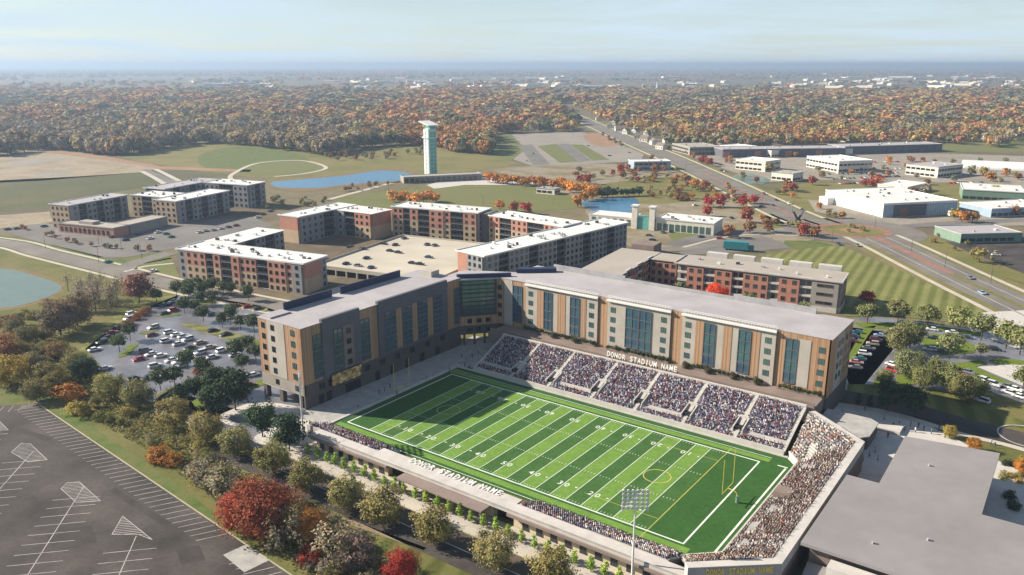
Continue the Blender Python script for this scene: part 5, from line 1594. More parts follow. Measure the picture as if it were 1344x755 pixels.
for x_, y_ in HS:
    p = P(x_, y_)
    tag(put('house', hme, None, (p.x, p.y, 0), random.uniform(-.5, 2.5)), 'small pale house with brown gable roof among autumn trees beyond the avenue', 'house', 'houses among the autumn trees')

# ================================================================== VEGETATION
def leaf_quads(centres, size, n_rng, squash=0.8, out=None, jit=0.7):
    n = len(centres)
    nn = n_rng.normal(size=(n, 3)); nn /= np.linalg.norm(nn, axis=1)[:, None]
    if out is not None:
        o_ = centres - np.array(out); o_ /= np.linalg.norm(o_, axis=1)[:, None] + 1e-6
        nn = o_ + nn * jit; nn /= np.linalg.norm(nn, axis=1)[:, None]
    d1 = n_rng.normal(size=(n, 3)); d1 -= (d1 * nn).sum(1)[:, None] * nn; d1 /= np.linalg.norm(d1, axis=1)[:, None]
    d2 = np.cross(nn, d1)
    s = size * n_rng.uniform(0.65, 1.35, (n, 1)) * 0.5
    a, b = d1 * s, d2 * s * squash
    V = np.stack([centres - a - b * .3, centres - b + a * .2, centres + a + b * .3, centres + b - a * .2], 1)
    return V.reshape(-1, 3), np.arange(n * 4).reshape(-1, 4)
def crown_pts(n_rng, clumps, per, rx, rz, zc, clump_r, low=0.0, shape='round'):
    C = []
    while len(C) < clumps:
        d = n_rng.normal(size=3); d /= np.linalg.norm(d)
        r = n_rng.uniform(0.25, 1.0) ** 0.45
        p = d * r
        if p[2] < -0.75 + low: continue
        if shape == 'cone':
            t = n_rng.uniform(0, 1); a = n_rng.uniform(0, 6.283); rr = (1 - t) ** 0.8 * n_rng.uniform(0.4, 1) ** .5
            p = np.array([rr * math.cos(a), rr * math.sin(a), 2 * t - 1])
        k = 1 + 0.22 * math.sin(3 * math.atan2(p[1], p[0]) + 2.3 * p[2] + n_rng.uniform(0, .6))
        C.append((p[0] * rx * k, p[1] * rx * k, zc + p[2] * rz))
    C = np.array(C)
    cs = clump_r * n_rng.uniform(0.6, 1.25, len(C))
    P_ = C[:, None, :] + n_rng.normal(size=(len(C), per, 3)) * cs[:, None, None] * np.array([0.55, 0.55, 0.42])
    t = np.repeat(n_rng.uniform(0.62, 1.25, len(C)), per)
    return P_.reshape(-1, 3), t
def crown_mesh(name, seed, clumps, per, rx, rz, zc, clump_r, leaf, low=0.0, shape='round', hue=0.12):
    r = np.random.default_rng(seed)
    c, t = crown_pts(r, clumps, per, rx, rz, zc, clump_r, low, shape)
    V, F_ = leaf_quads(c, leaf, r, out=(0, 0, zc - rz * .35), jit=0.75)
    t = t * r.uniform(0.8, 1.2, len(t))
    col_ = np.stack([t * (1 + hue * r.normal(size=len(t))), t, t * (1 + hue * r.normal(size=len(t)))], 1)
    return np_mesh(name, V, F_, 'leaf', np.repeat(np.clip(col_, 0.2, 1.8), 4, 0))
def trunk_mesh(name, seed, h, r0, zc, rx, limbs=6, seg=6):
    rr = random.Random(seed)
    b = MB().tube([(0, 0, -0.1), (0.05 * h * rr.uniform(-.3, .3), 0.05 * h * rr.uniform(-.3, .3), h * 0.5), (0, 0, h)], [r0, r0 * .75, r0 * .25], seg, caps=False)
    for k in range(limbs):
        a = 2 * math.pi * k / limbs + rr.uniform(-.4, .4); z0 = h * rr.uniform(0.35, 0.75)
        L_ = rx * rr.uniform(.55, .9)
        b.tube([(0, 0, z0), (math.cos(a) * L_ * .5, math.sin(a) * L_ * .5, z0 + L_ * .4), (math.cos(a) * L_, math.sin(a) * L_, z0 + L_ * rr.uniform(.5, .9))], [r0 * .5, r0 * .3, r0 * .08], 5, caps=False)
    return b.mesh(name, 'trunk')
PROTO = {}
def proto(kind, n, **k):
    out = []
    for i in range(n):
        sd_ = abs(hash(kind)) % 1000 + i if False else sum(map(ord, kind)) * 7 + i
        out.append((crown_mesh('crown', sd_, k['clumps'], k['per'], k['rx'], k['rz'], k['zc'], k['cr'], k['leaf'], k.get('low', 0), k.get('shape', 'round')),
                    trunk_mesh('trunk', sd_, k['th'], k['tr'], k['zc'], k['rx'] * .9, k.get('limbs', 6))))
    PROTO[kind] = out
proto('round', 4, clumps=130, per=46, rx=0.46, rz=0.46, zc=0.52, cr=0.12, leaf=0.045, th=0.75, tr=0.03)
proto('maple', 2, clumps=240, per=46, rx=0.48, rz=0.46, zc=0.52, cr=0.10, leaf=0.030, th=0.8, tr=0.025, limbs=10)
proto('lot', 4, clumps=50, per=26, rx=0.36, rz=0.33, zc=0.66, cr=0.13, leaf=0.075, th=0.85, tr=0.022)
proto('poplar', 3, clumps=34, per=20, rx=0.20, rz=0.46, zc=0.52, cr=0.10, leaf=0.075, th=0.85, tr=0.022, limbs=3)
proto('dark', 3, clumps=80, per=34, rx=0.36, rz=0.40, zc=0.60, cr=0.12, leaf=0.06, th=0.9, tr=0.02)
proto('shrub', 5, clumps=60, per=26, rx=0.62, rz=0.46, zc=0.40, cr=0.17, leaf=0.085, th=0.5, tr=0.03, low=0.0)
proto('open', 3, clumps=60, per=20, rx=0.45, rz=0.46, zc=0.55, cr=0.10, leaf=0.05, th=0.95, tr=0.025, limbs=12)
proto('bare', 3, clumps=70, per=5, rx=0.30, rz=0.48, zc=0.55, cr=0.10, leaf=0.045, th=1.0, tr=0.018, limbs=16)
proto('small', 4, clumps=26, per=12, rx=0.42, rz=0.42, zc=0.55, cr=0.16, leaf=0.15, th=0.7, tr=0.03, limbs=3)
CAT = {'shrub': 'shrub'}
def tree(name, kind, p, h, c, label, group, w=1.0, jit=0.14):
    t = empty(name, label, CAT.get(kind, 'tree'), (p.x, p.y, 0), random.uniform(0, 6.28), group)
    t.scale = (h * w, h * w, h)
    cm, tm = random.choice(PROTO[kind])
    k = 1.65 * random.uniform(1 - jit, 1 + jit)
    o = put('crown', cm, t); o.color = (min(1, c[0] * k * random.uniform(.93, 1.07)), c[1] * k, c[2] * k * random.uniform(.9, 1.1), 1)
    put('trunk', tm, t)
    return t
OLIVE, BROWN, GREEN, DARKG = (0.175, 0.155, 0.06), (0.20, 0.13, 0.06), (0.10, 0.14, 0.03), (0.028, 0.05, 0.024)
RED, ORANGE, YELLOW, GREY = (0.20, 0.04, 0.022), (0.31, 0.135, 0.03), (0.25, 0.19, 0.045), (0.17, 0.15, 0.10)
MAPLE, CRIMSON, RUST = (0.19, 0.055, 0.026), (0.24, 0.028, 0.022), (0.19, 0.09, 0.042)
SAGE = (0.14, 0.145, 0.06)
POP = (0.20, 0.27, 0.05)
def at(px, py, dy=0): return P(px, py + dy)
# row of round trees along the near road
for x_, y_ in ((183, 514), (146, 503), (230, 541), (272, 560), (311, 577), (359, 601), (403, 624), (455, 648), (505, 667), (569, 693), (648, 726), (723, 752)):
    p = at(x_, y_, 21)
    tree('round_tree', 'round', p, 9.4 * random.uniform(.93, 1.06), OLIVE, 'round olive brown tree in the row along the road in front of the stadium', 'round trees along the stadium road')
# poplars along the walk
for k in range(31):
    x = -47.5 + k * 3.62
    tree('young_poplar', 'poplar', Vector((x + random.uniform(-.3, .3), -45.6, 0)), random.uniform(3.3, 4.1), POP, 'slim young green poplar in the row before the field house', 'young poplars before the field house', 1.0)
# big autumn trees at the front
for nm, kind, x_, y_, h, c, w, lab in (
    ('maple_tree', 'maple', 345, 706, 14.5, MAPLE, 1.12, 'large rust red maple beside the empty striped parking lot'),
    ('maple_tree', 'maple', 318, 690, 9, CRIMSON, 1.1, 'smaller crimson maple leaning out from the large rust maple over the grass strip'),
    ('bare_tree', 'open', 375, 724, 10, GREY, 1.2, 'grey almost leafless tree below the large rust maple'),
    ('maple_tree', 'maple', 408, 712, 9, ORANGE, 0.85, 'orange tree between the rust maple and the grey thicket'),
    ('shrub', 'shrub', 407, 742, 4.6, RED, 1.0, 'dark red shrub on the grass strip below the orange tree'),
    ('bare_tree', 'open', 440, 738, 10, GREY, 1.2, 'broad grey leafless tree in the thicket by the orange tree'),
    ('bare_tree', 'open', 468, 748, 9, (0.13, 0.10, 0.085), 1.2, 'brown grey leafless tree in the thicket beside the scarlet tree'),
    ('maple_tree', 'maple', 528, 768, 8.5, CRIMSON, 0.9, 'scarlet tree at the edge of the thicket near the striped verge'),
    ('bare_tree', 'open', 300, 652, 9, GREY, 1.3, 'grey brown leafless tree above the grass strip beside the maple'),
    ('bare_tree', 'open', 268, 640, 8, (0.16, 0.14, 0.09), 1.3, 'pale olive leafless tree beside the dirt footpath'),
    ('autumn_tree', 'shrub', 208, 606, 5.0, ORANGE, 1.0, 'small orange shrub at the edge of the grass strip'),
    ('autumn_tree', 'shrub', 228, 610, 4.0, ORANGE, 1.0, 'low orange shrub next to the twin orange shrub on the strip'),
    ('autumn_tree', 'shrub', 92, 525, 6.0, ORANGE, 1.2, 'orange yellow shrub behind the corner of the striped lot'),
    ('autumn_tree', 'shrub', 104, 545, 5.0, YELLOW, 1.2, 'yellow shrub beside the corner of the striped lot'),
    ('autumn_tree', 'round', 14, 506, 11, (0.26, 0.19, 0.05), 1.2, 'golden tree on the bank between the pond and the striped lot'),
    ('autumn_tree', 'round', 8, 474, 10, RUST, 1.3, 'rust coloured tree on the bank below the pond'),
    ('brown_tree', 'round', 102, 428, 13, (0.15, 0.105, 0.055), 1.0, 'brown tree overlooking the striped lawn by the pond'),
    ('brown_tree', 'round', 80, 440, 14, (0.15, 0.11, 0.07), 1.0, 'brown tree next to the pond bank above the thicket'),
    ('autumn_tree', 'dark', 183, 398, 14, (0.20, 0.10, 0.07), 1.15, 'tall russet tree at the head of the striped lawn by the road')):
    tree(nm, kind, at(x_, y_), h, c, lab, None, w)
def in_px(poly, n, rr=random):
    xs = [p[0] for p in poly]; ys = [p[1] for p in poly]; out = []
    while len(out) < n:
        x, y = rr.uniform(min(xs), max(xs)), rr.uniform(min(ys), max(ys))
        if inside(poly, x, y): out.append((x, y))
    return out
def hue_name(c):
    r, g, b = c[:3]
    if c == DARKG: return 'dark green'
    if b > .6 * r: return 'grey'
    if g > r * .98: return 'green'
    if r > .19 and g < .15: return 'brown'
    if r > .19: return 'golden olive'
    if b > .45 * r: return 'tawny'
    return 'olive'
thicket = [(-20, 430), (60, 425), (110, 470), (150, 515), (200, 545), (260, 582), (330, 632), (420, 665), (480, 720), (520, 770), (420, 770), (360, 712), (300, 668), (250, 632), (200, 595), (130, 555), (90, 528), (40, 520), (-20, 505)]
for x_, y_ in in_px(thicket, 84):
    c = random.choice([OLIVE, (0.20, 0.19, 0.05), (0.16, 0.17, 0.045), (0.13, 0.115, 0.04), SAGE, (0.11, 0.12, 0.035), BROWN, (0.17, 0.14, 0.08), (0.20, 0.165, 0.05), GREY])
    if x_ > 340: c = random.choice([GREY, GREY, (0.14, 0.12, 0.08), OLIVE, BROWN])
    tree('shrub', random.choice(['shrub', 'shrub', 'round', 'open']), P(x_, y_), random.uniform(1.8, 3.8), c, hue_name(c) + ' shrub in the thicket between the striped lot and the road', hue_name(c) + ' shrubs of the thicket', random.uniform(.9, 1.3))
for x_, y_ in ((22, 440), (38, 450), (55, 470), (74, 472), (45, 493), (98, 486), (112, 500), (62, 505), (76, 515), (48, 527), (30, 470)):
    c = random.choice([OLIVE, BROWN, (0.14, 0.12, 0.06), DARKG, (0.15, 0.13, 0.05)])
    tree('bank_tree', 'round', P(x_, y_), random.uniform(6, 9), c, hue_name(c) + ' tree massed on the bank below the pond', hue_name(c) + ' trees massed on the pond bank', 1.1)
for x_, y_ in in_px([(88, 380), (150, 378), (168, 385), (150, 405), (112, 415), (92, 398)], 26):
    tree('bare_tree', 'bare', P(x_, y_), random.uniform(8, 12), (0.20, 0.17, 0.12), 'thin grey leafless tree in the clump between pond and lawn', 'leafless trees beside the pond')
for x_, y_ in in_px([(0, 412), (60, 402), (90, 395), (100, 420), (60, 430), (0, 440)], 14):
    tree('shrub', 'shrub', P(x_, y_), random.uniform(3, 5.5), random.choice([OLIVE, RUST, BROWN, SAGE]), 'mixed brown shrub on the lower shore of the green pond', 'shrubs on the pond shore', 1.1)
# lot trees, left
LT = [(232, 389), (247, 384), (260, 383), (266, 390), (279, 385), (294, 388), (304, 388), (326, 395), (248, 394), (263, 401), (242, 411), (256, 411), (267, 422), (292, 430), (303, 422), (316, 433), (334, 437), (171, 447), (157, 462), (310, 473), (325, 464), (266, 494), (246, 485), (211, 512), (230, 509), (318, 488), (336, 474), (279, 400), (206, 398)]
for x_, y_ in LT:
    tree('lot_tree', 'lot', P(x_, y_), random.uniform(6.3, 8.2), (0.055, 0.075, 0.035), 'small dark green tree planted in the wet lot beside the residence wing', 'trees of the wet lot', 1.0)
for x_, y_, h in ((309, 538, 13), (285, 547, 11), (345, 574, 11), (380, 592, 11.5), (256, 524, 8), (284, 520, 10), (300, 515, 9), (236, 536, 8)):
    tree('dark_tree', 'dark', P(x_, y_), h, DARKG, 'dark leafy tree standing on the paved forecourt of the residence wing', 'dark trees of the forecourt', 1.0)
for x_, y_ in ((163, 432), (170, 427), (178, 420), (186, 414), (193, 410), (262, 490), (272, 486)):
    tree('shrub', 'shrub', P(x_, y_), 3.0, RUST, 'low rust hedge shrub along the edge of the wet lot', 'rust hedge of the wet lot', 1.3)
# right lots
for x_, y_, h, k in ((1138, 425, 9, 'lot'), (1178, 424, 10, 'lot'), (1217, 430, 10, 'lot'), (1256, 438, 11, 'lot'), (1287, 447, 11, 'lot'), (1320, 458, 11, 'lot'), (1338, 466, 11, 'lot'),
                     (1246, 470, 10, 'lot'), (1287, 468, 5, 'lot'), (1342, 512, 8, 'lot')):
    tree('sage_tree', k, P(x_, y_), h, SAGE, 'grey green tree standing in the lot right of the residence hall', 'grey green trees of the right lot', 1.15)
for x_, y_, h in ((1178, 462, 11), (1194, 456, 11), (1193, 497, 11), (1228, 505, 10), (1246, 512, 9), (1262, 526, 9), (1280, 522, 8), (1212, 510, 8), (1160, 506, 6)):
    tree('sage_tree', 'round', P(x_, y_), h, SAGE, 'broad sage tree on the bright grass of the right lot', 'broad sage trees of the right lot', 0.95)
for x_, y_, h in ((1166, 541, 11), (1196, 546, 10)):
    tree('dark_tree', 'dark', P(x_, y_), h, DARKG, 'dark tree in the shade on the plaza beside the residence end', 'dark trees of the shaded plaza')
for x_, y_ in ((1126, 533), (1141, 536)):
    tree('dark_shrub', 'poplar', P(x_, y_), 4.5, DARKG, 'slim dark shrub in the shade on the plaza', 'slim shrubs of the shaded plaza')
tree('autumn_tree', 'lot', P(1137, 404), 8, CRIMSON, 'bright scarlet tree on the striped lawn behind the residence', None, 1.1)
tree('autumn_tree', 'round', P(940, 402), 11, (0.5, 0.06, 0.02), 'vivid red tree in front of the red brick block', None, 0.9)
for x_, y_ in ((982, 408), (1055, 420), (893, 392)):
    tree('court_tree', 'lot', P(x_, y_), 8, SAGE, 'small pale green tree in the court of the red brick block', 'small trees of the brick block court')
for x_, y_, c in ((1246, 575, YELLOW), (1278, 592, ORANGE), (1340, 622, ORANGE)):
    tree('autumn_tree', 'round', P(x_, y_), 4.2, c, 'small golden tree between the street and the hall roof', 'small golden trees beside the street', 0.9)
for k, (x_, y_) in enumerate(in_px([(1315, 600), (1344, 605), (1350, 640), (1312, 628)], 10)):
    tree('shrub', 'shrub', P(x_, y_), 1.8, random.choice([OLIVE, YELLOW, DARKG]), 'low shrub in the garden beside the hall', 'garden shrubs beside the hall')
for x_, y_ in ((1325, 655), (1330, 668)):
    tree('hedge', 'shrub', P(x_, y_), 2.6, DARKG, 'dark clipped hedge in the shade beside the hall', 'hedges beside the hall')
# green planting along the main front
bm_c = [c[0] for c in PROTO['shrub']]
for a, b_ in ((690, 785), (800, 882), (900, 1010), (1025, 1085)):
    x0, x1 = xm(a), xm(b_)
    x = x0 + 0.8
    while x < x1 - 0.4:
        o = put('planter_shrub', random.choice(bm_c), rh, (x, YF - 1.5, ZP + 0.55), random.uniform(0, 6))
        o.scale = (1.7, 1.0, random.uniform(1.0, 2.0)); o.color = (0.06, 0.085, 0.03, 1)
        x += 1.5
for px_ in (731, 760, 905, 935, 968, 1000):
    o = put('planter_shrub', random.choice(bm_c), rh, (xm(px_), YF - 2.5, ZP), 0); o.scale = (1.8, 1.8, 2.6); o.color = (0.12, 0.11, 0.07, 1)
# mid distance autumn trees one can pick apart
MID = []
for x_ in range(655, 745, 6): MID.append((x_, 240 + (x_ - 655) * .1 + random.uniform(-2, 2), ORANGE, 9))
for x_ in range(735, 790, 7): MID.append((x_, 247 + (x_ - 735) * .2 + random.uniform(-3, 3), (0.40, 0.20, 0.04), 9))
for x_, y_ in ((768, 264), (758, 272), (777, 262), (642, 240), (650, 241)): MID.append((x_, y_, ORANGE, 10))
for x_ in range(516, 575, 8): MID.append((x_, 266 + random.uniform(-2, 3), (0.40, 0.19, 0.05), 9))
for x_, y_, c in ((1040, 252, RED), (1032, 250, RUST), (1066, 243, RED), (1144, 246, RED), (1152, 246, (.35, .12, .04)), (1135, 245, RED), (1198, 257, RUST), (1215, 256, GREY), (1262, 292, ORANGE), (1276, 292, ORANGE), (1252, 288, YELLOW), (1330, 284, RUST),
                  (922, 215, CRIMSON), (930, 218, RED), (930, 272, CRIMSON), (945, 272, CRIMSON), (975, 272, CRIMSON), (990, 268, CRIMSON), (928, 284, CRIMSON), (980, 292, RED), (1010, 226, YELLOW), (1000, 222, YELLOW),
                  (656, 276, ORANGE), (675, 278, RED), (690, 281, CRIMSON), (815, 228, RED), (860, 228, RUST), (872, 226, RUST), (770, 242, RED), (762, 240, RED), (956, 312, RUST), (1055, 310, RED), (1068, 312, RUST), (1007, 305, RUST), (984, 306, RUST),
                  (1285, 345, OLIVE), (1290, 260, OLIVE), (1305, 258, YELLOW), (1320, 256, ORANGE), (900, 240, RUST), (912, 246, ORANGE), (925, 250, RUST), (884, 244, RUST), (1290, 232, YELLOW), (1275, 230, OLIVE), (1300, 238, ORANGE), (1320, 232, ORANGE)): MID.append((x_, y_, c, 9))
for x_, y_ in in_px([(840, 236), (960, 246), (1010, 275), (930, 268), (850, 262)], 46): MID.append((x_, y_, random.choice([RUST, OLIVE, ORANGE, (0.25, 0.18, 0.1)]), 5))
for x_, y_ in in_px([(740, 226), (840, 222), (900, 236), (840, 240), (760, 238)], 26): MID.append((x_, y_, random.choice([RUST, OLIVE, ORANGE, RED]), 6))
for k in range(9): MID.append((783 + k * 7, 259.5 - k * .3, DARKG, 8))
for x_, y_ in in_px([(345, 262), (430, 262), (425, 272), (350, 276)], 16): MID.append((x_, y_, random.choice([OLIVE, SAGE]), 4))
for x_, y_ in in_px([(440, 246), (520, 240), (510, 248), (450, 252)], 9): MID.append((x_, y_, RUST, 4))
for x_, y_ in in_px([(420, 206), (560, 196), (560, 206), (440, 214)], 26): MID.append((x_, y_, random.choice([GREY, OLIVE, RUST]), 6))
for x_, y_ in in_px([(20, 298), (110, 318), (225, 332), (222, 336), (110, 324), (20, 303)], 16): MID.append((x_, y_, random.choice([GREY, RUST]), 3.5))
for x_, y_ in in_px([(1105, 298), (1132, 298), (1134, 308), (1104, 308)], 7): MID.append((x_, y_, OLIVE, 3))
for x_, y_ in in_px([(920, 205), (1060, 206), (1180, 210), (1340, 212), (1340, 245), (1180, 246), (1060, 240), (960, 232)], 46): MID.append((x_, y_, random.choice([RUST, OLIVE, RED, ORANGE, GREY, SAGE]), 6))
for k in range(40):
    q = random.random(); i_ = random.randrange(10, len(av)); p_ = av[i_]
    t_ = (av[min(i_ + 1, len(av) - 1)] - av[i_ - 1]).normalized(); v_ = p_ + Vector((-t_.y, t_.x, 0)) * random.choice([-24, 24, -30, 30])
    w_ = PJ(v_.x, v_.y); MID.append((w_[0], w_[1], random.choice([RUST, OLIVE, ORANGE, SAGE]), 5.5))
for x_, y_ in in_px([(1200, 300), (1300, 330), (1340, 345), (1344, 352), (1270, 340), (1215, 318)], 8): MID.append((x_, y_, random.choice([OLIVE, RUST]), 3))
for x_, y_, c, h in MID:
    cn_ = 'crimson' if c == CRIMSON else 'red' if c == RED else 'dark green' if c == DARKG else 'orange' if c[0] > .29 else 'olive' if c in (OLIVE, SAGE) else 'yellow' if c == YELLOW else 'grey' if c == GREY else 'rust brown'
    if x_ < 330: wh = 'beside the lot of the grey apartments'
    elif x_ < 600 and y_ < 230: wh = 'on the hillside below the wood'
    elif x_ < 600 and y_ > 256: wh = 'behind the white roofed apartments'
    elif x_ < 600: wh = 'beside the long blue pond'
    elif x_ < 800 and y_ > 256: wh = 'at the end of the lawn by the small pond'
    elif x_ < 760: wh = 'along the edge of the broad lawn'
    elif 1100 < x_ < 1136 and 296 < y_ < 310: wh = 'on the roundabout island'
    elif x_ < 860 and y_ < 242: wh = 'between the small pond and the blue shed'
    elif x_ < 1020 and y_ < 230: wh = 'beside the offices on the avenue'
    elif x_ < 1020 and y_ < 280: wh = 'in the planted lots beside the avenue'
    elif x_ < 1090: wh = 'by the avenue near the sculpture'
    elif y_ < 250: wh = 'in the office park lots'
    else: wh = 'around the warehouse and stores'
    tree('park_tree', 'small', P(x_, y_), h * random.uniform(.85, 1.15), c, cn_ + ' tree ' + wh, cn_ + ' trees ' + wh, 1.0)

# ---------------------------------------------------------------- the forest
FPAL = [(0.34, 0.15, 0.045), (0.29, 0.13, 0.05), (0.30, 0.21, 0.06), (0.22, 0.18, 0.07), (0.20, 0.145, 0.10), (0.17, 0.13, 0.10), (0.17, 0.12, 0.085), (0.24, 0.08, 0.045), (0.13, 0.13, 0.055), (0.07, 0.09, 0.045), (0.32, 0.23, 0.07)]
FPAL_B = [(0.18, 0.145, 0.12), (0.17, 0.13, 0.105), (0.20, 0.16, 0.12), (0.15, 0.115, 0.10)]
FOREST_BACK = 122
F1 = [(-160, 206), (0, 205), (60, 196), (150, 206), (270, 188), (330, 192), (430, 205), (480, 194), (560, 191), (600, 202), (640, 204), (641, 176), (700, 174), (757, 173), (757, 160), (735, 146), (735, 121), (-160, 121)]
F2 = [(768, 146), (790, 158), (840, 175), (880, 192), (905, 196), (950, 196), (1060, 191), (1235, 188), (1300, 196), (1344, 184), (1500, 190), (1500, 121), (748, 121), (748, 138)]
def forest_spots(poly, n):
    wp_ = [P(*p) for p in poly]
    xs = [p.x for p in wp_]; ys = [p.y for p in wp_]
    out = []
    px = [p[0] for p in poly]; py = [p[1] for p in poly]
    # even over the ground: sample image rows by the ground area they cover
    y0, y1 = min(py), max(py)
    while len(out) < n:
        u = random.random()
        # density thins with distance: trees are massed into larger crowns there
        k0, k1 = (y0 - 84.5) ** -0.9, (y1 - 84.5) ** -0.9
        y = 84.5 + (k1 + (k0 - k1) * u) ** (-1 / 0.9)
        x = random.uniform(min(px), max(px))
        gap = math.sin(x * .017 + 1.1 * math.sin(y * .2)) * math.sin(y * .33 + x * .006 + 2)
        if gap > 0.72 and y < 176 and random.random() < .9: continue
        if inside(poly, x, y): out.append((x, y))
    return out
spots = forest_spots(F1, 5600) + forest_spots(F2, 6000)
# denser front edge of the wood
for a, b_ in zip(F1[:13], F1[1:14]):
    d_ = P(*b_) - P(*a)
    for k in range(int(d_.length / 8)):
        q = P(*a).lerp(P(*b_), random.random()); v = PJ(q.x, q.y); spots.append((v[0] + random.uniform(-2, 2), v[1] - random.uniform(0, 3)))
spots.sort(key=lambda s_: -s_[1])
far_trees = [s_ for s_ in spots]
near300 = [s_ for s_ in far_trees if -20 < s_[0] < 1364][:290]
ns = set(near300)
small_cm = []
for i in range(5):
    r = np.random.default_rng(900 + i)
    c, t = crown_pts(r, 30, 12, 0.42, 0.42, 0.56, 0.14)
    V, F_ = leaf_quads(c, 0.17, r, out=(0, 0, .4), jit=.6)
    tv = np.repeat(np.clip(np.stack([t, t, t], 1) * r.uniform(.8, 1.2, (len(t), 1)), .3, 1.6), 4, 0)
    tb_ = MB().tube([(0, 0, 0), (0, 0, 0.6)], [0.03, 0.015], 5)
    V2 = np.concatenate([V, np.array(tb_.v)]); F2_ = np.concatenate([F_, np.array([f for f in tb_.f if len(f) == 4]) + len(V)])
    small_cm.append(np_mesh('forest_tree', V2, F2_, 'leaf', np.concatenate([tv, np.full((len(tb_.v), 3), .5)])))
def fcol(x_, y_):
    c = fcol0(x_, y_)
    g_ = (0.17, 0.15, 0.085); k = 0.32
    return tuple(a * (1 - k) + b * k for a, b in zip(c, g_))
def fcol0(x_, y_):
    n_ = math.sin(x_ * .021 + 1.3) * math.cos(y_ * .11 + x_ * .008) + 0.5 * math.sin(x_ * .063 + y_ * .21)
    if x_ < 470 and y_ > 165: return random.choice(FPAL_B + [(0.24, 0.19, 0.07), (0.25, 0.15, 0.06)])
    if x_ < 640 and x_ > 500 and y_ > 140 and random.random() < .5: return FPAL[random.randrange(2)]
    if n_ > 0.55: return random.choice(FPAL[:3] + [FPAL[7], FPAL[10]])
    if n_ < -0.6: return random.choice(FPAL[3:7] + FPAL[8:10])
    if random.random() < .5: return FPAL[int((math.sin(x_ * .05 + 3 * math.sin(y_ * .17)) + 1) * 5.49)]
    return random.choice(FPAL)
for x_, y_ in near300:
    p = P(x_, y_)
    o = put('forest_tree', random.choice(small_cm), None, (p.x, p.y, 0), random.uniform(0, 6.28))
    h = random.uniform(15, 22) if x_ < 770 else random.uniform(10, 17)
    o.scale = (h * random.uniform(.8, 1.1), h * random.uniform(.8, 1.1), h)
    c = fcol(x_, y_); k = 1.6 * random.uniform(.8, 1.2)
    o.color = (c[0] * k, c[1] * k, c[2] * k, 1)
    hn = 'grey brown' if c[2] > .6 * c[0] else 'dark olive' if c[0] < .13 else 'golden' if c[1] > .72 * c[0] else 'rust red' if c[1] < .42 * c[0] else 'orange' if c[0] > .26 else 'brown'
    wd = 'behind the parkland and tower' if x_ < 660 else 'beyond the offices and avenue'
    tag(o, hn + ' tree on the front edge of the far wood ' + wd, 'tree', hn + ' trees on the edge of the wood ' + wd)
def merged_forest(name, sp, label, lod):
    r = np.random.default_rng(5 + lod)
    tm = []
    for i in range(6):
        n_cl, per, lf = ((26, 7, 0.17), (15, 5, 0.25), (8, 4, 0.38))[lod]
        c, t = crown_pts(r, n_cl, per, 0.42, 0.40, 0.54, 0.14)
        V, F_ = leaf_quads(c, lf, r, out=(0, 0, .38), jit=.5)
        tm.append((V, np.repeat(t, 4)))
    n4 = len(tm[0][0])
    Vs = np.zeros((len(sp), n4, 3), np.float32); Cs = np.zeros((len(sp), n4, 3), np.float32)
    for i, (x_, y_) in enumerate(sp):
        p = P(x_, y_); V, t = tm[r.integers(6)]
        h = (8 + 14 * r.random() ** .7) * (1, 1.1, 1.2)[lod] if x_ < 770 else (7 + 11 * r.random() ** .7) * (1, 1.1, 1.2)[lod]
        w = h * r.uniform(.85, 1.25) * (1.1, 1.4, 2.0)[lod]
        a = r.uniform(0, 6.28); ca, sa = math.cos(a), math.sin(a)
        Vs[i, :, 0] = p.x + w * (V[:, 0] * ca - V[:, 1] * sa); Vs[i, :, 1] = p.y + w * (V[:, 0] * sa + V[:, 1] * ca); Vs[i, :, 2] = h * V[:, 2]
        c = np.array(fcol(x_, y_)) * r.uniform(1.2, 2.0)
        Cs[i] = c[None] * t[:, None]
    me = np_mesh(name, Vs.reshape(-1, 3), np.arange(len(sp) * n4).reshape(-1, 4), 'leaf_far', Cs.reshape(-1, 3))
    return tag(put(name, me), label, 'forest', kind='stuff')
rest = [s_ for s_ in far_trees if s_ not in ns]
merged_forest('forest', [s_ for s_ in rest if s_[1] > 165], 'dense autumn wood of orange, rust and grey trees beyond the parkland', 0)
merged_forest('forest', [s_ for s_ in rest if 138 < s_[1] <= 165], 'middle depth of the autumn wood in mixed orange and brown', 1)
merged_forest('forest', [s_ for s_ in rest if s_[1] <= 138], 'far depth of the autumn wood fading towards the town', 2)
# woods of the far plain
fs = []
while len(fs) < 7000:
    y = 84.5 + 1 / random.uniform(1 / 40.0, 1 / 8.0)
    x = random.uniform(-60, 1404)
    nz = math.sin(x * .013 + y * .5) + math.sin(x * .031 - y * .9 + 2) * .7 + random.gauss(0, .5)
    if y < 101 or nz > (0.9 if y < 117 else -.2): fs.append((x, y))
merged_forest('far_woods', fs, 'hazy purple brown woods of the far plain below the horizon', 2)

# undergrowth in the thicket
r = np.random.default_rng(77)
us = in_px(thicket, 5200)
pts = np.array([tuple(P(*u)) for u in us])
pts = np.repeat(pts, 5, 0) + np.stack([r.normal(0, .5, len(us) * 5), r.normal(0, .5, len(us) * 5), r.uniform(.1, .9, len(us) * 5)], 1)
V, F_ = leaf_quads(pts, 0.55, r)
cb = np.array([(0.13, 0.12, 0.04), (0.17, 0.14, 0.055), (0.10, 0.11, 0.03), (0.20, 0.16, 0.08)])[r.integers(4, size=len(pts))] * r.uniform(1.0, 1.9, (len(pts), 1))
tag(put('undergrowth', np_mesh('undergrowth', V, F_, 'leaf_far', np.repeat(cb, 4, 0))), 'olive undergrowth of weeds between the shrubs of the thicket', 'undergrowth', kind='stuff')

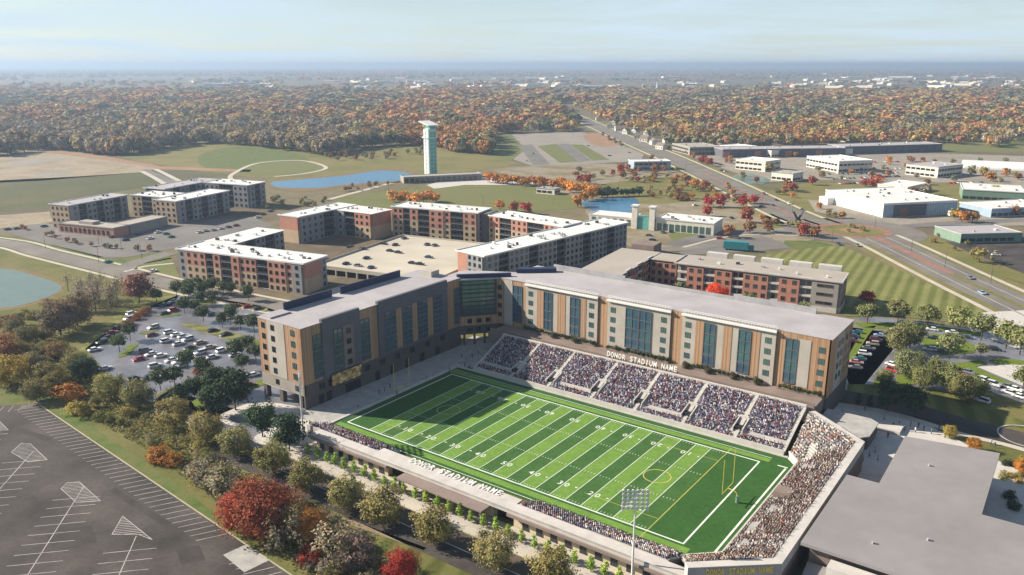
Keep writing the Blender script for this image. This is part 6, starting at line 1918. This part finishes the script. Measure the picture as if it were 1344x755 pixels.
# ================================================================== CARS
def car_meshes(kind):
    L_, Wd, hb, hc = {'sedan': (4.7, 1.82, 0.92, 1.45), 'suv': (4.8, 1.92, 1.05, 1.75)}[kind]
    prof = [(-L_/2, .35), (-L_/2, .72), (-L_/2 + .25, hb - .05), (-L_*.2, hb), (L_*.28, hb - .02), (L_/2 - .25, hb - .16), (L_/2, .62), (L_/2, .35)]
    b = MB()
    def loft(sections):
        base = len(b.v); k = len(sections[0])
        for s_ in sections: b.v += s_
        for i in range(len(sections) - 1):
            for j in range(k):
                jj = (j + 1) % k
                b.f.append((base + i * k + j, base + i * k + jj, base + (i + 1) * k + jj, base + (i + 1) * k + j)); b.m.append(0)
        b.f.append(tuple(base + j for j in reversed(range(k)))); b.m.append(0)
        b.f.append(tuple(base + (len(sections) - 1) * k + j for j in range(k))); b.m.append(0)
    w = Wd / 2
    loft([[(x * .97, -w, z * .96 + .01) for x, z in prof], [(x, -w + .12, z) for x, z in prof], [(x, w - .12, z) for x, z in prof], [(x * .97, w, z * .96 + .01) for x, z in prof]])
    # roof skin on top of the glasshouse
    rx0, rx1 = (-L_*.24, L_*.10) if kind == 'sedan' else (-L_*.42, L_*.10)
    b.box(rx0, rx1, -w + .28, w - .28, hc - .05, hc)
    for xx in (rx0, rx1 - .1):
        pass
    body = b.mesh('body', 'car_paint')
    gcab = MB()
    bx0, bx1 = (-L_*.38, L_*.26) if kind == 'sedan' else (-L_*.47, L_*.26)
    v = [(bx0, -w + .1, hb - .06), (bx1, -w + .1, hb - .06), (bx1, w - .1, hb - .06), (bx0, w - .1, hb - .06), (rx0 + .03, -w + .3, hc - .051), (rx1 - .03, -w + .3, hc - .051), (rx1 - .03, w - .3, hc - .051), (rx0 + .03, w - .3, hc - .051)]
    gcab.v = v; gcab.f = [(4, 5, 6, 7), (0, 1, 5, 4), (1, 2, 6, 5), (2, 3, 7, 6), (3, 0, 4, 7)]; gcab.m = [0] * 5
    glass = gcab.mesh('windows', 'car_glass')
    wl = MB()
    wl.tube([(0, -.11, 0), (0, .11, 0)], .33, 12, 0).tube([(0, -.125, 0), (0, .125, 0)], .2, 10, 1)
    wheel = wl.mesh('wheel', ['tyre', 'rim'])
    lt = box_mesh('headlight', 0, .06, -.2, .2, 0, .14, 'lamp_face'); tl_ = box_mesh('tail_light', -.05, 0, -.2, .2, 0, .16, 'paver_red')
    return body, glass, wheel, lt, tl_, L_, w
CARM = {k: car_meshes(k) for k in ('sedan', 'suv')}
# one-mesh version for cars a few pixels long
def small_car_mesh():
    b = MB()
    b.prism([(-2.3, -.9), (2.3, -.9), (2.3, .9), (-2.3, .9)], .3, .9, 0)
    n = len(b.v); b.v += [(-1.8, -.8, .9), (1.1, -.8, .9), (1.1, .8, .9), (-1.8, .8, .9), (-1.2, -.66, 1.45), (.5, -.66, 1.45), (.5, .66, 1.45), (-1.2, .66, 1.45)]
    for f in ((0, 1, 5, 4), (1, 2, 6, 5), (2, 3, 7, 6), (3, 0, 4, 7)): b.f.append(tuple(n + i for i in f)); b.m.append(1)
    b.f.append((n + 4, n + 5, n + 6, n + 7)); b.m.append(0)
    for x in (-1.4, 1.4):
        for y in (-.85, .85): b.tube([(x, y - .1, .32), (x, y + .1, .32)], .32, 8, 2)
    return b.mesh('parked_car', ['car_paint', 'car_glass', 'tyre'])
SCM = small_car_mesh()
CC = {'silver': (0.55, 0.56, 0.60), 'white': (0.80, 0.80, 0.80), 'black': (0.012, 0.012, 0.015), 'red': (0.38, 0.018, 0.015), 'dark blue': (0.03, 0.05, 0.12), 'grey': (0.16, 0.16, 0.18), 'maroon': (0.14, 0.015, 0.02), 'tan': (0.40, 0.33, 0.26), 'teal': (0.02, 0.16, 0.16), 'light blue': (0.25, 0.40, 0.58), 'pink': (0.60, 0.22, 0.24)}
def car(p, yaw, cname, where, group, kind=None, z=0.1):
    kind = kind or random.choice(['sedan', 'sedan', 'suv'])
    body, glass, wheel, lt, tl_, L_, w = CARM[kind]
    t = empty('parked_car', cname + (' sedan ' if kind == 'sedan' else ' tall wagon ') + where, 'car', (p.x, p.y, z), yaw, group)
    o = put('body', body, t); o.color = (*CC[cname], 1)
    put('windows', glass, t)
    for x in (-L_ * .31, L_ * .31):
        for y in (-w + .1, w - .1): put('wheel', wheel, t, (x, y, .33))
    for y in (-w + .32, w - .32):
        put('headlight', lt, t, (L_ / 2 - .03, y, .6)); put('tail_light', tl_, t, (-L_ / 2 + .03, y, .66))
    return t
def car_s(p, yaw, cname, label, group, z=0.1):
    o = put('parked_car', SCM, None, (p.x, p.y, z), yaw); o.color = (*CC[cname], 1)
    tag(o, label, 'car', group); return o
def zp(x, y, ox, oy, s_): return (ox + x * s_, oy + y * s_)
LC = [(480, 290, 'silver'), (470, 335, 'maroon'), (580, 320, 'silver'), (622, 334, 'white'), (665, 344, 'silver'), (692, 364, 'silver'), (560, 374, 'silver'), (635, 392, 'silver'), (705, 416, 'black'), (770, 384, 'tan'), (830, 412, 'tan'), (770, 448, 'silver'), (845, 474, 'silver'), (905, 434, 'white'), (430, 434, 'grey'), (465, 456, 'silver'), (525, 466, 'white'), (390, 486, 'red'), (490, 529, 'silver'), (590, 494, 'silver'), (635, 506, 'white'), (655, 530, 'silver'), (845, 309, 'black'), (925, 334, 'black'), (1010, 369, 'black'), (605, 182, 'red'), (548, 202, 'black'), (545, 150, 'dark blue'), (600, 128, 'silver'), (330, 236, 'silver'), (280, 280, 'dark blue'), (222, 322, 'red'), (192, 354, 'maroon'), (165, 382, 'black'), (115, 428, 'white'), (180, 545, 'silver'), (1100, 584, 'white'), (365, 612, 'black'), (445, 606, 'black'), (840, 208, 'dark blue'), (985, 155, 'maroon'), (1060, 160, 'red'), (1125, 172, 'black'), (960, 228, 'tan'), (1060, 222, 'tan'), (560, 580, 'silver'), (345, 205, 'white'), (985, 460, 'silver'), (1070, 650, 'maroon'), (1040, 690, 'black')]
for x_, y_, c in LC:
    q = zp(x_, y_, 100, 370, .2119); p = P(*q); d_ = P(q[0] + 10, q[1] - 2.6) - p
    car(p, math.atan2(d_.y, d_.x) + random.uniform(-.06, .06) + random.choice([0, math.pi]), c, 'parked in the wet lot beside the residence wing', 'cars of the wet lot')
RC = [(75, 290, 'teal', 0), (60, 322, 'dark blue', 0), (42, 350, 'maroon', 0), (225, 312, 'light blue', 0), (200, 340, 'maroon', 0), (178, 368, 'tan', 0), (150, 396, 'grey', 0), (125, 434, 'white', 0), (92, 466, 'teal', 0), (70, 490, 'pink', 0), (65, 524, 'grey', 0), (305, 505, 'white', 1), (315, 545, 'red', 1), (570, 272, 'white', 0), (700, 292, 'white', 0), (800, 325, 'dark blue', 0), (580, 330, 'black', 0), (555, 405, 'silver', 0), (620, 410, 'grey', 0), (985, 405, 'black', 0), (745, 565, 'red', 1), (810, 555, 'grey', 1), (885, 602, 'white', 1), (930, 606, 'black', 1), (975, 636, 'silver', 1), (1150, 718, 'white', 1), (1080, 690, 'silver', 1), (1060, 648, 'grey', 1), (1120, 668, 'white', 1), (380, 225, 'dark blue', 0), (900, 745, 'silver', 1), (560, 480, 'dark blue', 1)]
for x_, y_, c, k in RC:
    q = zp(x_, y_, 1110, 380, .1986); p = P(*q); d_ = P(q[0] + 10, q[1] + (1.2 if k == 0 else 3)) - p
    car(p, math.atan2(d_.y, d_.x) + random.choice([0, math.pi]), c, 'parked in the lot right of the residence hall', 'cars of the right lot', 'suv' if (x_, y_) == (985, 405) else None)
DC = [(30, 225), (80, 232), (92, 268), (160, 212), (185, 240), (217, 246), (337, 265), (272, 288), (303, 292), (330, 215), (360, 218), (205, 216), (12, 290), (60, 298), (110, 305), (240, 190)]
for x_, y_ in DC:
    q = zp(x_, y_, 450, 250, .3347); p = P(*q, 4.0); 
    car_s(p, R_(11) + random.choice([0, math.pi / 2]), random.choice(['black', 'black', 'grey', 'dark blue']), 'dark car parked on the pale parking deck', 'dark cars on the parking deck', 4.02)
AVC = [(325, 93, 'black'), (190, 72, 'dark blue'), (150, 20, 'red'), (265, 64, 'white'), (490, 250, 'dark blue'), (578, 257, 'grey'), (1095, 407, 'grey'), (1150, 477, 'light blue'), (205, 48, 'black')]
for x_, y_, c in AVC:
    q = zp(x_, y_, 960, 250, .2857); p = P(*q); d_ = P(q[0] + 10, q[1] + 5) - p
    t = car(p, math.atan2(d_.y, d_.x), c, 'driving on the avenue near the roundabout', 'cars driving on the avenue', z=0.26)
    t.name = 'car'
car(P(1307, 336), R_(20), 'white', 'parked alone on the dark lot by the green store', None, z=0.2)
# rows of parked cars in the far lots
rows = [((1110, 214), (1180, 213)), ((1115, 221), (1185, 222)), ((1090, 236), (1180, 232)), ((1085, 229), (1180, 228)), ((930, 212), (950, 218)), ((945, 224), (955, 226)), ((1100, 242), (1170, 240)), ((1190, 243), (1290, 240))]
for (x0, y0), (x1, y1) in rows:
    A_, B2 = P(x0, y0), P(x1, y1); n = int((B2 - A_).length / 4.4); yw_ = math.atan2((B2 - A_).y, (B2 - A_).x) + math.pi / 2
    for k in range(n):
        if random.random() < .62: car_s(A_.lerp(B2, (k + .5) / n), yw_, random.choice(['white', 'silver', 'black', 'grey', 'dark blue', 'red']), 'small parked car in a row of the office park lots', 'cars of the office park')
for x_, y_, c in ((148, 312, 'black'), (165, 316, 'black'), (183, 308, 'dark blue'), (197, 314, 'white'), (207, 306, 'white'), (225, 312, 'teal'), (218, 308, 'teal'), (262, 306, 'white'), (270, 304, 'silver'), (280, 303, 'silver'), (290, 301, 'white'), (300, 299, 'grey'), (310, 297, 'maroon'), (58, 298, 'black'), (10, 302, 'black'), (22, 301, 'grey'), (355, 278, 'dark blue'), (345, 282, 'black'), (338, 286, 'white'), (190, 361, 'black'), (201, 357, 'white'), (142, 345, 'teal')):
    car_s(P(x_, y_), R_(14) + math.pi / 2, c, c + ' car parked beside the grey apartment complex', c + ' cars beside the grey apartments')
for x_, y_ in ((852, 310), (856, 316), (928, 290), (936, 287), (880, 305), (890, 303), (870, 306), (845, 318), (960, 287), (920, 312), (945, 314), (880, 297), (1000, 285), (985, 262), (700, 202), (692, 212), (772, 192), (800, 205), (826, 201), (900, 262), (912, 270), (925, 262), (1000, 272), (905, 300)):
    car_s(P(x_, y_), random.uniform(0, 3), random.choice(['white', 'black', 'dark blue', 'red', 'grey']), 'car in the parkland lots beyond the brick block', 'cars of the parkland lots')
# teal lorry and its trailer
q = P(968, 329)
lo = empty('lorry', 'teal covered lorry parked in the lot behind the brick block', 'truck', (q.x, q.y, 0.15), R_(15))
MB().box(-8, 6, -2.0, 2.0, 0.9, 5.2).build('load', 'teal_plastic', lo); MB().box(6.2, 9, -1.5, 1.5, .6, 3.4).build('cab', 'teal_plastic', lo)
MB().box(9.01, 9.06, -1.3, 1.3, 2.0, 3.1).build('windscreen', 'car_glass', lo)
for x in (-6.5, -5, 5, 7.6):
    for y in (-1.5, 1.5): put('wheel', CARM['suv'][2], lo, (x, y, .5)).scale = (1.5, 1.5, 1.5)
q = P(1252, 285)
bt = empty('box_truck', 'small white box truck beside the orange trees by the warehouse', 'truck', (q.x, q.y, 0.15), R_(40))
MB().box(-4, 4, -1.5, 1.5, .9, 4.2).build('box', 'metal_white', bt); MB().box(4.1, 6, -1.3, 1.3, .6, 3).build('cab', 'metal_white', bt)
for x in (-2.6, 4.6):
    for y in (-1.2, 1.2): put('wheel', CARM['suv'][2], bt, (x, y, .5)).scale = (1.4, 1.4, 1.4)

# ================================================================== LAMPS ALONG STREETS
lm = MB().tube([(0, 0, 0), (0, 0, 8.5)], [0.12, 0.07], 6).mesh('pole', 'metal_dark')
la = MB().tube([(0, 0, 8.4), (0.9, 0, 8.9), (2.0, 0, 8.9)], [.06, .05, .05], 5).box(1.7, 2.6, -.18, .18, 8.82, 8.98, 0).mesh('lamp_arm', 'metal_dark')
for x_, y_ in ((1000, 270), (1040, 280), (1148, 300), (1196, 330), (1240, 352), (1300, 372), (1312, 352), (1092, 318), (60, 327), (130, 345), (700, 245), (634, 272), (545, 262), (955, 252), (900, 226), (1180, 288), (1085, 290), (186, 340), (160, 330), (130, 322), (1190, 282), (640, 240), (476, 252), (487, 251), (498, 250), (510, 249)):
    p = P(x_, y_)
    t = empty('street_lamp', 'dark street lamp with a short arm along the streets and paths', 'street lamp', (p.x, p.y, 0), random.uniform(0, 6.28), 'street lamps')
    put('pole', lm, t); put('lamp_arm', la, t)

# ================================================================== PEOPLE
def person_mesh(name, joints, bones, radii):
    me = bpy.data.meshes.new(name)
    me.from_pydata(joints, bones, [])
    o = bpy.data.objects.new(name, me); col.objects.link(o)
    md = o.modifiers.new('skin', 'SKIN'); md.use_smooth_shade = True
    for v_, r_ in zip(me.skin_vertices[0].data, radii): v_.radius = (r_, r_)
    me.skin_vertices[0].data[0].use_root = True
    dg = bpy.context.evaluated_depsgraph_get()
    out = bpy.data.meshes.new_from_object(o.evaluated_get(dg))
    bpy.data.objects.remove(o)
    out.name = name
    out.materials.clear(); out.materials.append(MATS['person_skin'])
    top = max(j[2] for j in joints)
    n = len(out.vertices); c = np.ones((n, 4), np.float32)
    for i, v_ in enumerate(out.vertices):
        x, y, z = v_.co
        if z > top - 0.19: c[i] = (0.05, 0.035, 0.025, 0) if y > 0.0 or z > top - .03 else (0.40, 0.25, 0.18, 0)
        elif z > top - (0.92 if top > 1.5 else 0.70): c[i] = (1, 1, 1, 1) if abs(x) < .27 or z > top - .7 else (0.45, 0.28, 0.2, 0)
        else: c[i] = (0.04, 0.045, 0.07, 0)
    a = out.attributes.new('tint', 'FLOAT_COLOR', 'POINT'); a.data.foreach_set('color', c.ravel())
    f_ = out.attributes.new('shirt', 'FLOAT', 'POINT'); f_.data.foreach_set('value', np.ascontiguousarray(c[:, 3]))
    return out
m, nt, bs = _mat('person_skin')
at_ = nt.nodes.new('ShaderNodeAttribute'); at_.attribute_name = 'tint'
oi_ = nt.nodes.new('ShaderNodeObjectInfo')
as_ = nt.nodes.new('ShaderNodeAttribute'); as_.attribute_name = 'shirt'
link(nt, mixc(nt, as_.outputs['Fac'], at_.outputs['Color'], oi_.outputs['Color']), bs.inputs['Base Color'])
bs.inputs['Roughness'].default_value = .8
MATS['person_skin'] = m
ST_J = [(0, 0, .95), (0, 0, 1.15), (0, 0, 1.38), (0, 0, 1.5), (0, -.02, 1.62), (0, -.01, 1.74), (.2, 0, 1.4), (.26, 0, 1.14), (.27, -.06, .9), (-.2, 0, 1.4), (-.26, 0, 1.14), (-.27, -.06, .9), (.1, 0, .88), (.11, -.02, .5), (.11, .02, .06), (.11, -.16, .03), (-.1, 0, .88), (-.11, .06, .5), (-.11, .14, .06), (-.11, -.02, .03)]
BN = [(0, 1), (1, 2), (2, 3), (3, 4), (4, 5), (2, 6), (6, 7), (7, 8), (2, 9), (9, 10), (10, 11), (0, 12), (12, 13), (13, 14), (14, 15), (0, 16), (16, 17), (17, 18), (18, 19)]
RD = [.14, .13, .15, .06, .1, .07, .07, .05, .035, .07, .05, .035, .09, .065, .045, .035, .09, .065, .045, .035]
SE_J = [(0, 0, .5), (0, 0, .7), (0, 0, .93), (0, 0, 1.05), (0, -.02, 1.17), (0, -.01, 1.29), (.2, 0, .95), (.26, -.02, .7), (.16, -.3, .6), (-.2, 0, .95), (-.26, -.02, .7), (-.16, -.3, .6), (.1, -.06, .5), (.12, -.45, .5), (.12, -.45, .08), (.12, -.6, .04), (-.1, -.06, .5), (-.12, -.45, .5), (-.12, -.45, .08), (-.12, -.6, .04)]
PST = person_mesh('person', ST_J, BN, RD); PSE = person_mesh('person', SE_J, BN, RD)
def person(x, y, z, a, label, group, seated=False, pal=PAL):
    o = put('person', PSE if seated else PST, None, (x, y, z), a)
    c = random.choice(pal); o.color = (*c, 1)
    return tag(o, label, 'person', group)
nsp = sorted(NEAR_SPOTS, key=lambda s_: (s_[0] - CX) ** 2 + (s_[1] - CY) ** 2)
for x, y, z, a in nsp[:200]:
    person(x, y, z - 0.02, a, 'spectator sitting in the small near stand beside the field house', 'spectators of the near stand', True, PAL + PAL_W)
crowd('crowd', nsp[200:], PAL, 'crowd sitting in the small near stand at the shaded corner and field house')
PP = [(1105, 545), (1135, 540), (1140, 565), (1150, 570), (1160, 552), (1165, 575), (1172, 562), (1180, 556), (1195, 560), (1205, 562), (1212, 566), (1222, 570), (1232, 566), (1136, 590), (1141, 600), (1148, 595), (1152, 605), (1132, 606), (1145, 578), (1240, 575), (1187, 566), (1201, 568), (1305, 588), (1300, 584), (1120, 560)]
for x_, y_ in PP:
    p = P(x_, y_); person(p.x, p.y, 0.13, random.uniform(0, 6.28), 'person standing on the shaded plaza beside the end stand', 'people on the shaded plaza')
for x_, y_ in ((606, 470), (612, 474), (620, 470), (628, 466), (634, 472), (610, 482), (603, 478), (616, 486), (498, 518), (505, 514), (512, 510), (470, 535), (405, 573), (408, 577), (411, 575), (400, 570), (641, 468), (590, 488), (560, 500)):
    p = P(x_, y_); person(p.x, p.y, 0.13 if x_ > 420 else 0.9, random.uniform(0, 6.28), 'person on the paving beside the residence wing', 'people beside the residence wing')
for x_, y_ in ((554, 656), (683, 712), (590, 672), (640, 692)):
    p = P(x_, y_); person(p.x, p.y, 0.16, random.uniform(0, 6.28), 'person walking on the planted walk before the field house', 'people before the field house')

# ================================================================== HAZE
plain('haze_dummy', (1, 1, 1))
hm_ = bpy.data.materials.new('haze')
hm_.use_nodes = True
nt = hm_.node_tree; nt.nodes.clear()
ho = nt.nodes.new('ShaderNodeOutputMaterial')
hv = nt.nodes.new('ShaderNodeVolumePrincipled')
hv.inputs['Color'].default_value = (0.37, 0.49, 0.68, 1)
hv.inputs['Density'].default_value = 0.00014
hv.inputs['Anisotropy'].default_value = 0.3
nt.links.new(hv.outputs[0], ho.inputs['Volume'])
MATS['haze'] = hm_
hz = MB().box(-S - 50, S + 50, -S - 50, S + 50, -1.2, 135).build('haze', 'haze')
tag(hz, kind='stuff')
hz['label'] = 'thin pale blue autumn haze over the whole plain'
hz['category'] = 'haze'
